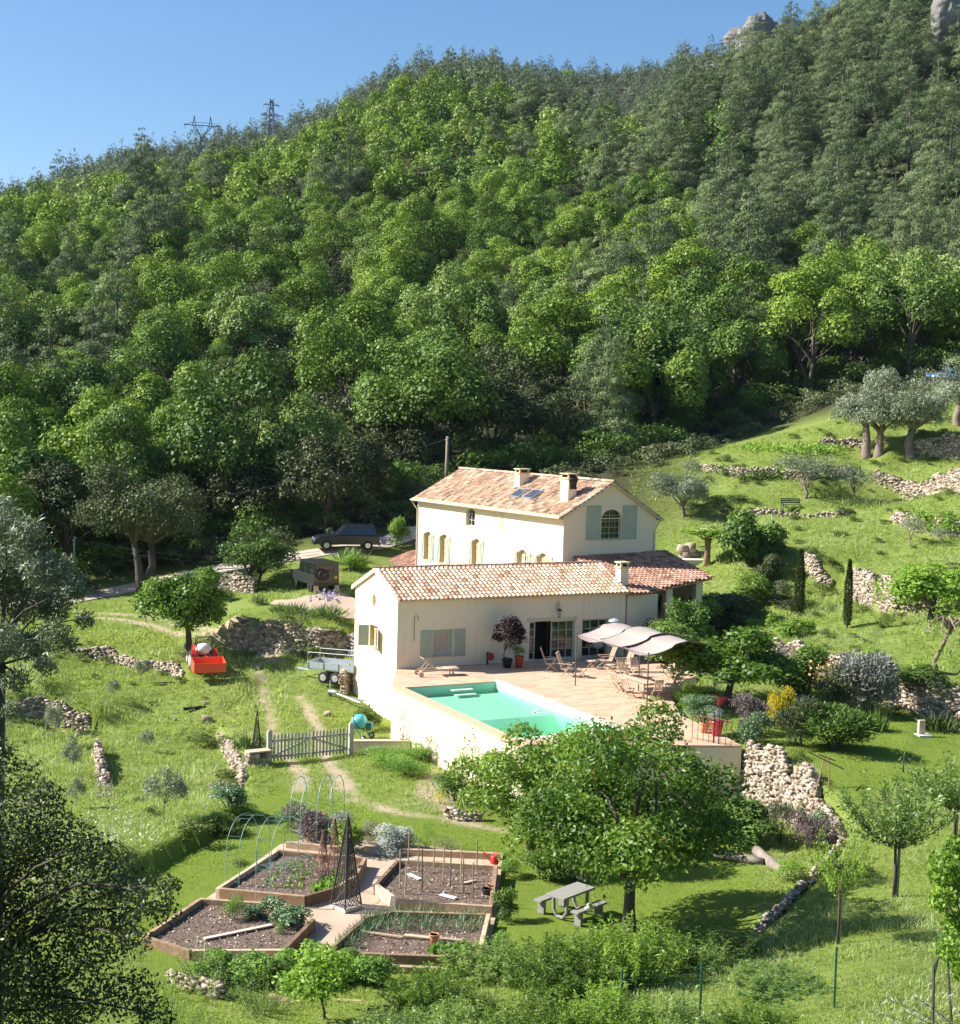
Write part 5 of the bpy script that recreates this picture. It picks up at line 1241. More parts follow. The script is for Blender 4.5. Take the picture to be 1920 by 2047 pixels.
# pier and low capped wall beside the gate
t = thing('gate_pier', 'low stone pier with clay tile cap left of the picket gate', 'wall', G(516, 1530), ga)
ob('pier_stones', rocks_mesh('pier', [(np.array([x, y, z]), (.3, .26, .24), 0) for x in np.arange(-.4, .41, .26) for y in (-.15, .12) for z in (.05, .27, .47)], np.random.default_rng(3)), parent=t)
m = MB(); m.box((0, 0, .64), (1.05, .5, .06)); ob('cap', m, tile_new, t)
a, b = G(703, 1506), H(-2.1, -6.5); b[2] = a[2]; t = thing('low_wall', 'low cream wall with clay cap joining the gate to the pool wall', 'wall', a, math.atan2(b[1] - a[1], b[0] - a[0])); Lw = float(np.hypot(b[0] - a[0], b[1] - a[1]))
m = MB(); m.box((Lw / 2, 0, .15), (Lw, .3, .8)); ob('wall_body', m, render_m, t); m = MB(); m.box((Lw / 2, 0, .58), (Lw, .4, .06)); ob('cap', m, tile_new, t)
# ------------------------------------------------------------ obelisks and arches
def obelisk(loc, h, w_, nm, label, mat, base_mat=None, rz=.6, split=.38, grid=14, lat=True, r=.012, cat='obelisk', group=None):
    t = thing(nm, label, cat, loc, rz, group); m = MB(); c = [(-1, -1), (1, -1), (1, 1), (-1, 1)]; wd = lambda z: w_ / 2 * (1 - z / h * .93)
    for x, y in c: m.tube([(x * w_ / 2, y * w_ / 2, .1), (x * wd(h), y * wd(h), h)], r * 1.8, 5)
    m.lathe([(.03, 0), (.05, .05), (.03, .1), (.005, .25)], (0, 0, h - .02), 8); ob('frame', m, mat, t)
    m = MB()
    for i in range(4):
        (x0, y0), (x1, y1) = c[i], c[(i + 1) % 4]
        pt = lambda u, z: ((x0 + (x1 - x0) * u) * wd(z), (y0 + (y1 - y0) * u) * wd(z), z)
        if lat:
            n = 5; zs_ = h * split * .75
            for k in range(-n, n + 1):
                for sg in (1, -1):
                    ua, ub = k / n, k / n + 1; 
                    if sg < 0: ua, ub = ub, ua
                    za, zb = .12, zs_; pts = []
                    for q in np.linspace(0, 1, 8):
                        u = ua + (ub - ua) * q
                        if 0 <= u <= 1: pts.append(pt(u, za + (zb - za) * q))
                    if len(pts) > 1: m.tube(pts, r * .7, 3, cap=False)
        zs0 = h * split * .78 if lat else .15
        for z in np.linspace(zs0, h * .82, grid): m.tube([pt(0, z), pt(1, z)], r * .75, 3, cap=False)
        for u in (.25, .5, .75): m.tube([pt(u, zs0), pt(u, h * .8)], r * .65, 3, cap=False)
    ob('lattice', m, mat, t)
    if base_mat is not None: m = MB(); m.box((0, 0, .05), (w_ * 1.06, w_ * 1.06, .1)); ob('base', m, base_mat, t)
    return t
dk_wood = tintmat('dark_stained_wood', [(0, (.035, .03, .028)), (1, (.13, .11, .10))], .8, 6, .3)
obelisk(on_z(692, 1815, -2.33), 2.75, .66, 'garden_obelisk', 'tall dark lattice obelisk on a pale base in the middle of the gravel', dk_wood, plain('pale_stone_base', (.62, .54, .46), .9), PHI + .35, grid=22, r=.017)
obelisk(G(513, 1508), 1.9, .42, 'garden_obelisk', 'slim black trellis obelisk standing left of the picket gate', black_metal, None, .3, lat=False, grid=15, r=.011)
green_metal = plain('pale_green_metal', (.20, .33, .29), .5, .1)
def arch(p0, p1, off, hgt_, nm, label):
    p0 = np.array(p0); p1 = np.array(p1); d = p1 - p0; Ls = float(np.hypot(d[0], d[1])); a = math.atan2(d[1], d[0]); t = thing(nm, label, 'garden arch', p0, a, 'trellis arches'); r_ = Ls / 2; zc = hgt_ - r_
    ca, sa = math.cos(-a), math.sin(-a); ox, oy = off[0] * ca - off[1] * sa, off[0] * sa + off[1] * ca
    H1 = [(0, 0, 0), (0, 0, zc)] + [(r_ - r_ * math.cos(q), 0, zc + r_ * math.sin(q)) for q in np.linspace(.2, math.pi - .2, 12)] + [(Ls, 0, zc), (Ls, 0, 0)]
    H2 = [(x + ox, y + oy, z) for x, y, z in H1]
    for h_ in (H1, H2): m = MB(); m.tube(h_, .013, 5); ob('hoop', m, green_metal, t)
    m = MB()
    for z in np.arange(.3, zc, .42):
        for x in (0, Ls): m.tube([(x, 0, z), (x + ox, oy, z)], .009, 4)
    for i in (3, 6, 7, 10): m.tube([H1[i], H2[i]], .009, 4)
    ob('rungs', m, green_metal, t)
zG = -2.36
arch(on_z(452, 1781, zG), on_z(513, 1748, zG), (.42, -.05), 2.25, 'trellis_arch', 'pale green metal trellis arch nearest the left lawn')
arch(on_z(511, 1813, zG), on_z(566, 1777, zG), (.45, .02), 2.6, 'trellis_arch', 'pale green metal arch standing over the gravel path, nearest the camera')
arch(on_z(579, 1697, zG), on_z(612, 1666, zG), (.42, -.45), 2.3, 'trellis_arch', 'pale green metal arch at the back of the beds over the lavender')
arch(on_z(632, 1699, zG), on_z(664, 1664, zG), (.42, .0), 2.35, 'trellis_arch', 'rear pale green metal arch next to the twig wigwams')
# ------------------------------------------------------------ raised beds
def mat_soil():
    m_, nt, b = newmat('dry_soil'); n = noisen(nt, 22, 6, .8); n2 = noisen(nt, 4, 4)
    nt.links.new(mixc(nt, .4, ramp(nt, n, [(.35, (.06, .038, .026)), (.5, (.16, .105, .075)), (.66, (.38, .29, .22))]), ramp(nt, n2, [(.3, (.08, .05, .035)), (.7, (.22, .16, .12))])), b.inputs['Base Color']); b.inputs['Roughness'].default_value = 1; bump(nt, b, n, .9, .05); return m_
soil = mat_soil()
sleeper_m = tintmat('sleeper_wood', [(0, (.15, .10, .06)), (.4, (.34, .22, .13)), (.75, (.50, .37, .24)), (1, (.62, .50, .36))], .9, 4, .5, .02)
def strawbits(poly, z, n, seed):
    rg = np.random.default_rng(seed); P = np.array(poly)[:, :2]; lo, hi = P.min(0), P.max(0); X = rg.uniform(lo, hi, (n * 3, 2)); X = X[inpoly(X, [tuple(p) for p in P])][:n]
    V, Fc, T = leafmesh(np.c_[X, np.full(len(X), z)], rg.normal(size=(len(X), 3)) * .5 + (0, 0, 1), .09, .45, rg); return V, Fc, T
straw_m = tintmat('mulch_bits', [(0, (.10, .06, .04)), (.5, (.28, .19, .14)), (1, (.60, .50, .42))], .95, 10, .3, 0)
def bed(pts, label, skip=(), zt=-2.02, seed=1):
    P = [on_z(x, y, zt) for x, y in pts]; c = sum(P) / len(P); t = thing('raised_bed', label, 'garden bed', (c[0], c[1], -2.4), 0, 'raised vegetable beds'); rr = random.Random(seed)
    L = [Vector((p[0] - c[0], p[1] - c[1], 0)) for p in P]; n = len(L)
    m = MB(); m.add([(v.x, v.y, .22) for v in L], [tuple(range(n))]); s = ob('soil', m, soil, t)
    V, Fc, T = strawbits([(v.x, v.y) for v in L], .235, 1500, seed); o = ob('mulch', mk('mulch', V, Fc, straw_m, tint=T), parent=t); o['kind'] = 'stuff'
    for i in range(n):
        if i in skip: continue
        a, b = L[i], L[(i + 1) % n]; d = (b - a).normalized(); m = MB(); m.beam(a - d * .04 + Vector((0, 0, .2)), b - d * .06 + Vector((0, 0, .2)), .13, .38 + rr.uniform(0, .02), rr.random()); ob('sleeper', m, sleeper_m, t, bevel=.012)
    return t, c
bed([(436, 1776), (555, 1700), (730, 1716), (710, 1752), (672, 1774), (608, 1792)], 'raised bed of timber sleepers behind the arches, back left of the four', seed=1)
bed([(795, 1799), (752, 1768), (797, 1719), (992, 1731), (982, 1812)], 'raised bed full of upright stakes, back right of the four', seed=2)
bed([(402, 1797), (569, 1808), (626, 1839), (567, 1899), (380, 1900), (290, 1872)], 'raised bed with cabbages, front left of the four', seed=3)
bed([(654, 1903), (732, 1834), (789, 1822), (977, 1828), (956, 1915)], 'raised bed of onions, front right of the four', seed=4)
gpoly = [on_z(*p, -2.345) for p in ((285, 1885), (430, 1784), (560, 1688), (640, 1672), (1006, 1706), (992, 1830), (958, 1965), (560, 1975), (285, 1960))]
m = MB(); n = len(gpoly); m.add([p for p in gpoly] + [(p[0], p[1], -2.6) for p in gpoly], [tuple(range(n))[::-1], tuple(range(n, 2 * n))] + [(i, (i + 1) % n, n + (i + 1) % n, n + i) for i in range(n)]); struct('garden_path', m.mesh('garden_path', gravel))
def plank(a, b, w_, th, z, label, mat=None, nm='plank', group='loose planks in the vegetable garden', rot=0):
    A_, B_ = on_z(*a, z), on_z(*b, z); c = (A_ + B_) / 2; m = MB(); m.beam(Vector(A_ - c), Vector(B_ - c), w_, th, .8); o = ob(nm, m, mat or wood, bevel=.004); o.location = c; tag(o, label, 'plank', group); return o
pale_wood = tintmat('pale_sawn_wood', [(0, (.52, .38, .26)), (1, (.76, .62, .46))], .8, 8, .3)
plank((408, 1877), (543, 1849), .14, .04, -2.12, 'long pale plank across the cabbage bed', pale_wood)
plank((817, 1747), (840, 1758), .14, .04, -2.13, 'white board lying back left among the stakes', white_m)
plank((881, 1788), (912, 1796), .16, .04, -2.13, 'white board lying front right among the stakes', white_m)
plank((925, 1766), (950, 1760), .1, .03, -2.13, 'short light board lying right among the stakes', pale_wood)
plank((722, 1862), (806, 1874), .1, .05, -2.12, 'grey plank between the onion rows', wood)
plank((808, 1870), (872, 1876), .16, .05, -2.12, 'orange brown plank by the flower pot in the onion bed', sleeper_m)
plank((880, 1876), (925, 1880), .12, .04, -2.12, 'short plank right of the flower pot in the onion bed', wood)
def sleeper_edge(a, b, label, h=.3): 
    A_, B_ = on_z(*a, -2.3), on_z(*b, -2.3); c = (A_ + B_) / 2; m = MB(); m.beam(Vector(A_ - c), Vector(B_ - c), .16, h, .6); o = ob('timber_edging', m, sleeper_m, bevel=.01); o.location = c + (0, 0, h / 2 - .12); tag(o, label, 'edging', 'timber edgings')
sleeper_edge((573, 1692), (680, 1703), 'timber edging under the lavender and rear arches'); sleeper_edge((728, 1703), (1001, 1716), 'long timber edging behind the bed of stakes')
sleeper_edge((540, 2001), (648, 2033), 'grey timber edging at the bottom, left of the small tree'); sleeper_edge((662, 2012), (768, 2017), 'dark timber edging at the bottom, right of the small tree'); sleeper_edge((765, 1942), (895, 1948), 'timber edging in front of the onion bed')
stone_wall('row of pale edging stones at the bottom left of the garden', [G(342, 1962), G(400, 1980), G(452, 1998)], [.3, .3, .3], .22, 31)
for i, (x, y0, y1) in enumerate([(1265, 298, 470), (1228, 382, 580), (1250, 440, 610), (1318, 322, 500), (1335, 375, 600), (1391, 340, 510), (1437, 362, 560), (1475, 390, 580), (1527, 350, 545), (1535, 420, 610), (1583, 445, 630), (1603, 335, 510)]):
    px, yb = 300 + x / 2.454, 1540 + y1 / 2.454; p = on_z(px, yb, -2.2); h = (y1 - y0) / 2.454 * p[1] / 2800
    m = MB(); rr = random.Random(i); m.tube([(0, 0, -.15), (rr.uniform(-.04, .04), 0, h)], [.024, .02], 6, rr.random()); o = ob('garden_stake', m, wood); o.location = p; tag(o, f'upright wooden stake in the far right bed, {ordw(sorted([1265,1228,1250,1318,1335,1391,1437,1475,1527,1535,1583,1603]).index(x) + 1)} from the left', 'stake', 'stakes in the raised bed')
for i, (x, y0, y1, l_) in enumerate([(1138, 900, 1050, 'leftmost'), (1149, 870, 1060, 'middle'), (1163, 905, 1050, 'rightmost')]):
    px, yb = 300 + x / 2.454, 1540 + y1 / 2.454; p = on_z(px, yb, -2.3); m = MB(); m.tube([(0, 0, -.15), (.02 * (i - 1), 0, (y1 - y0) / 2.454 * p[1] / 2800)], .025, 6, .5); o = ob('garden_stake', m, wood); o.location = p; tag(o, f'{l_} of three grey posts bundled in front of the onion bed', 'stake', 'posts by the onion bed')
for i, (x, y0, y1, l_) in enumerate([(235, 812, 868, 'short pale stake at the left of the cabbage bed'), (268, 842, 1010, 'tall pale stake in front of the cabbage bed')]):
    p = on_z(300 + x / 2.454, 1540 + y1 / 2.454, -2.3); m = MB(); m.tube([(0, 0, -.1), (0, 0, (y1 - y0) / 2.454 * p[1] / 2800)], .025, 6, .9); o = ob('garden_stake', m, pale_wood); o.location = p; tag(o, l_, 'stake')
def wigwam(px, py, h, w_, label):
    p = on_z(px, py, -2.2); t = thing('twig_wigwam', label, 'plant support', p, .3, 'twig wigwams'); rr = random.Random(int(px)); m = MB()
    for i in range(14): a = 6.28 * i / 14; m.tube([(w_ * math.cos(a), w_ * math.sin(a), -.05), (w_ * .6 * math.cos(a) + rr.uniform(-.03, .03), w_ * .6 * math.sin(a), h * .5), (.03 * math.cos(a + 1), .03 * math.sin(a + 1), h + rr.uniform(-.05, .1))], .011, 4, rr.random())
    ob('canes', m, plain('red_brown_twig', (.26, .14, .10), .9), t); m = MB()
    for z in (h * .1, h * .38, h * .42, h * .68): q = w_ * (1 - z / h) ** .8; [m.tube([((q + .01) * math.cos(a), (q + .01) * math.sin(a), z + d_) for a in np.linspace(0, 6.3, 15)], .012, 4) for d_ in (0, .04)]
    ob('woven_bands', m, plain('red_brown_twig', (.26, .14, .10), .9), t)
wigwam(645, 1757, 1.55, .26, 'left twig wigwam in the back left bed'); wigwam(668, 1742, 1.7, .26, 'right twig wigwam beside the tall dark obelisk')
# netting hoop over the seedlings
t = thing('netting_tunnel', 'small green net tunnel over seedlings in the back left bed', 'net', on_z(575, 1752, -2.2), .75)
m = MB()
for k in range(9):
    x = -.9 + k * .22
    m.tube([(x, .5 * math.cos(a), .55 * math.sin(a)) for a in np.linspace(0, math.pi, 10)], .006, 3, cap=False)
for a in np.linspace(0, math.pi, 12): m.tube([(-.9, .5 * math.cos(a), .55 * math.sin(a)), (.86, .5 * math.cos(a), .55 * math.sin(a))], .004, 3, cap=False)
ob('net', m, green_metal, t)
def pot(loc, r, h, label, col, nm='flower_pot', name='terracotta', rough=.7, group=None):
    t = thing(nm, label, 'flower pot', loc, 0, group); m = MB(); m.lathe([(r * .66, 0), (r * .9, h * .6), (r, h * .88), (r * 1.06, h * .9), (r * 1.06, h), (r * .92, h), (r * .9, h * .92)], (0, 0, 0), 18); ob('pot', m, plain(name, col, rough, 0, .15), t, True)
    m = MB(); m.lathe([(.001, h * .92), (r * .9, h * .92)], (0, 0, 0), 14); ob('soil', m, soil, t); return t
pot(on_z(868, 1886, -2.18), .14, .27, 'small terracotta pot in the onion bed', (.55, .25, .13))
pot(on_z(1116, 1752, -2.35), .13, .3, 'little terracotta pot on the lawn under the fruit tree', (.60, .22, .12))
pot(on_z(972, 1788, -2.18), .15, .2, 'dark bucket like pot in the bed of stakes', (.07, .06, .06), name='dark_pot')
pot(on_z(978, 1780, -2.15), .1, .18, 'orange pot at the right end of the bed of stakes', (.60, .25, .12), name='orange_pot')
def watering_can():
    t = thing('watering_can', 'red watering can standing on the timber edging', 'watering can', on_z(989, 1727, -2.22), R(170)); red = paint('can_red', (.62, .03, .03), .4)
    m = MB(); m.lathe([(.13, 0), (.14, .02), (.13, .26), (.11, .29)], (0, 0, 0), 16); ob('can', m, red, t, True)
    m = MB(); m.tube([(.12, 0, .06), (.3, 0, .26), (.36, 0, .34)], [.03, .018, .016], 8); m.lathe([(.02, 0), (.045, .04)], (.37, 0, .33), 10); ob('spout', m, red, t)
    m = MB(); m.tube([(-.13, 0, .05), (-.24, 0, .2), (-.14, 0, .38), (0, 0, .4), (.1, 0, .3)], .012, 6); ob('handle', m, red, t)
watering_can()
# ------------------------------------------------------------ picnic table
def picnic():
    p = on_z(1140, 1829, -2.38); t = thing('picnic_table', 'weathered grey concrete picnic table with two benches on the lawn', 'picnic table', p, R(48)); g = tintmat('aged_concrete', [(0, (.17, .165, .15)), (1, (.33, .32, .29))], .9, 5, .4, .01)
    m = MB(); m.box((0, 0, .74), (1.55, .72, .07), t=.6); ob('table_top', m, g, t, bevel=.01)
    for x in (-.5, .5):
        m = MB(); m.tube([(x, -.27, .7), (x, -.25, .25), (x, -.12, .06), (x, .12, .06), (x, .25, .25), (x, .27, .7)], .055, 8); ob('leg', m, g, t)
    for s in (-1, 1):
        m = MB(); m.box((0, s * .72, .42), (1.45, .30, .07)); b = ob('bench', m, g, t, bevel=.01)
        for x in (-.5, .5): m = MB(); m.box((x, s * .72, .19), (.12, .24, .4)); ob('bench_leg', m, g, b)
picnic()
t = thing('cuddly_bundle', 'small yellow and white bundle left on the picnic bench', 'bundle', on_z(1178, 1822, -1.93), 0); m = MB(); m.ball((0, 0, .12), .14, (1, .8, .9), jit=.15, rng=random.Random(1)); ob('cloth', m, plain('cream_cloth', (.6, .58, .5), .9), t, True); m = MB(); m.ball((.12, .02, .14), .07, jit=.1, rng=random.Random(2)); ob('yellow_patch', m, plain('yellow_cloth', (.55, .6, .1), .9), t, True)
for i, (a, b, r_, lab) in enumerate([((1430, 1712), (1527, 1731), .17, 'dark fallen log lying in the tree shade, left one of two'), ((1513, 1708), (1583, 1768), .19, 'grey weathered log pointing towards the camera on the lawn')]):
    A_, B_ = on_z(*a, -2.3), on_z(*b, -2.3); c = (A_ + B_) / 2; m = MB(); d = B_ - A_; rg_ = np.random.default_rng(i)
    m.tube([Vector(A_ - c + d * u + rg_.normal(size=3) * .03 * (0 < u < 1)) for u in (0, .25, .5, .75, 1)], [r_, r_ * .95, r_, r_ * .85, r_ * .8], 12, .5); o = ob('fallen_log', m, tintmat('old_log', [(0, (.10, .08, .065)), (.5, (.24, .19, .16)), (1, (.42, .36, .30))], .95, 3, .5, .03), smooth=True); o.location = c + (0, 0, r_ * .7); tag(o, lab, 'log', 'fallen logs')
# ------------------------------------------------------------ terrace furniture
teak = tintmat('silvered_teak', [(0, (.34, .24, .17)), (.5, (.50, .38, .28)), (1, (.66, .54, .42))], .75, 8, .3, .004)
def lounger():
    t = thing('sun_lounger', 'grey wooden sun lounger with raised back and two wheels beside the pool', 'sun lounger', on_z(874, 1350, 0), PHI - .10); rr = random.Random(4)
    m = MB()
    for s in (-1, 1): m.beam((-.9, s * .3, .28), (1.05, s * .3, .34), .05, .09)
    for i in range(15): m.box((-.1 + i * .08, 0, .345 + i * .002), (.06, .62, .02), t=rr.random())
    ob('seat', m, teak, t)
    m = MB()
    for i in range(10): u = i / 9; m.box((-.16 - .62 * u, 0, .38 + .5 * u), (.06, .6, .02), ry=R(39), t=rr.random())
    for s in (-1, 1): m.beam((-.12, s * .27, .35), (-.82, s * .27, .92), .04, .05)
    m.beam((-.5, -.2, .64), (-.8, -.2, .3), .03, .03); m.beam((-.5, .2, .64), (-.8, .2, .3), .03, .03); ob('backrest', m, teak, t)
    for s in (-1, 1):
        m = MB(); m.box((.75, s * .27, .16), (.07, .06, .34)); ob('leg', m, teak, t)
        m = MB(); m.wheel((-.95, s * .36, .13), .13, .04, 'y', 16); ob('wheel', m, teak, t)
    m = MB(); m.tube([(-.95, -.38, .13), (-.95, .38, .13)], .02); ob('axle', m, steel, t)
lounger()
def recliner(loc, rz, label):
    t = thing('reclining_chair', label, 'chair', loc, rz, 'reclining garden chairs'); rr = random.Random(7)
    m = MB()
    for i in range(7): m.box((-.22 + i * .08, 0, .40 + i * .006), (.065, .5, .02), t=rr.random())
    for s in (-1, 1): m.beam((-.28, s * .25, .38), (.34, s * .25, .43), .03, .05)
    ob('seat', m, teak, t)
    m = MB(); a, b = Vector((-.26, 0, .40)), Vector((-.56, 0, 1.16))
    for y in np.linspace(-.19, .19, 6): m.beam(a + Vector((0, y, 0)), b + Vector((0, y, 0)), .05, .018, rr.random())
    for s in (-1, 1): m.beam(a + Vector((0, s * .25, 0)), b + Vector((0, s * .25, 0)), .035, .03)
    m.beam(b + Vector((0, -.27, 0)), b + Vector((0, .27, 0)), .05, .07); m.beam(a + Vector((-.02, -.25, .04)), a + Vector((-.02, .25, .04)), .03, .05); ob('backrest', m, teak, t)
    for s in (-1, 1):
        m = MB(); m.beam((-.42, s * .29, .66), (.28, s * .31, .66), .06, .03); ob('armrest', m, teak, t)
        m = MB(); m.beam((.24, s * .28, .65), (-.3, s * .28, 0), .035, .04); ob('leg', m, teak, t); m = MB(); m.beam((-.2, s * .25, .42), (.36, s * .25, 0), .035, .04); ob('leg', m, teak, t)
    m = MB()
    for i in range(6): m.box((.55 + i * .07, 0, .40), (.055, .42, .02), t=rr.random())
    for s in (-1, 1): m.beam((.42, s * .2, .42), (.98, s * .2, .38), .025, .04); m.beam((.5, s * .2, .4), (.95, s * .2, 0), .025, .035); m.beam((.95, s * .2, .38), (.5, s * .2, 0), .025, .035)
    ob('footrest', m, teak, t); return t
rc = recliner(on_z(1102, 1341, 0), R(-4), 'reclining teak chair closest to the glazed doors')
for (x, y, a, lab) in ((1135, 1352, -18, 'reclining teak chair beside the first canopy pole'), (1210, 1336, 196, 'reclining teak chair under the canopy with its back to the wall'), (1246, 1343, 205, 'reclining teak chair under the canopy nearest the shrubs')): dup(rc, on_z(x, y, 0), R(a), lab)
def dchair(loc, rz, label):
    t = thing('folding_chair', label, 'chair', loc, rz, 'folding chairs round the dining table'); rr = random.Random(8); m = MB()
    for i in range(6): m.box((-.2 + i * .075, 0, .44), (.06, .42, .02), t=rr.random())
    ob('seat', m, teak, t); m = MB()
    for y in np.linspace(-.16, .16, 6): m.beam((-.21, y, .5), (-.34, y, .9), .04, .015, rr.random())
    for s in (-1, 1): m.beam((-.2, s * .21, .44), (-.35, s * .21, .95), .03, .03)
    m.beam((-.345, -.22, .93), (-.345, .22, .93), .03, .06); m.beam((-.22, -.2, .52), (-.22, .2, .52), .02, .04); ob('backrest', m, teak, t)
    for s in (-1, 1):
        m = MB(); m.beam((-.2, s * .21, .46), (.26, s * .21, 0), .03, .035); ob('leg', m, teak, t); m = MB(); m.beam((.2, s * .18, .44), (-.26, s * .18, 0), .03, .035); ob('leg', m, teak, t)
    m = MB(); m.beam((-.18, -.18, .07), (-.18, .18, .07), .02, .03); m.beam((.2, -.2, .06), (.2, .2, .06), .02, .03); ob('stretcher', m, teak, t); return t
tabc = on_z(1282, 1358, .74); tabc[2] = 0
a_in = lambda p: math.atan2(tabc[1] - p[1], tabc[0] - p[0])
chs = [(1236, 1383, PHI + .1, 'folding teak chair at the left end of the long table side facing the pool'), (1257, 1394, PHI + .25, 'folding teak chair in front of the table corner, closest to the pool'), (1311, 1398, PHI + 1.45, 'folding teak chair next to the front canopy pole, its back to the camera'), (1339, 1386, PHI + 2.3, 'folding teak chair at the right front of the table'),
       (1353, 1372, PHI + 3.2, 'folding teak chair at the right rear of the table beside the shrubs'), (1249, 1359, PHI - 1.3, 'folding teak chair behind the table on the left'), (1273, 1354, PHI - 1.6, 'folding teak chair behind the table in the middle'), (1335, 1357, PHI + 3.3, 'folding teak chair farthest right behind the table')]
p = on_z(chs[0][0], chs[0][1], 0); dc = dchair(p, chs[0][2], chs[0][3])
for x, y, a, lab in chs[1:]: dup(dc, on_z(x, y, 0), a, lab)
t = thing('dining_table', 'rectangular teak dining table under the shade canopy', 'table', tabc, PHI); m = MB(); rr = random.Random(1)
for i in range(9): m.box((-.48 + i * .12, 0, .735), (.11, 2.1, .03), t=rr.random())
ob('table_top', m, teak, t); m = MB(); m.box((0, 0, .67), (.95, 1.9, .08)); ob('apron', m, teak, t)
for x in (-.44, .44):
    for y in (-.9, .9): m = MB(); m.box((x, y, .33), (.085, .085, .66)); ob('leg', m, teak, t)
def canopy():
    p1 = on_z(1150.5, 1370.6, 0); p2 = on_z(1293.3, 1419.8, 0); rust = plain('rusty_pole', (.12, .08, .07), .7, .3); d = p2 - p1; Lb = float(np.hypot(d[0], d[1])); rz = math.atan2(d[1], d[0]) 
    t = thing('shade_canopy', 'wavy cream reed canopy in overlapping panels on thin iron poles above the dining table', 'canopy', p1, rz)
    # local x runs towards the camera, local y = away to the right (width 3.7)
    Wc = 3.7
    for x in (0, Lb):
        for y in (0, Wc): m = MB(); m.tube([(x, y, 0), (x, y, 2.52)], .03, 8); m.ball((x, y, 2.55), .05); ob('pole', m, rust, t)
    prof = lambda v: .5 * math.sin(math.pi * min(1, max(0, v)) ** 1.25) - .10 * math.sin(2 * math.pi * v) * (v < .35)
    def cloth(x0, x1, dz, nm):
        nx_, ny_ = 14, 26; V = []
        for k in (0, 1):
            for i in range(nx_ + 1):
                for j in range(ny_ + 1):
                    u, v = i / nx_, j / ny_; z = 2.47 + dz + prof(v) - .16 * math.sin(math.pi * u) * (.3 + .7 * (1 - v) ** .7) + .02 * noise.noise(Vector((i * .6, j * .5, x0))); V.append((x0 + (x1 - x0) * u, v * Wc, z - k * .02))
        n = (nx_ + 1) * (ny_ + 1); F_ = []
        for i in range(nx_):
            for j in range(ny_): a = i * (ny_ + 1) + j; F_ += [(a, a + 1, a + ny_ + 2, a + ny_ + 1), (n + a, n + a + ny_ + 1, n + a + ny_ + 2, n + a + 1)]
        m = MB(); m.add(V, F_)
        m_, nt, b = (MATS['reed'], None, None) if 'reed' in MATS else newmat('reed_cloth')
        if nt:
            tc = nt.nodes.new('ShaderNodeTexCoord'); wv = nt.nodes.new('ShaderNodeTexWave'); wv.bands_direction = 'X'; wv.inputs['Scale'].default_value = 9; wv.inputs['Distortion'].default_value = 2.5; wv.inputs['Detail'].default_value = 3; nt.links.new(tc.outputs['Object'], wv.inputs[0])
            nt.links.new(mixc(nt, noisen(nt, 3), ramp(nt, wv.outputs['Fac'], [(0, (.27, .21, .18)), (1, (.45, .37, .32))]), (.40, .33, .29)), b.inputs['Base Color']); b.inputs['Roughness'].default_value = .95; MATS['reed'] = m_
        o = ob('canopy_panel', m, m_, t, True); m = MB()
        for x in (x0, x1): m.tube([(x, v * Wc, 2.455 + dz + prof(v)) for v in np.linspace(0, 1, 20)], .028, 5)
        ob('edge_rod', m, rust, t)
    cloth(-.05, Lb * .35, .0, 'a'); cloth(Lb * .34, Lb * .69, .12, 'b'); cloth(Lb * .68, Lb + .1, .05, 'c')
    m = MB(); m.tube([(0, 0, 2.48), (Lb, 0, 2.48)], .014, 5); m.tube([(0, Wc, 2.48), (Lb, Wc, 2.48)], .014, 5); ob('side_rail', m, rust, t)
canopy()
def heater():
    t = thing('patio_heater', 'mushroom shaped patio heater against the end of the annexe', 'patio heater', on_z(1226, 1322, 0)); m = MB(); m.lathe([(.2, 0), (.2, .5), (.05, .55)], (0, 0, 0), 14); ob('base', m, steel, t); m = MB(); m.tube([(0, 0, .5), (0, 0, 1.85)], .03); ob('pole', m, steel, t)
    m = MB(); m.lathe([(.1, 1.85), (.13, 2.1), (.09, 2.14)], (0, 0, 0), 14); ob('burner', m, black_metal, t); m = MB(); m.lathe([(.36, 2.16), (.3, 2.22), (.12, 2.3), (.02, 2.32)], (0, 0, 0), 20); ob('dome', m, plain('pale_steel', (.6, .62, .64), .4, .5), t, True)
heater()
t = thing('barbecue', 'small grey barbecue standing in front of the last glazed door', 'barbecue', H(11.6, -.55), PHI); m = MB(); m.lathe([(.05, .55), (.24, .62), (.3, .78), (.3, .82), (.22, .98), (.04, 1.05)], (0, 0, 0), 16); ob('bowl', m, plain('grey_enamel', (.30, .32, .33), .4), t, True)
for a in range(3): m = MB(); m.tube([(.12 * math.cos(a * 2.1), .12 * math.sin(a * 2.1), .6), (.32 * math.cos(a * 2.1), .32 * math.sin(a * 2.1), 0)], .015); ob('leg', m, black_metal, t)
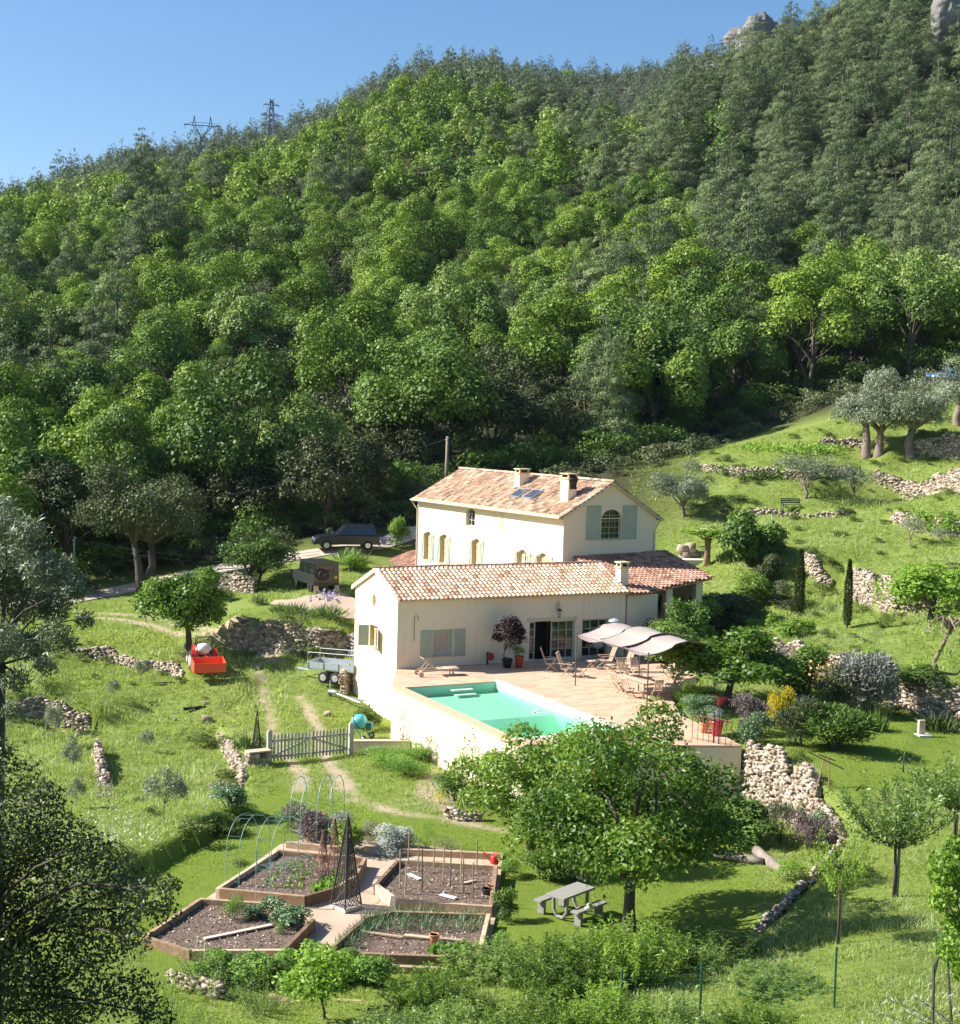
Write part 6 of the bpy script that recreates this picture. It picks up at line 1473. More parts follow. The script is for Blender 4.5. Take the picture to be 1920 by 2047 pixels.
def lantern():
    t = thing('wall_lantern', 'black wrought iron lantern on a scroll bracket over the glazed doors', 'lantern', H(9.27, 0, 2.75), PHI); m = MB(); m.tube([(0, -.02, -.05), (0, -.02, .25), (0, -.1, .38), (0, -.22, .40), (0, -.32, .32), (0, -.30, .22), (0, -.22, .2), (0, -.18, .26)], .013, 6); m.tube([(0, -.3, .3), (0, -.3, .02)], .01, 5); ob('bracket', m, iron_m, t)
    m = MB(); m.lathe([(.02, .06), (.14, -.04), (.16, -.05)], (0, -.3, 0), 6); m.lathe([(.04, -.42), (.07, -.38)], (0, -.3, 0), 6)
    for k in range(6): a = 6.28 * k / 6; m.tube([(.13 * math.cos(a), -.3 + .13 * math.sin(a), -.05), (.06 * math.cos(a), -.3 + .06 * math.sin(a), -.4)], .008, 4)
    ob('cage', m, iron_m, t); m = MB(); m.lathe([(.055, -.39), (.118, -.06)], (0, -.3, 0), 6); ob('glass', m, plain('milky_glass', (.45, .45, .40), .2), t)
lantern()
t = thing('outdoor_shower', 'thin bent shower pipe fixed to the annexe wall', 'shower', H(.92, -.06, 1.4), PHI); m = MB(); m.tube([(0, 0, 0), (0, 0, 1.2), (.03, -.02, 1.3), (.12, -.06, 1.3), (.17, -.08, 1.22), (.17, -.08, 1.12)], .012, 6); ob('pipe', m, iron_m, t); m = MB(); m.lathe([(.015, .03), (.05, 0)], (.17, -.08, 1.08), 10); ob('shower_head', m, iron_m, t)
t = thing('hose_reel', 'small post with red hose reel against the annexe wall', 'hose reel', H(5.05, -.25, 0), PHI); m = MB(); m.box((0, 0, .33), (.07, .07, .66)); ob('post', m, black_metal, t); m = MB(); m.wheel((.16, -.02, .42), .2, .1, 'y', 18); ob('reel', m, plain('reel_red', (.35, .05, .04), .6), t)
# railing at the terrace corner
ra, rb = on_z(1384, 1478, 0), on_z(1462, 1492, 0); t = thing('iron_railing', 'rusty red iron railing of vertical bars at the terrace corner', 'railing', ra, math.atan2(rb[1] - ra[1], rb[0] - ra[0])); Lr = float(np.hypot(*(rb - ra)[:2])); m = MB()
for k in range(8): m.tube([(Lr * k / 7, 0, 0), (Lr * k / 7, 0, 1.0)], .014, 5)
ob('bars', m, plain('rust_red', (.20, .06, .05), .7), t); m = MB(); m.tube([(0, 0, 1.0), (Lr, 0, 1.0)], .018); m.tube([(0, 0, .08), (Lr, 0, .08)], .014); ob('rails', m, plain('rust_red', (.20, .06, .05), .7), t)
for x in (.55, .68): m = MB(); m.tube([(Lr * x, 0, -.9), (Lr * x, 0, 1.25)], .022); ob('post', m, iron_m, t)
# pool cleaner, hose and leaf net box
t = thing('pool_cleaner', 'white pool cleaner hose floating in a loop on the water', 'pool cleaner', on_z(1089, 1424, -.12), .3); m = MB(); m.tube([(.45 * math.cos(a), .28 * math.sin(a), .02) for a in np.linspace(.3, 5.4, 16)], .025, 6); ob('hose', m, white_m, t); m = MB(); m.box((-.45, -.02, .03), (.22, .16, .1)); ob('head', m, white_m, t)
m = MB(); m.box((0, 0, .12), (.5, .3, .24)); m.box((0, 0, .26), (.54, .34, .04)); o = ob('skimmer_box', m, plain('cream_plastic', (.72, .68, .60), .6)); o.location = on_z(1118, 1480, 0); o.rotation_euler = (0, 0, PHI); tag(o, 'small cream box at the near end of the pool', 'box')
# bits on the right of the terrace
t = thing('slab_bench', 'small garden seat of a pink upright slab on a white stone', 'garden seat', G(1846, 1474), .3); m = MB(); m.box((0, 0, .06), (.65, .45, .14)); ob('base_stone', m, plain('white_stone', (.66, .62, .56), .9), t); m = MB(); m.box((-.05, .08, .42), (.3, .14, .62)); ob('upright_slab', m, plain('pink_stone', (.58, .42, .34), .9), t)
t = thing('pole_rack', 'thin pole frame leaning on top of the curving stone wall', 'frame', G(1648, 1585), .4); m = MB()
for a, b in (((-.6, 0, -.9), (.1, .2, 1.3)), ((.25, 0, -.8), (.3, .2, 1.35)), ((-.7, .2, 1.55), (1.0, .2, .75)), ((-.2, .2, 1.4), (.6, .2, 1.1))): m.tube([a, b], .025, 5)
ob('poles', m, plain('rusty_wood', (.34, .20, .12), .9), t)
t = thing('leaning_boards', 'bundle of grey and pinkish boards leaning against the curving stone wall', 'boards', G(1492, 1600), -.3); rr = random.Random(3)
for i in range(7): m = MB(); m.beam((-.5 + i * .15, 0, -.6), (-.2 + i * .12 + rr.uniform(-.1, .1), .6, 1.5 + rr.uniform(-.2, .3)), .1, .03, rr.random()); ob('board', m, wood, t)
# slope items
def bench(p, rz):
    t = thing('garden_bench', 'dark slatted bench on the grassy slope right of the house', 'bench', p, rz); dk = plain('dark_bench', (.05, .06, .055), .7); m = MB()
    for i in range(4): m.box((0, -.2 + i * .12, .45), (1.5, .09, .03))
    ob('seat', m, dk, t); m = MB()
    for i in range(3): m.box((0, .25 + i * .02, .6 + i * .13), (1.5, .02, .09))
    ob('backrest', m, dk, t)
    for s in (-1, 1):
        for y in (-.2, .24): m = MB(); m.box((s * .68, y, .3 if y < 0 else .45), (.05, .05, .6 if y < 0 else .9)); ob('leg', m, dk, t)
bench(G(1582, 1021), .1)
t = thing('garden_pillar', 'tapered brown stone pillar with a white cap, right of the farmhouse', 'pillar', G(1414, 1130), .2); m = MB(); m.lathe([(.24, -.3), (.2, 1.2), (.26, 2.1), (.3, 2.2)], (0, 0, 0), 12); ob('shaft', m, plain('brown_stone', (.36, .22, .14), .9), t, True); m = MB(); m.box((-.3, 0, 2.3), (1.3, .8, .14)); m.box((-.1, 0, 2.42), (.8, .6, .1)); ob('cap', m, plain('white_stone', (.66, .62, .56), .9), t)
t = thing('stone_basin', 'pale stone basin with rocks below the vine pillar', 'basin', G(1372, 1132), .2); m = MB(); m.box((0, 0, .2), (3.6, 1.2, .6)); ob('basin', m, plain('white_stone', (.66, .62, .56), .9), t, bevel=.03); ob('rock_pile', rocks_mesh('rock_pile', [(np.array([x, y, z]), (.8, .7, .7), 0) for x, y, z in ((.3, .9, .6), (.9, 1.0, .7), (.6, .9, 1.2), (1.4, 1., .6), (.1, 1.0, 1.1))], np.random.default_rng(1)), parent=t)
# poles, cables, pylons
def upole(px, py0, py1, r, mat, nm, label, cat='pole', arm=False):
    p = G(px, py1); h = (py1 - py0) * p[1] / 2800; t = thing(nm, label, cat, p); m = MB(); m.tube([(0, 0, -.4), (0, 0, h)], [r * 1.2, r * .8], 8, .5); ob('post', m, mat, t, True)
    m = MB(); m.ball((r, 0, h - .12), .06); m.ball((-r, 0, h - .3), .06); ob('insulator', m, white_m, t); return np.array([p[0], p[1], p[2] + h])
ta = upole(148, 1071, 1165, .09, plain('green_grey_paint', (.22, .33, .30), .6), 'utility_pole', 'pale green metal pole at the left beside the dark wood')
tb = upole(892, 872, 985, .14, wood, 'utility_pole', 'tall wooden utility pole behind the farmhouse roof')
def cable(a, b, sag, label, r=.015):
    m = MB(); c = (a + b) / 2; m.tube([Vector(a - c + (b - a) * u - np.array([0, 0, sag * 4 * u * (1 - u)])) for u in np.linspace(0, 1, 16)], r, 3, cap=False); o = ob('power_cable', m, plain('cable_grey', (.10, .11, .12), .6), smooth=True); o.location = c; tag(o, label, 'cable', 'overhead cables')
cable(tb - (0, 0, .2), np.array(at_Y(425, 995, 101)), .4, 'thin overhead cable falling left from the wooden pole')
cable(ta - (0, 0, .15), np.array(at_Y(640, 1102, 99)), .8, 'upper of two cables from the green pole to the house'); cable(ta - (0, 0, .35), np.array(at_Y(640, 1107, 99)), 1.0, 'lower of two cables from the green pole to the house')
pyl_m = plain('pylon_steel', (.16, .20, .27), .6, .3)
def lattice_leg(m, z0, z1, w0, w1, n, r):
    for sx in (-1, 1):
        for sy in (-1, 1): m.tube([(sx * w0, sy * w0, z0), (sx * w1, sy * w1, z1)], r, 4)
    for i in range(n):
        a, b = i / n, (i + 1) / n; za, zb = z0 + (z1 - z0) * a, z0 + (z1 - z0) * b; wa, wb = w0 + (w1 - w0) * a, w0 + (w1 - w0) * b
        for s in (-1, 1):
            m.tube([(-wa, s * wa, za), (wb, s * wb, zb)], r * .6, 3, cap=False); m.tube([(wa, s * wa, za), (-wb, s * wb, zb)], r * .6, 3, cap=False); m.tube([(s * wa, -wa, za), (s * wb, wb, zb)], r * .6, 3, cap=False)
def pylon_a():
    Y_ = 560; top = at_Y(543, 194, Y_); b = gz(top[0], top[1]); h = top[2] - b; t = thing('electricity_pylon', 'straight lattice pylon with three cross arms on the skyline', 'pylon', (top[0], top[1], b), .3); m = MB(); lattice_leg(m, 0, h * .98, 2.6, .5, 14, .26); ob('mast', m, pyl_m, t)
    for k, (dz, w_) in enumerate(((1.5, 3.0), (5.5, 4.0), (9.5, 3.4))): m = MB(); z = h - 1.5 - dz; m.tube([(-w_, 0, z), (w_, 0, z)], .22, 4); m.tube([(-w_, 0, z), (0, 0, z + 1.2), (w_, 0, z)], .1, 4); [m.tube([(s * w_, 0, z), (s * w_, 0, z - 1.1)], .1, 4) for s in (-1, 1)]; ob('cross_arm', m, pyl_m, t)
def pylon_b():
    Y_ = 620; top = at_Y(405, 232, Y_); b = gz(top[0], top[1]); h = top[2] - b; t = thing('electricity_pylon', 'forked lattice pylon with a wide head on the skyline', 'pylon', (top[0], top[1], b), .2); m = MB(); lattice_leg(m, 0, h - 8.5, 2.4, .7, 8, .26); ob('mast', m, pyl_m, t)
    m = MB()
    for s in (-1, 1): m.tube([(s * .7, .4, h - 8.5), (s * 4.2, .4, h - 4), (s * 3.4, 0, h)], .25, 4); m.tube([(s * .7, -.4, h - 8.5), (s * 3.0, -.4, h - 4), (s * 3.4, 0, h)], .22, 4); [m.tube([(s * (.7 + 3.4 * u), .4, h - 8.5 + 4.5 * u), (s * (.7 + 2.3 * (u + .2)), -.4, h - 8.5 + 4.5 * (u + .2))], .08, 3) for u in (0, .25, .5, .75)]
    ob('fork', m, pyl_m, t); m = MB(); m.tube([(-8, 0, h - 4), (8, 0, h - 4)], .24, 4); m.tube([(-8, 0, h - 4), (-4, 0, h - 2.8), (4, 0, h - 2.8), (8, 0, h - 4)], .12, 4); [m.tube([(x, 0, h - 4), (x, 0, h - 5.4)], .1, 3) for x in (-7.6, 0, 7.6)]; ob('cross_arm', m, pyl_m, t)
pylon_a(); pylon_b()
# fence at the bottom right
fence = thing('wire_fence', 'green steel posts with thin wire mesh crossing the slope at the bottom right', 'fence', G(1399, 2047), 0); f0 = np.array(fence.location)
fp_ = [G(1240, 2060), G(1399, 2047), G(1668, 2013), G(1860, 1968), G(1990, 1945)]; gpost = plain('fence_green', (.02, .09, .06), .5)
for i, p in enumerate(fp_):
    lean = (.3, 0) if i == 3 else (0, 0); m = MB(); q = p - f0; m.tube([(q[0], q[1], q[2] - .3), (q[0] + lean[0], q[1], q[2] + 1.45)], .028, 8); ob('post', m, gpost, fence)
m = MB()
for i in range(4):
    a, b = fp_[i] - f0, fp_[i + 1] - f0; L_ = np.linalg.norm(b - a)
    for z in np.arange(.1, 1.4, .16): m.tube([a + (0, 0, z), (a + b) / 2 + (0, 0, z - .02), b + (0, 0, z)], .003, 3, cap=False)
    for u in np.arange(0, 1, .16 / L_): q = a + (b - a) * u; m.tube([q + (0, 0, .05), q + (0, 0, 1.38)], .0025, 3, cap=False)
ob('mesh', m, gpost, fence)
# limestone crags on the skyline
crag_m = tintmat('grey_crag', [(0, (.07, .075, .06)), (.5, (.19, .185, .17)), (1, (.33, .31, .28))], .95, .25, .8, .9)
def crag(px, py, Y_, sx, sy, sz, label, seed):
    c = at_Y(px, py, Y_); m = MB(); m.ball((0, 0, 0), 1, (sx, sy, sz), 40, 26); V = []
    for v in m.v: p = Vector(v); n_ = noise.fractal(p * .13 + Vector((seed, 0, 0)), 1, 2.1, 5) * .42; s = Vector((p.x * .25 + seed, p.y * .25, p.z * .04)); n_ += noise.noise(s) * .12; V.append(tuple(p * (1 + n_)))
    m.v = V; o = ob('limestone_crag', m, crag_m); o.location = c; tag(o, label, 'rock', 'limestone crags')
crag(1517, 95, 540, 12.5, 9, 11, 'big bare grey limestone crag breaking the skyline', 3.); crag(1420, 150, 560, 8, 8, 4.5, 'low brownish crag left of the big one', 7.)
crag(1888, 38, 318, 3.2, 3.5, 6.5, 'narrow pale crag among pines at the top right corner', 11.)
# ============================================================ GARDEN TREES AND PLANTS
def put(name, parts, leafkey, label, cat, px, py, h=None, w=None, rz=0, group=None, bk=None, loc=None, base_h=None, base_w=None, **k):
    """stand a plant at the ground point under a pixel, sized from its picture height/width (in source pixels)"""
    p = G(px, py) if loc is None else np.array(loc, float); s = p[1] / 2800
    r = tree_from(name, parts, leafkey, label, cat, p, rz, group, 1, bk, **k); bw = np.percentile(parts[0][0][:, 0], 98.5) - np.percentile(parts[0][0][:, 0], 1.5); bh = np.percentile(parts[0][0][:, 2], 99.5); sx = (w * s / bw) if w else 1; sz = (h * s / bh) if h else sx
    if not w: sx = sz
    r.scale = (sx, sx, sz); return r
def BT(seed, n, leaf, **k): return broad_tree(seed, 4., 2., n, leaf, **k)     # unit tree: 4 m high, 4 m wide
# left side
put('holm_oak', broad_tree(501, 8, 4, 16000, .17, .6, nl=26, zc=.62, zr=.40, trunk=.26, low=.34, lobe=(.24, .36), up=.25, stems=2, limbs=12, lowb=.6), 'holm', 'big grey green holm oak with forked trunk beside the track on the left', 'tree', 286, 1180, 252, 225, base_h=8, base_w=8)
put('small_tree', BT(502, 9000, .16, lowb=.8, nl=22, zc=.6, zr=.42, trunk=.1, low=.2, stems=2, lobe=(.25, .42)), 'oakdeep', 'feathery green tree beside the boxy off-road car', 'tree', 508, 1172, 122, 132, base_h=4, base_w=4)
put('cherry_tree', BT(503, 12000, .16, zc=.60, zr=.44, trunk=.15, low=.26, lobe=(.22, .34), nl=30, up=.2, lowb=.75), 'cherry', 'round dark green cherry tree next to the red tractor', 'tree', 374, 1303, 165, 162, base_h=4, base_w=4)
for i, (px, py, h, w, lab) in enumerate([(328, 1640, 108, 86, 'grey olive sapling in the meadow, the largest one left of the gate wall'), (153, 1617, 66, 34, 'thin olive sapling with a bare stem in the lower left meadow'), (147, 1553, 84, 36, 'slender olive sapling left of the upright stone strip'), (108, 1497, 92, 34, 'slender olive sapling in the shadow by the left wall'), (296, 1504, 46, 30, 'small grey sapling in the middle of the left meadow'), (283, 1368, 50, 34, 'small grey sapling just below the broken row of stones'), (228, 1400, 40, 26, 'tiny grey sapling in the upper part of the left meadow')]):
    put('olive_sapling', broad_tree(510 + i, 4, 2, 2600, .27, .25, nl=14, zc=.58, zr=.4, trunk=.05, low=.3, up=.1, jit=.9, lobe=(.25, .45)), 'olive', lab, 'young olive', px, py, h, w, base_h=4, base_w=4, group='young olives in the meadow', bk=olivebark)
def shrub(px, py, h, w, key, label, seed, n=1800, leaf=.10, asp=.5, spiky=0, nm='garden_shrub', cat='shrub', group=None, loc=None, sq=.9):
    return put(nm, bush(seed, 2., 1., int(n * 1.9), leaf * 1.2, asp, 12, spiky=spiky, sq=sq), key, label, cat, px, py, h, w, base_h=2., base_w=2.1, group=group, loc=loc, trunkname='stem', crown='foliage')
shrub(458, 1613, 46, 66, 'kale', 'glossy green shrub below the end of the gate wall', 601)
shrub(730, 1462, 52, 52, 'oakdeep', 'rose bush with pale blooms at the annexe house corner', 602, 1400)
shrub(160, 1190, 50, 60, 'scrub', 'dark rounded bush at the bend of the track, far left', 603)
shrub(700, 1140, 30, 60, 'bright', 'bright leafy shrub behind the spare wheel car', 604); shrub(795, 1095, 60, 40, 'bright', 'yellow green shrub against the far end of the farmhouse', 605)
def iris(px, py, h, w, label, seed, n=170, key='iris', fl=0, nm='iris_clump'):
    rg = np.random.default_rng(seed); P = np.c_[rg.normal(size=n) * .28, rg.normal(size=n) * .22, np.zeros(n)]; T = np.c_[P[:, :2] * 1.1 + rg.normal(size=(n, 2)) * .18, np.ones(n) * .8]
    V, Fc, t = leafmesh(P, rg.normal(size=(n, 3)), .62, .10, rg, T=T); p = G(px, py); s = p[1] / 2800; r = thing(nm, label, 'plant', p, 0, 'iris clumps'); r.scale = (w * s / 1.5, w * s / 1.5, h * s / .65)
    ob('leaves', mk('leaves', V, Fc, LEAF[key], tint=t), parent=r)
    if fl:
        m = 90; P = np.c_[rg.normal(size=m) * .4, rg.normal(size=m) * .3, rg.uniform(.8, 1.25, m)]; V, Fc, t = leafmesh(P, rg.normal(size=(m, 3)), .14, .9, rg); ob('flowers', mk('flowers', V, Fc, LEAF['purple'], tint=t), parent=r)
    return r
iris(456, 1200, 26, 34, 'iris clump at the left end of the driveway', 1); iris(518, 1208, 22, 30, 'iris clump beside the driveway left of centre', 2); iris(588, 1228, 24, 60, 'wide iris clump on top of the retaining wall', 3)
iris(653, 1233, 28, 60, 'iris clump with a haze of mauve flowers nearest the annexe', 4, fl=1); iris(705, 1122, 30, 66, 'tall iris bed on the bank right of the boxy car', 5); iris(560, 1222, 18, 34, 'small iris clump left of the wide one on the wall', 6)
iris(490, 1500, 34, 50, 'iris clump behind the gate pier by the black obelisk', 7)
# behind / right of house
put('leaning_tree', BT(520, 3500, .18, zc=.62, zr=.4, trunk=.08, low=.25, nl=14, gaps=1), 'cherry', 'loose leafy tree hiding the dark lean-to of the annexe', 'tree', 0, 0, loc=H(16.6, -1.6), h=118, w=84, base_h=4, base_w=4)
shrub(1290, 1330, 88, 100, 'oakdeep', 'dense green shrub behind the dining chairs', 610, 3000, .09, loc=H(14.6, -3.4)); shrub(0, 0, 80, 100, 'holm', 'dark shrub between the annexe and the canopy', 611, 2600, .09, loc=H(15.2, -1.8))
shrub(1370, 1300, 110, 120, 'oak', 'broad green shrub at the right end of the lean-to', 612, 3500, .1); shrub(1400, 1250, 52, 100, 'oakdeep', 'dark green shrub in front of the lean-to pillar', 613, 3000, .1)
shrub(1440, 1255, 70, 110, 'scrub', 'olive green shrub on the wall top left of the yellow vines', 614, 2600, .09)
put('cherry_tree', BT(521, 7500, .17, zc=.6, zr=.42, trunk=.13, low=.28, lobe=(.22, .36), nl=28, up=.15, lowb=.7), 'cherry', 'spreading cherry tree with hanging leaves right of the canopy', 'tree', 1463, 1412, 160, 225, base_h=4, base_w=4)
# slope right
oliv = lambda seed, n=4500, leaf=.15: broad_tree(seed, 4, 2, n * 2, leaf, .26, nl=34, zc=.56, zr=.46, trunk=.13, low=.15, lowb=.95, up=.1, jit=1.0, lobe=(.22, .36))
put('olive_tree', oliv(530, 6500), 'olive', 'round topped silvery olive tree directly right of the farmhouse', 'olive tree', 1368, 1032, 110, 112, base_h=4.1, base_w=4.1, bk=olivebark, group='olive trees on the slope')
bigol = lambda seed: broad_tree(seed, 4, 2, 12000, .15, .26, nl=34, zc=.66, zr=.40, trunk=.24, low=.34, lowb=.8, up=.1, jit=1.0, lobe=(.2, .34))
for i, (px, py, h, w, lab) in enumerate([(1732, 913, 172, 120, 'big olive with thick pale trunk, left one of the three tallest'), (1757, 911, 130, 110, 'big olive with thick pale trunk, middle one of the three tallest'), (1822, 916, 152, 128, 'big olive with thick pale trunk, right one of the three tallest'), (1915, 850, 130, 110, 'olive cut by the right edge above the terrace walls')]):
    put('olive_tree', bigol(540 + i), 'olive', lab, 'olive tree', px, py, h, w, base_h=4.1, base_w=4.1, bk=olivebark, group='olive trees on the slope')
for i, (px, py, h, w, lab) in enumerate([(1611, 995, 88, 120, 'wide low olive in the middle of the slope'), (1712, 1000, 70, 90, 'sparse olive bush right of the wide low olive'), (1820, 1092, 62, 50, 'small sparse olive on the right hand slope'), (1884, 1092, 36, 44, 'very small grey olive near the right edge of the slope')]):
    put('olive_tree', broad_tree(550 + i, 4, 2, 2200, .2, .26, nl=14, zc=.6, zr=.4, trunk=.08, low=.2, up=.1, jit=1.), 'olive', lab, 'olive tree', px, py, h, w, base_h=4.1, base_w=4.1, bk=olivebark, group='olive trees on the slope')
def cypress(px, py, h, w, label, seed):
    rg = np.random.default_rng(seed); n = 2600; u = rg.random(n) ** .9; a = rg.random(n) * 6.28; rad = .22 * np.minimum(1, (1 - u) * 2.2) ** .7 * np.minimum(1, .6 + u * 3) * rg.uniform(.7, 1.1, n); P = np.c_[rad * np.cos(a), rad * np.sin(a), .15 + u * 3.75]
    V, Fc, t = leafmesh(P, rg.normal(size=(n, 3)), .16, .3, rg, T=np.c_[np.cos(a) * .3, np.sin(a) * .3, np.ones(n)]); m = MB(); m.tube([(0, 0, -.2), (0, 0, 3.6)], [.06, .01], 6); return put('cypress_tree', ((V, Fc, t), m), 'cyp', label, 'cypress', px, py, h, w, base_h=4, base_w=.5, group='slim cypresses')
cypress(1597, 1231, 134, 20, 'slim dark cypress nearer the house', 1); cypress(1694, 1256, 138, 17, 'slim dark cypress farther from the house', 2)
shrub(1502, 1128, 104, 118, 'oakdeep', 'large dark leafy bush on the slope beside the vine pillar', 620, 4000, .11); shrub(1538, 1165, 56, 60, 'holm', 'dark bush behind the left cypress', 621, 2500, .1)
shrub(1510, 1212, 66, 80, 'cherry', 'green shrub left of the cypresses', 622, 2200, .09); shrub(1560, 1215, 54, 56, 'scrub', 'greyish shrub at the foot of the left cypress', 623, 1500, .08)
shrub(1410, 1078, 22, 96, 'bright', 'green vine spreading round the top of the brown pillar', 625, 1200, .12, loc=at_Y(1414, 1078, G(1414, 1130)[1]) , nm='climbing_vine', cat='vine')
for i, (px, py, h, w) in enumerate([(1515, 1268, 30, 44), (1580, 1272, 36, 50), (1612, 1268, 30, 34), (1545, 1256, 30, 30)]):
    shrub(px, py, h, w, 'yellow' if 0 else 'bright', ['yellow green vine at the left end of the long wall', 'yellow green vine in the middle of the row above the long wall', 'yellow green vine at the right end of the row', 'yellow green vine set back from the others'][i], 630 + i, 500, .16, nm='grape_vine', cat='vine', group='vines above the long wall')
put('fig_tree', BT(560, 6000, .19, zc=.6, zr=.44, trunk=.14, low=.22, nl=26, lowb=.8, lobe=(.22, .36)), 'bright', 'bright leafy tree against the pale terrace wall at the right edge', 'tree', 1862, 1240, 118, 170, base_h=4, base_w=4)
ivy_rg = np.random.default_rng(8)
def ivy(pts, up_, label, seed, n=1500, key='bright', size=.16, spread=.35):
    rg = np.random.default_rng(seed); P = [G(*p) for p in pts]; c = sum(P) / len(P); u = rg.random(n) * (len(P) - 1); i = u.astype(int); f = (u - i)[:, None]; Q = np.array(P)[i] * (1 - f) + np.array(P)[np.minimum(i + 1, len(P) - 1)] * f
    blob = np.array([noise.noise(Vector((q * 1.7, seed, 0))) for q in u]); Q[:, 2] += rg.random(n) * up_ * (.6 + blob); Q[:, :2] += rg.normal(size=(n, 2)) * spread; V, Fc, t = leafmesh(Q - c, rg.normal(size=(n, 3)) + (0, -1, .8), size, .8, rg); o = ob('ivy', mk('ivy', V, Fc, LEAF[key], tint=t)); o.location = c; tag(o, label, 'ivy', 'ivy on the walls')
ivy([(1830, 1052), (1880, 1060), (1910, 1060)], 1.2, 'ivy on the upper right wall', 1); ivy([(1750, 1195), (1800, 1207), (1830, 1205)], 2.0, 'ivy hanging over the broad pale terrace wall', 2, 900); ivy([(1430, 945), (1500, 955), (1560, 958)], 1.0, 'dark ivy on the overgrown low wall behind the round olive', 3, 1500, 'oakdeep')
ivy([(1500, 900), (1600, 905), (1660, 900)], .9, 'green brambles along the edge of the path', 4, 1500, 'bright', .2, .8); ivy([(1480, 1295), (1540, 1310), (1620, 1335)], 1.2, 'creeper on the left part of the long wall', 5, 1300, 'cherry', .12, .3); ivy([(560, 1285), (610, 1290)], 1.3, 'small ivy patch on the driveway retaining wall', 6, 400, 'oakdeep', .12, .15)
rg = np.random.default_rng(44); A1, T1 = [], []
lines = [w_[1] for w_ in WALLS] + [BW]
spots = []
for li, l in enumerate(lines):
    for _ in range(9 if li > 3 else 6):
        i = int(rg.integers(len(l) - 1)); u = rg.random(); q = np.array(l[i][:2]) * (1 - u) + np.array(l[i + 1][:2]) * u + rg.normal(size=2) * .7; spots.append((q, rg.uniform(.25, .6)))
for _ in range(150):
    y = rg.uniform(60, 128); q = np.array([y * rg.uniform(.14, .37), y]); spots.append((q, rg.uniform(.15, .45)))
for _ in range(60):
    y = rg.uniform(44, 92); q = np.array([y * rg.uniform(-.36, -.16), y]); spots.append((q, rg.uniform(.1, .28)))
for q, s_ in spots:
    (V, Fc, T), m = PR['scrub'][int(rg.integers(4))]; n = len(V) // 4; sel = rg.choice(n, 520, replace=False); W4 = V.reshape(n, 4, 3)[sel]; A1.append((W4 * (s_, s_, s_ * rg.uniform(.5, 1)) + (*q, gz(*q) - .05)).reshape(-1, 3)); T1.append(np.clip(T.reshape(n, 4)[sel] * .5 + rg.random() * .5, 0, 1).ravel())
brm = leafmat('bramble_leaf', (.06, .09, .02), (.24, .30, .07), .3)
V = np.concatenate(A1); o = ob('brambles', mk('brambles', V, np.arange(len(V)).reshape(-1, 4), brm, tint=np.concatenate(T1))); tag(o, 'low brambles and weeds growing along the stone walls and over the grassy slopes', 'brambles', kind='stuff')
# pruned tree growing from the wall
def pruned():
    p = G(1880, 1395); rg = np.random.default_rng(3); t = thing('pruned_tree', 'gnarled pruned tree with curling bare branches at the right edge', 'tree', p, 0); m = MB(); m.tube([(0, 0, -.3), (-.15, 0, .9), (-.35, 0, 1.7), (.05, 0, 2.6), (.35, 0, 3.4)], [.17, .14, .12, .11, .09], 8)
    for k in range(11):
        a = k * .57 + .3; L = rg.uniform(.6, 1.3); m.tube([(.35 - .05 * (k % 3), 0, 3.3 - .1 * (k % 4)), (.35 + .5 * L * math.cos(a), .5 * L * math.sin(a), 3.6 + .2 * L), (.35 + 1.1 * L * math.cos(a + .3), 1.1 * L * math.sin(a + .3), 3.3 + rg.uniform(-.3, .5)), (.35 + 1.3 * L * math.cos(a + .8), 1.2 * L * math.sin(a + .8), 2.7 + rg.uniform(-.2, .8))], [.06, .045, .03, .012], 6, cap=False)
    m.tube([(0, 0, .5), (-.9, 0, .9), (-1.5, .2, 1.2)], [.1, .07, .04], 6); m.tube([(-.2, 0, 1.2), (.7, 0, 1.1), (1.2, 0, 1.6)], [.09, .06, .03], 6); ob('trunk', m, olivebark, t, True)
    P, N, d, tt = crown_pts(rg, [(-1.2, 0, 1.2, .7), (1.2, 0, 1.4, .8), (.9, 0, 3.4, .8), (-.5, 0, 3., .7), (.2, .4, 4.1, .6), (0, 0, 1.9, .6)], 1600, jit=.8); V, Fc, T = leafmesh(P, N, .13, .4, rg, tint=tt); ob('crown', mk('crown', V, Fc, LEAF['bright'], tint=T), parent=t)
pruned()
# border behind the terrace corner
shrub(1553, 1458, 86, 52, 'yellow', 'vivid yellow leaved bush right of the red pot', 640, 2200, .08, spiky=.6); shrub(1500, 1470, 82, 72, 'dusk', 'mauve flowering sage bush left of the yellow bush', 641, 1800, .07, spiky=.8)
shrub(1512, 1490, 66, 70, 'kale', 'grey green leafy bush below the mauve sage', 642, 1600, .09, spiky=.5); shrub(1665, 1500, 92, 128, 'oakdeep', 'large willow leaved bush casting shadow on the right lawn', 643, 4500, .13, .2, spiky=.9); shrub(1603, 1492, 104, 90, 'scrub', 'narrow leaved bush between the yellow bush and the large one', 644, 3000, .12, .2, spiky=.9)
shrub(1738, 1432, 130, 112, 'lav', 'tall silver grey shrub in front of the long wall', 645, 4500, .11, .22, spiky=.7); shrub(1612, 1398, 110, 100, 'cherry', 'rounded green shrub left of the yellow roses', 646, 3600, .09); shrub(1672, 1425, 105, 80, 'scrub', 'bronze green rose bush behind the willow leaved bush', 647, 2600, .08)
shrub(1602, 1425, 36, 36, 'grey', 'small pale cushion plant in the flower border', 648, 900, .06); shrub(1630, 1435, 30, 26, 'cyp', 'small black green clipped ball in the flower border', 649, 900, .05)
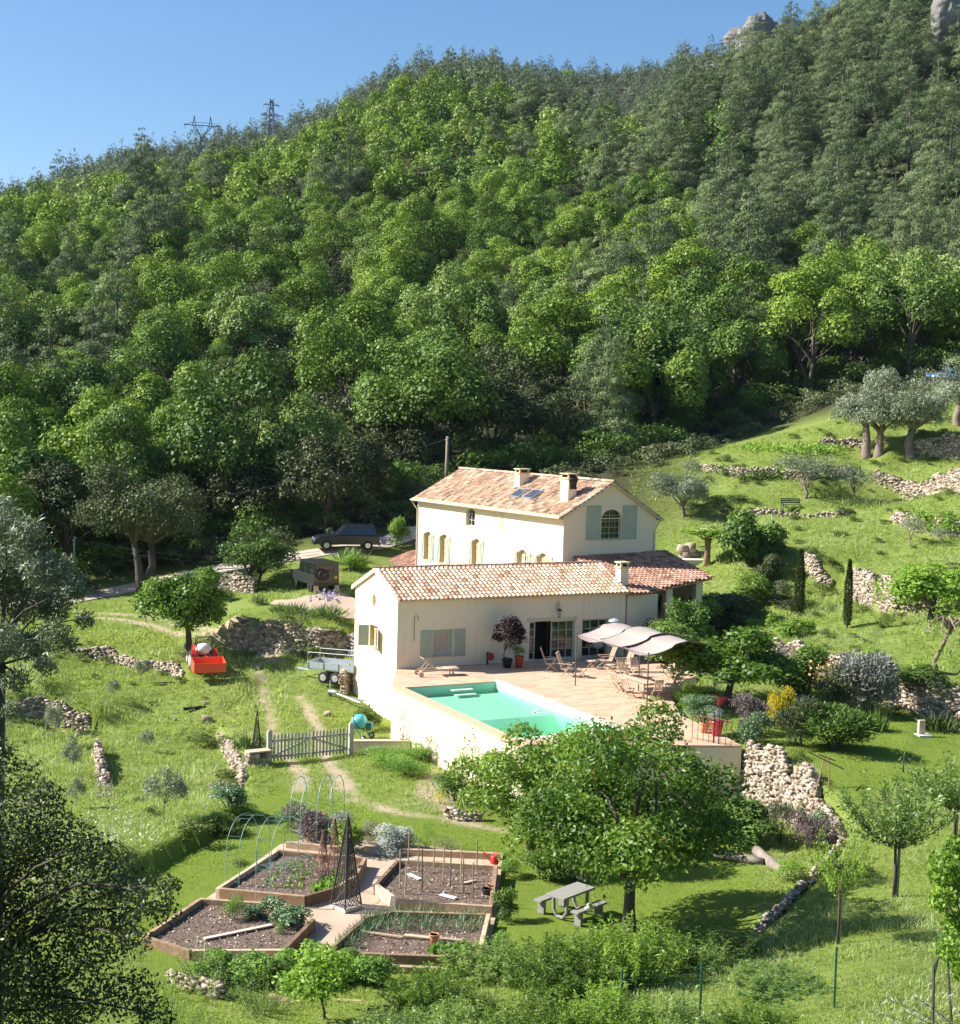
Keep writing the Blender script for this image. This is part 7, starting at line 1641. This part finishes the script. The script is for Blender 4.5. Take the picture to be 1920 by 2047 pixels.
iris(1744, 1462, 44, 66, 'large iris clump at the lawn edge under the silver shrub', 11, 260, 'oakdeep'); iris(1880, 1462, 38, 78, 'dark spiky clump beside the little stone seat', 12, 260, 'cyp')
rg = np.random.default_rng(77); n = 260; c = G(1663, 1420); P = np.c_[rg.normal(size=n) * .55, rg.normal(size=n) * .4, rg.uniform(1.0, 2.3, n)]; V, Fc, t_ = leafmesh(P, rg.normal(size=(n, 3)) + (0, -1, 1), .13, 1., rg); o = ob('rose_blooms', mk('rose_blooms', V, Fc, LEAF['rose'], tint=t_)); o.location = c; tag(o, 'cluster of apricot yellow roses in front of the long wall', 'roses', kind='stuff')
shrub(1745, 1345, 50, 60, 'bright', 'light green shrub leaning over the long wall', 650, 1500, .1); shrub(1840, 1385, 60, 110, 'oakdeep', 'shrub hanging over the wall under the pruned tree', 651, 2400, .12, .3); shrub(1560, 1350, 60, 60, 'dusk', 'pink flowering plant on top of the long wall', 652, 900, .08)
shrub(1384, 1418, 52, 72, 'bright', 'tall grassy clump at the edge of the paving', 653, 1500, .12, .12, spiky=1.2)
# terrace pots with plants
pot(on_z(1014, 1335, 0), .28, .48, 'black glazed pot with a dark red maple against the annexe', (.015, .015, .02), rough=.2, name='black_glaze'); put('maple_tree', broad_tree(570, 2.2, .85, 2600, .11, .8, nl=16, zc=.55, zr=.42, trunk=.03, low=.2, up=.5), 'mapl', 'dark red leaved maple growing in the black pot', 'tree', 0, 0, loc=on_z(1014, 1335, 0) + (0, 0, .42))
pot(on_z(1038, 1335, 0), .24, .62, 'tall red glazed pot beside the maple', (.35, .05, .03), rough=.25, name='red_glaze'); shrub(0, 0, 42, 36, 'oakdeep', 'small green shrub growing in the red pot by the doors', 660, 700, .09, loc=on_z(1038, 1335, 0) + (0, 0, .55))
pot(on_z(1408, 1465, 0), .2, .45, 'terracotta pot with a grey bush by the railing', (.58, .26, .13)); shrub(0, 0, 52, 84, 'kale', 'grey green bush growing in the terracotta pot by the railing', 661, 1700, .08, loc=on_z(1406, 1462, 0) + (0, 0, .4))
pot(on_z(1433, 1471, 0), .26, .62, 'big shiny red pot by the railing', (.55, .02, .03), rough=.15, name='bright_red_glaze')
shrub(0, 0, 26, 30, 'grey', 'white leaved plant in the big red pot', 662, 600, .07, loc=on_z(1433, 1471, 0) + (0, 0, .6)); shrub(0, 0, 24, 26, 'red', 'crimson clipped ball above the big red pot', 663, 1500, .05, loc=on_z(1437, 1471, 0) + (0, 0, 1.2))
# climbers on the pool wall
for i, (b, h, w, lab) in enumerate([(-6.3, 42, 20, 'small climber at the left end of the pool wall'), (-9.2, 34, 14, 'thin climber in the middle of the pool wall'), (-13.2, 78, 56, 'flowering climber reaching the top of the pool wall')]): q = H(-2.35, b); q[2] = gz(*q[:2]); shrub(0, 0, h * (2.1 if i < 2 else 1.4), w * 1.2, 'scrub' if i < 2 else 'peach', lab, 670 + i, 260, .10, loc=q, nm='climber', cat='climber')
shrub(905, 1600, 60, 66, 'yellow' if 0 else 'oakdeep', 'dark bush at the foot of the soil bank', 675, 1500, .09); shrub(880, 1605, 26, 26, 'yellow', 'tiny yellow plant at the foot of the soil bank', 676, 300, .08)
# two big fruit trees in front of the terrace
put('apricot_tree', broad_tree(580, 6.2, 3.4, 28000, .14, .48, nl=50, zc=.58, zr=.46, trunk=.16, low=.22, lobe=(.15, .28), up=.3, jit=.75, limbs=16, twist=.2, lowb=.7), 'cherry', 'large fruit tree with reddish shoot tips in the middle of the lower lawn', 'tree', 1258, 1858, 430, 400, base_h=6.3, base_w=7.0)
put('cherry_tree', broad_tree(581, 5., 3., 15000, .17, .45, nl=30, zc=.6, zr=.44, trunk=.15, low=.25, lobe=(.18, .3), up=.1, limbs=12, lowb=.6), 'cherry', 'glossy leaved cherry tree in front of the pool wall corner', 'tree', 1065, 1705, 268, 290, base_h=5.1, base_w=6.2)
rgr = np.random.default_rng(5); ap = [o for o in COL.objects if o.name.startswith('apricot_tree')][0]
cv = np.array([v.co[:] for v in ap.children[0].data.vertices])[::4]; rad_ = np.hypot(cv[:, 0], cv[:, 1]) / 3.2 + cv[:, 2] / 6.2; P = cv[(rad_ + rgr.normal(size=len(cv)) * .12) > 1.36][::9]; N = rgr.normal(size=P.shape) + (0, -.5, 1); t_ = rgr.random(len(P)); V, Fc, T = leafmesh(P, N, .13, .5, rgr, tint=t_); ob('red_shoots', mk('red_shoots', V, Fc, LEAF['redtip'], tint=T), parent=ap)['kind'] = 'stuff'
shrub(1480, 1690, 90, 110, 'oakdeep', 'dark grey green bush in the corner under the curving wall', 680, 3200, .1); shrub(1560, 1690, 90, 70, 'scrub', 'wispy tall weeds at the foot of the curving wall', 681, 1500, .14, .12, spiky=1.2); shrub(1620, 1700, 80, 90, 'dusk', 'mauve weeds against the lower end of the curving wall', 682, 1600, .10, .25, spiky=.8); shrub(1650, 1680, 60, 70, 'kale', 'grey leafy weeds at the end of the curving wall', 683, 1400, .1)
shrub(1085, 1755, 60, 80, 'oakdeep', 'low bush on the lawn left of the little pot', 684, 1600, .08); shrub(1150, 1760, 44, 70, 'scrub', 'low bush under the fruit tree right of the little pot', 685, 1400, .08); shrub(1580, 1760, 40, 60, 'bright', 'green clump beside the grey weathered log', 686, 900, .1)
# young staked trees on the right hand slope
yt = lambda seed, n=4200, leaf=.15, **k: shoots(seed, max(6, n // 60), 4.1, 1.9, 60, leaf, .34, z0=1.5, trunk=.05, droop=.3)
for i, (px, py, h, w, key, lab) in enumerate([(1786, 1797, 262, 190, 'peach', 'young staked fruit tree with bronze leaves, the biggest on the right slope'), (1674, 1888, 255, 110, 'bright', 'slender staked sapling right of the low stone kerb'), (1805, 1545, 86, 60, 'bright', 'tiny sapling tied to a post on the right lawn'), (1905, 1700, 190, 150, 'peach', 'young fruit tree cut by the right edge below the lawn')]):
    r = put('young_tree', yt(590 + i, [4200, 1700, 120, 3600][i]), key, lab, 'young tree', px, py, h, w, base_h=4.1, base_w=4.1, group='young trees on the right slope')
    m = MB(); m.tube([(.12, 0, -.2), (.12, 0, 1.9)], .045, 6); ob('stake', m, wood, r)
# foreground shrubs along the bottom
wil = lambda seed, n=11000, leaf=.19: shoots(seed, n // 75, 4, 2.1, 75, leaf, .26)
for i, (px, Y_, top, w, lab) in enumerate([(985, 37, 1899, 184, 'peach bush with long leaves at the bottom, left of centre'), (1120, 35, 1884, 202, 'long leaved peach bush below the picnic table'), (1262, 36, 1846, 202, 'tallest long leaved peach bush in front of the fruit tree trunk'), (1420, 37.5, 1866, 211, 'long leaved peach bush left of the low stone kerb'), (870, 34, 1949, 176, 'small long leaved bush at the bottom behind the timber edging'), (1560, 34, 1954, 184, 'loose bush between the two green fence posts'), (930, 31, 2009, 167, 'lowest bush left of the first green post'), (1080, 30.5, 1984, 176, 'bush at the very bottom under the picnic table'), (1230, 31, 1979, 184, 'bush at the very bottom before the trunk of the fruit tree'), (1370, 30.5, 1999, 176, 'bush at the very bottom beside the second green post'), (1520, 30.5, 2014, 176, 'lowest bush between the fence posts'), (790, 31, 2024, 149, 'lowest bush right of the little broad leaved tree')]):
    p = at_Y(px, 1900, Y_); z = gz(p[0], p[1]); zt = at_Y(px, top, Y_)[2]
    put('peach_bush', wil(700 + i), ['peach', 'cherry', 'bright', 'peach', 'cherry', 'peach'][i % 6], lab, 'bush', 0, 0, loc=(p[0], p[1], z), h=(zt - z) * 2800 / Y_, w=w, base_h=4.1, base_w=4.1, group='long leaved bushes along the bottom')
put('small_tree', broad_tree(710, 4, 2, 2600, .28, .5, nl=16, zc=.62, zr=.38, trunk=.07, low=.3, up=.1, jit=.7), 'bright', 'little broad leaved tree between the timber edgings at the bottom', 'tree', 648, 2040, 160, 130, base_h=4.1, base_w=4.1)
for i, (px, Y_, top, w, key, lab) in enumerate([(430, 35.5, 1905, 190, 'peach', 'light feathery bush at the bottom left of the garden'), (340, 32, 1960, 170, 'bright', 'low bright bush at the bottom beside the dark tree'), (530, 34, 1960, 120, 'peach', 'small feathery bush in front of the grey timber edging')]):
    p = at_Y(px, 1900, Y_); z = gz(p[0], p[1]); zt = at_Y(px, top, Y_)[2]; put('feathery_bush', wil(720 + i, 3600, .12), key, lab, 'bush', 0, 0, loc=(p[0], p[1], z), h=(zt - z) * 2800 / Y_, w=w, base_h=4.1, base_w=4.1)
# bean row in front of the beds
for i, px in enumerate((430, 500, 575, 640, 700, 750)): shrub(px, 1962 + 6 * (i % 2), 62, 84, 'veg', f'leafy bean plant in the row below the beds, {ordw(i + 1)} from the left', 740 + i, 1500, .11, .5, nm='bean_plant', cat='bean plant', group='row of bean plants')
shrub(1008, 1842, 70, 50, 'cherry', 'trailing plant over the right end of the onion bed', 750, 1300, .09); shrub(1012, 1752, 46, 44, 'veg', 'green plant over the right end of the stake bed', 751, 900, .09); shrub(1002, 1900, 40, 36, 'veg', 'leafy clump at the front right corner of the onion bed', 752, 900, .1)
# border plants behind the beds
shrub(622, 1685, 84, 84, 'dusk', 'dark purple grey bush behind the arches', 760, 2600, .09, .3, spiky=.4); shrub(682, 1668, 44, 50, 'lav', 'grey bush at the rear of the second back arch', 761, 1200, .08); shrub(700, 1710, 70, 56, 'oak', 'green climbing plant behind the tall dark obelisk', 762, 1500, .1)
shrub(777, 1706, 56, 76, 'grey', 'round silver cushion of cotton lavender', 763, 5200, .07, .4, sq=1.); shrub(735, 1692, 24, 36, 'dusk', 'low purple plant left of the silver cushion', 764, 900, .06); shrub(740, 1668, 26, 50, 'dusk', 'pinkish low plant behind the silver cushion', 765, 900, .06)
shrub(853, 1700, 56, 34, 'veg', 'feathery fennel behind the stakes', 766, 1800, .08, .08, spiky=1.2); shrub(893, 1700, 28, 52, 'dusk', 'purple lavender behind the bed of stakes', 767, 1000, .06, .2, spiky=.9); shrub(940, 1706, 16, 50, 'oak', 'low green plant at the end of the long timber edging', 768, 700, .06)
shrub(580, 1655, 52, 60, 'kale', 'spiky grey plant at the left of the back arches', 769, 900, .14, .2, spiky=.5)
# vegetables
for i, (px, py, h, w) in enumerate([(500, 1838, 22, 34), (520, 1832, 20, 30), (545, 1824, 24, 34), (566, 1830, 24, 34), (585, 1838, 24, 34), (560, 1850, 24, 36), (582, 1856, 26, 34), (604, 1842, 20, 28)]): shrub(px, py, h * 1.35, w * 1.3, 'kale', f'cabbage in the front left bed, {ordw([500, 520, 545, 560, 566, 582, 585, 604].index(px) + 1)} from the left', 780 + i, 160, .17, .95, nm='cabbage', cat='cabbage', group='cabbages in the raised bed', loc=on_z(px, py, -2.2))
shrub(0, 0, 58, 40, 'veg', 'tall yellow green flowering plant at the left of the cabbages', 790, 1100, .09, .3, spiky=.9, loc=on_z(464, 1838, -2.2)); shrub(0, 0, 24, 24, 'veg', 'small lettuce in front of the cabbages', 791, 200, .12, .9, loc=on_z(558, 1868, -2.2))
def row_leaves(name, poly, n, h, label, cat, key, seed, asp=.06, z=-2.2, lean=.3):
    rg = np.random.default_rng(seed); P = np.array([on_z(*p, z)[:2] for p in poly]); lo, hi = P.min(0), P.max(0); X = rg.uniform(lo, hi, (n * 4, 2)); X = X[inpoly(X, [tuple(p) for p in P])][:n]; c = np.array([*P.mean(0), z])
    V, Fc, T = leafmesh(np.c_[X, np.full(len(X), z)] - c, rg.normal(size=(len(X), 3)), h, asp, rg, T=np.c_[rg.normal(size=(len(X), 2)) * lean, np.ones(len(X))]); o = ob(name, mk(name, V, Fc, LEAF[key], tint=T)); o.location = c; return tag(o, label, cat, kind='stuff')
row_leaves('onion_rows', [(735, 1838), (800, 1824), (970, 1832), (962, 1866), (800, 1864), (700, 1870)], 1200, .34, 'thin upright onion leaves filling the back of the onion bed', 'onions', 'onion', 1, .07)
row_leaves('onion_rows', [(665, 1895), (735, 1838), (765, 1840), (712, 1900)], 420, .34, 'onion leaves spilling over the left side of the onion bed', 'onions', 'onion', 2, .07, lean=.5)
row_leaves('seedlings', [(640, 1765), (700, 1740), (680, 1775), (620, 1788)], 420, .24, 'green seedlings below the twig wigwams', 'seedlings', 'veg', 3, .3, lean=.8); row_leaves('seedlings', [(560, 1725), (640, 1725), (600, 1780), (520, 1775)], 260, .14, 'scattered small seedlings under the net tunnel', 'seedlings', 'veg', 4, .5, lean=.8)
row_leaves('seedlings', [(860, 1900), (955, 1895), (955, 1912), (860, 1912)], 260, .3, 'leafy weeds at the front of the onion bed', 'seedlings', 'veg', 5, .3, lean=.8)
# ------------------------------------------------------------ foreground trees on the left
p = at_Y(40, 1900, 16.5); zb = gz(p[0] - 1.6, p[1]); fg = broad_tree(800, 1, 1, 10, .1)
rg = np.random.default_rng(800); lobes = []
for (px, py, r_) in [(20,1560,.42),(60,1640,.5),(120,1700,.5),(40,1760,.6),(150,1790,.5),(230,1760,.36),(300,1790,.30),(90,1880,.6),(200,1880,.42),(20,1960,.6),(150,1985,.55),(270,1880,.22),(330,1820,.2),(0,1680,.5),(260,1985,.34),(90,2040,.6),(-60,1800,.8),(-60,1950,.8),(180,1700,.28),(250,1830,.3),(0,1500,.2),(90,1590,.25),(340,1770,.14),(310,2030,.25)]:
    q = at_Y(px, py, 16.5 + rg.normal() * .7); lobes.append((*q, r_, .85))
P, N, d, t_ = crown_pts(rg, lobes, 23000, .2, .8, .2, cut=-2, lobe_t=.3); base = np.array([p[0] - 1.3, 17., gz(p[0] - 1.3, 17.)])
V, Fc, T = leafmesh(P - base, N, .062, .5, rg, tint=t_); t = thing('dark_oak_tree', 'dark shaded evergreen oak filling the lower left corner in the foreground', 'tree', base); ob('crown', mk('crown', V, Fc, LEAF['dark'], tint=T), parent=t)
m = MB(); fk = np.array([.2, 0, 3.2]); m.tube([(0, 0, -.3), (.05, 0, 1.6), fk], [.2, .16, .13], 10); limb_tubes(m, fk, [np.array(l[:3]) - base for l in lobes], rg, .035, .008, .12, 6, 6); ob('trunk', m, bark, t, True)
# olive at the left edge
rg = np.random.default_rng(810); lobes = []; YO = 24.
for (px, py, r_) in [(10,1050,.35),(60,1070,.35),(20,1130,.5),(90,1140,.4),(130,1130,.2),(50,1200,.5),(110,1210,.35),(150,1180,.22),(0,1280,.4),(60,1290,.35),(110,1270,.3),(30,1360,.25),(90,1330,.2),(-40,1150,.6),(-50,1260,.5),(170,1240,.16),(10,1010,.2),(20,1420,.15),(-30,1560,.25),(140,1290,.15)]:
    q = at_Y(px, py, YO + rg.normal() * .8); lobes.append((*q, r_, .85))
P, N, d, t_ = crown_pts(rg, lobes, 17000, .1, 1.0, .15, cut=-2, lobe_t=.4); bx_ = at_Y(8, 1500, YO); base = np.array([bx_[0] - .25, YO, gz(bx_[0] - .25, YO)]); V, Fc, T = leafmesh(P - base, N, .11, .22, rg, tint=t_)
t = thing('olive_tree', 'silvery olive with a thick dark trunk at the left edge in the foreground', 'olive tree', base); ob('crown', mk('crown', V, Fc, LEAF['olive'], tint=T), parent=t)
m = MB(); zt = at_Y(8, 1330, YO)[2] - base[2]; fk = np.array([.15, 0, zt]); m.tube([(0, 0, -.3), (.1, 0, zt * .5), fk], [.2, .15, .12], 9); limb_tubes(m, fk, [np.array(l[:3]) - base for l in lobes], rg, .028, .006, .15, 6, 5); ob('trunk', m, bark, t, True)
# neighbours just outside the picture on the left (they shade the dark oak)
for i, (x, y, s) in enumerate([(-11.5, 17.5, 1.5), (-14.5, 21, 1.6), (-9.5, 13, 1.3)]):
    r = tree_from('holm_oak', PR['holm'][i % 4], 'holm', ['evergreen oak standing left of the dark foreground oak', 'evergreen oak behind its neighbour left of the foreground', 'evergreen oak nearest the viewpoint on the left'][i], 'tree', (x, y, gz(x, y)), i); r.scale = (s, s, s)
# right edge: bright bush and silver twigs
rg = np.random.default_rng(820); lobes = []
for (px, py, r_) in [(1915,1690,.2),(1890,1730,.24),(1905,1780,.26),(1880,1800,.2),(1915,1850,.24),(1895,1900,.18),(1925,1930,.22),(1940,1750,.3),(1945,1850,.3),(1870,1750,.12)]:
    q = at_Y(px, py, 21 + rg.normal() * .3); lobes.append((*q, r_, .9))
P, N, d, t_ = crown_pts(rg, lobes, 3800, .2, .8, .2, cut=-2); base = np.array([at_Y(1960, 1900, 21)[0], 21., 0]); base[2] = gz(base[0], 21.); V, Fc, T = leafmesh(P - base, N, .085, .6, rg, tint=t_); t = thing('bright_bush', 'vivid yellow green leafy bush at the lower right edge', 'bush', base); ob('crown', mk('crown', V, Fc, LEAF['bright'], tint=T), parent=t); m = MB(); limb_tubes(m, (0, 0, 0), [np.array(l[:3]) - base for l in lobes], rg, .04, .01, .1, 5, 5); ob('trunk', m, bark, t)
rg = np.random.default_rng(830); base = np.array([at_Y(1990, 2040, 20)[0], 20., 0]); base[2] = gz(base[0], 20.); m = MB(); P = []; T_ = []
for k in range(9):
    e = at_Y(1720 + k * 22, 2050 - 28 * (k % 3), 19.6 + .1 * k) - base; st = np.array([0, 0, e[2] * .7]); pts = [st * (1 - u) + e * u + np.array([0, 0, .12 * math.sin(3.1 * u)]) for u in np.linspace(0, 1, 10)]; m.tube(pts, [.012 * (1 - .7 * u) for u in np.linspace(0, 1, 10)], 5)
    for j in range(34): u = rg.uniform(.45, 1); P.append(st * (1 - u) + e * u + np.array([0, 0, .12 * math.sin(3.1 * u)])); T_.append(np.array([-1, 0, .4]) + rg.normal(size=3) * .8)
P = np.array(P); V, Fc, T = leafmesh(P, rg.normal(size=P.shape), .10, .16, rg, T=np.array(T_)); t = thing('olive_shoots', 'pale silver olive shoots reaching in at the bottom right corner', 'olive branch', base); ob('leaves', mk('leaves', V, Fc, LEAF['grey'], tint=T), parent=t); ob('stem', m, olivebark, t)
# ============================================================ GRASS
grass_m = leafmat('meadow_blade', (.15, .23, .028), (.44, .52, .14), .5); tall_m = leafmat('seed_grass', (.22, .30, .085), (.54, .60, .32), .5); lawn_m = leafmat('lawn_blade', (.13, .21, .022), (.33, .43, .06), .45)
def okpt(X):
    k = ~inpoly(X, [p[:2] for p in TERW]); d, *_ = pdist(X, TERW + [TERW[0]]); k &= d > .15
    k &= ~inpoly(X, [H(*q)[:2] for q in ((-.1, -.4), (21, -.4), (21, 7), (-.1, 6))]); k &= ~inpoly(X, [M(*q)[:2] for q in ((-.3, -.3), (7.2, -.3), (7.2, 22), (-3, 22), (-3, 16), (-.3, 16))]); k &= ~inpoly(X, [p[:2] for p in gpoly]); return k
def near_any(X, lines, r):
    k = np.zeros(len(X), bool)
    for l in lines: d, *_ = pdist(X, l); k |= d < r
    return k
tracks = [[G(*p) for p in pts] for pts in ([(560,1285),(515,1330),(530,1390),(545,1450),(570,1510),(590,1530),(605,1560),(600,1580)], [(600,1395),(615,1420),(640,1460),(640,1500),(660,1530),(690,1570),(720,1600),(800,1625),(900,1640),(1000,1660)], [(160,1232),(230,1238),(300,1250),(370,1270),(450,1275),(520,1290),(560,1320)], [(160,1222),(240,1228),(330,1240),(420,1258),(480,1272),(530,1300)])]
roads = [[G(*p) for p in pts] for pts in ([(-40, 1215), (100, 1205), (200, 1187), (300, 1164), (400, 1146), (470, 1133), (540, 1120), (620, 1108), (700, 1098), (800, 1075)], [(470, 1205), (540, 1208), (600, 1206), (660, 1205), (720, 1204)], [(1170, 935), (1260, 915), (1350, 893), (1450, 868), (1520, 852)])]
def blades(name, n, ylo, yhi, size, mat, label, seed, mode, asp=.1, cl=.5):
    rg = np.random.default_rng(seed); Y = ylo * (yhi / ylo) ** rg.random(n); X = np.c_[Y * rg.uniform(-.37, .37, n), Y]; X = X[okpt(X)]
    il = inpoly(X, lawnp) | inpoly(X, lawnp2); X = X[il if mode == 'lawn' else ~il]
    X = X[~near_any(X, tracks, .3) | (rg.random(len(X)) < .15)]; X = X[~near_any(X, roads, 1.25)]
    nz = np.array([noise.noise(Vector((x * .22, y * .22, seed))) + .6 * noise.noise(Vector((x * .9, y * .9, 5))) for x, y in X])
    if mode == 'tall':
        wx = np.clip(nz * 1.5 + .35 + .5 * ((X[:, 0] < -7) & (X[:, 1] < 66)) + .35 * ((X[:, 0] > 9) & (X[:, 1] < 48)) - .5 * ((X[:, 0] > -8) & (X[:, 0] < 8)), 0, 1); k = rg.random(len(X)) < wx; X = X[k]; nz = nz[k]
    k = (X[:, 1] < 96) | ((X[:, 0] > 12) & (X[:, 1] < 128)); X = X[k]; nz = nz[k]; z = hgt(X); X = np.repeat(X, 3, 0) + rg.normal(size=(len(X) * 3, 2)) * .05; z = np.repeat(z, 3); nz = np.repeat(nz, 3)
    P = np.c_[X, z - .01]; T = np.c_[rg.normal(size=(len(X), 2)) * .55, np.ones(len(X))]; s = size * (1 + .5 * nz) * np.clip(X[:, 1] / 50, .8, 1.6)
    V, Fc, t = leafmesh(P, rg.normal(size=(len(X), 3)) + (0, 0, .3), s, asp, rg, T=T, tint=np.clip(.5 + nz * cl + rg.normal(size=len(X)) * .2, 0, 1)); o = ob(name, mk(name, V, Fc, mat, tint=t)); return tag(o, label, 'grass', kind='stuff')
blades('meadow_grass', 160000, 28, 128, .14, grass_m, 'uneven green meadow grass on the slopes and along the track', 1, 'meadow', .16)
blades('tall_grass', 95000, 28, 110, .22, tall_m, 'pale seeding long grass in the meadow', 2, 'tall', .075)
blades('lawn_grass', 90000, 36, 66, .06, lawn_m, 'short mown lawn grass round the beds and below the flower border', 3, 'lawn', .3)
def flowers(poly, n, key, label, seed, h=.3, sz=.06, cat='flowers'):
    rg = np.random.default_rng(seed); P = np.array([G(*p)[:2] for p in poly]); lo, hi = P.min(0), P.max(0); X = rg.uniform(lo, hi, (n * 4, 2)); X = X[inpoly(X, [tuple(p) for p in P])][:n]; z = hgt(X) + rg.uniform(.6, 1.1, len(X)) * h; V, Fc, T = leafmesh(np.c_[X, z], rg.normal(size=(len(X), 3)) * .6 + (0, -.3, 1), sz, 1., rg); o = ob('wild_flowers', mk('wild_flowers', V, Fc, LEAF[key], tint=T)); tag(o, label, cat, kind='stuff')
flowers([(150, 1262), (330, 1275), (400, 1330), (380, 1345), (300, 1300), (160, 1285)], 500, 'yellow', 'yellow buttercups along the track left of the tractor', 1); flowers([(240, 1620), (330, 1700), (250, 1730), (150, 1640)], 200, 'white', 'white flowers in the lower left meadow', 2); flowers([(400, 1380), (520, 1400), (480, 1460), (380, 1420)], 160, 'yellow', 'yellow flowers on the slope above the gate wall', 3)
flowers([(190, 1570), (225, 1570), (225, 1620), (185, 1620)], 160, 'dusk', 'reddish valerian at the foot of the upright stone strip', 4, .5, .08); flowers([(420, 1580), (470, 1580), (470, 1600), (410, 1600)], 160, 'dusk', 'reddish valerian at the end of the gate wall', 5, .5, .08); flowers([(700, 1510), (860, 1500), (880, 1540), (720, 1560)], 220, 'yellow', 'yellow flowers on the bank below the pool wall', 6, .3, .05)
# rough tufts on the bank below the pool wall and among the walls
for i, (px, py, w) in enumerate([(780, 1530, 90), (850, 1520, 80), (820, 1550, 90), (480, 1640, 70), (430, 1660, 60)]): shrub(px, py, 34, w, 'veg', ['rough grass mound left below the pool wall', 'rough grass mound right below the pool wall', 'rough grass mound in front of the pool wall bank', 'grass mound left of the back arches', 'grass mound on the bank above the left lawn'][i], 850 + i, 1500, .2, .10, spiky=1.3, nm='grass_mound', cat='grass mound')
o = ob('charred_log', MB().tube([(-.6, 0, .1), (.6, .1, .14)], [.09, .06], 8), black_metal); o.location = G(390, 1420); o.rotation_euler = (0, 0, .5); tag(o, 'thin black log lying in the meadow left of the track', 'log')
for i, (px, py, s) in enumerate([(413, 1443, .55), (410, 1408, .25), (655, 1430, .4), (350, 1440, .2)]): o = ob('field_stone', rocks_mesh('field_stone', [(np.zeros(3), (s, s * .7, s * .7), 0)], np.random.default_rng(i))); o.location = G(px, py) + (0, 0, s * .2); tag(o, ['larger white stone lying in the meadow', 'small white stone above the larger one in the meadow', 'flat pale stone in the wheel track', 'small pale stone left of the black log'][i], 'stone', 'loose stones')

# ============================================================ AIR
m = MB(); m.box((0, 400, 0), (1600, 1600, 900)); hz = ob('haze', m); tag(hz, 'thin blue summer haze softening the far ridge', 'haze', kind='stuff')
hm = bpy.data.materials.new('haze_air'); hm.use_nodes = True; nt = hm.node_tree; nt.nodes.remove(nt.nodes['Principled BSDF']); pv = nt.nodes.new('ShaderNodeVolumePrincipled'); pv.inputs['Color'].default_value = (.62, .76, 1, 1); pv.inputs['Density'].default_value = .00004
nt.links.new(pv.outputs[0], nt.nodes['Material Output'].inputs['Volume']); hz.data.materials.append(hm)
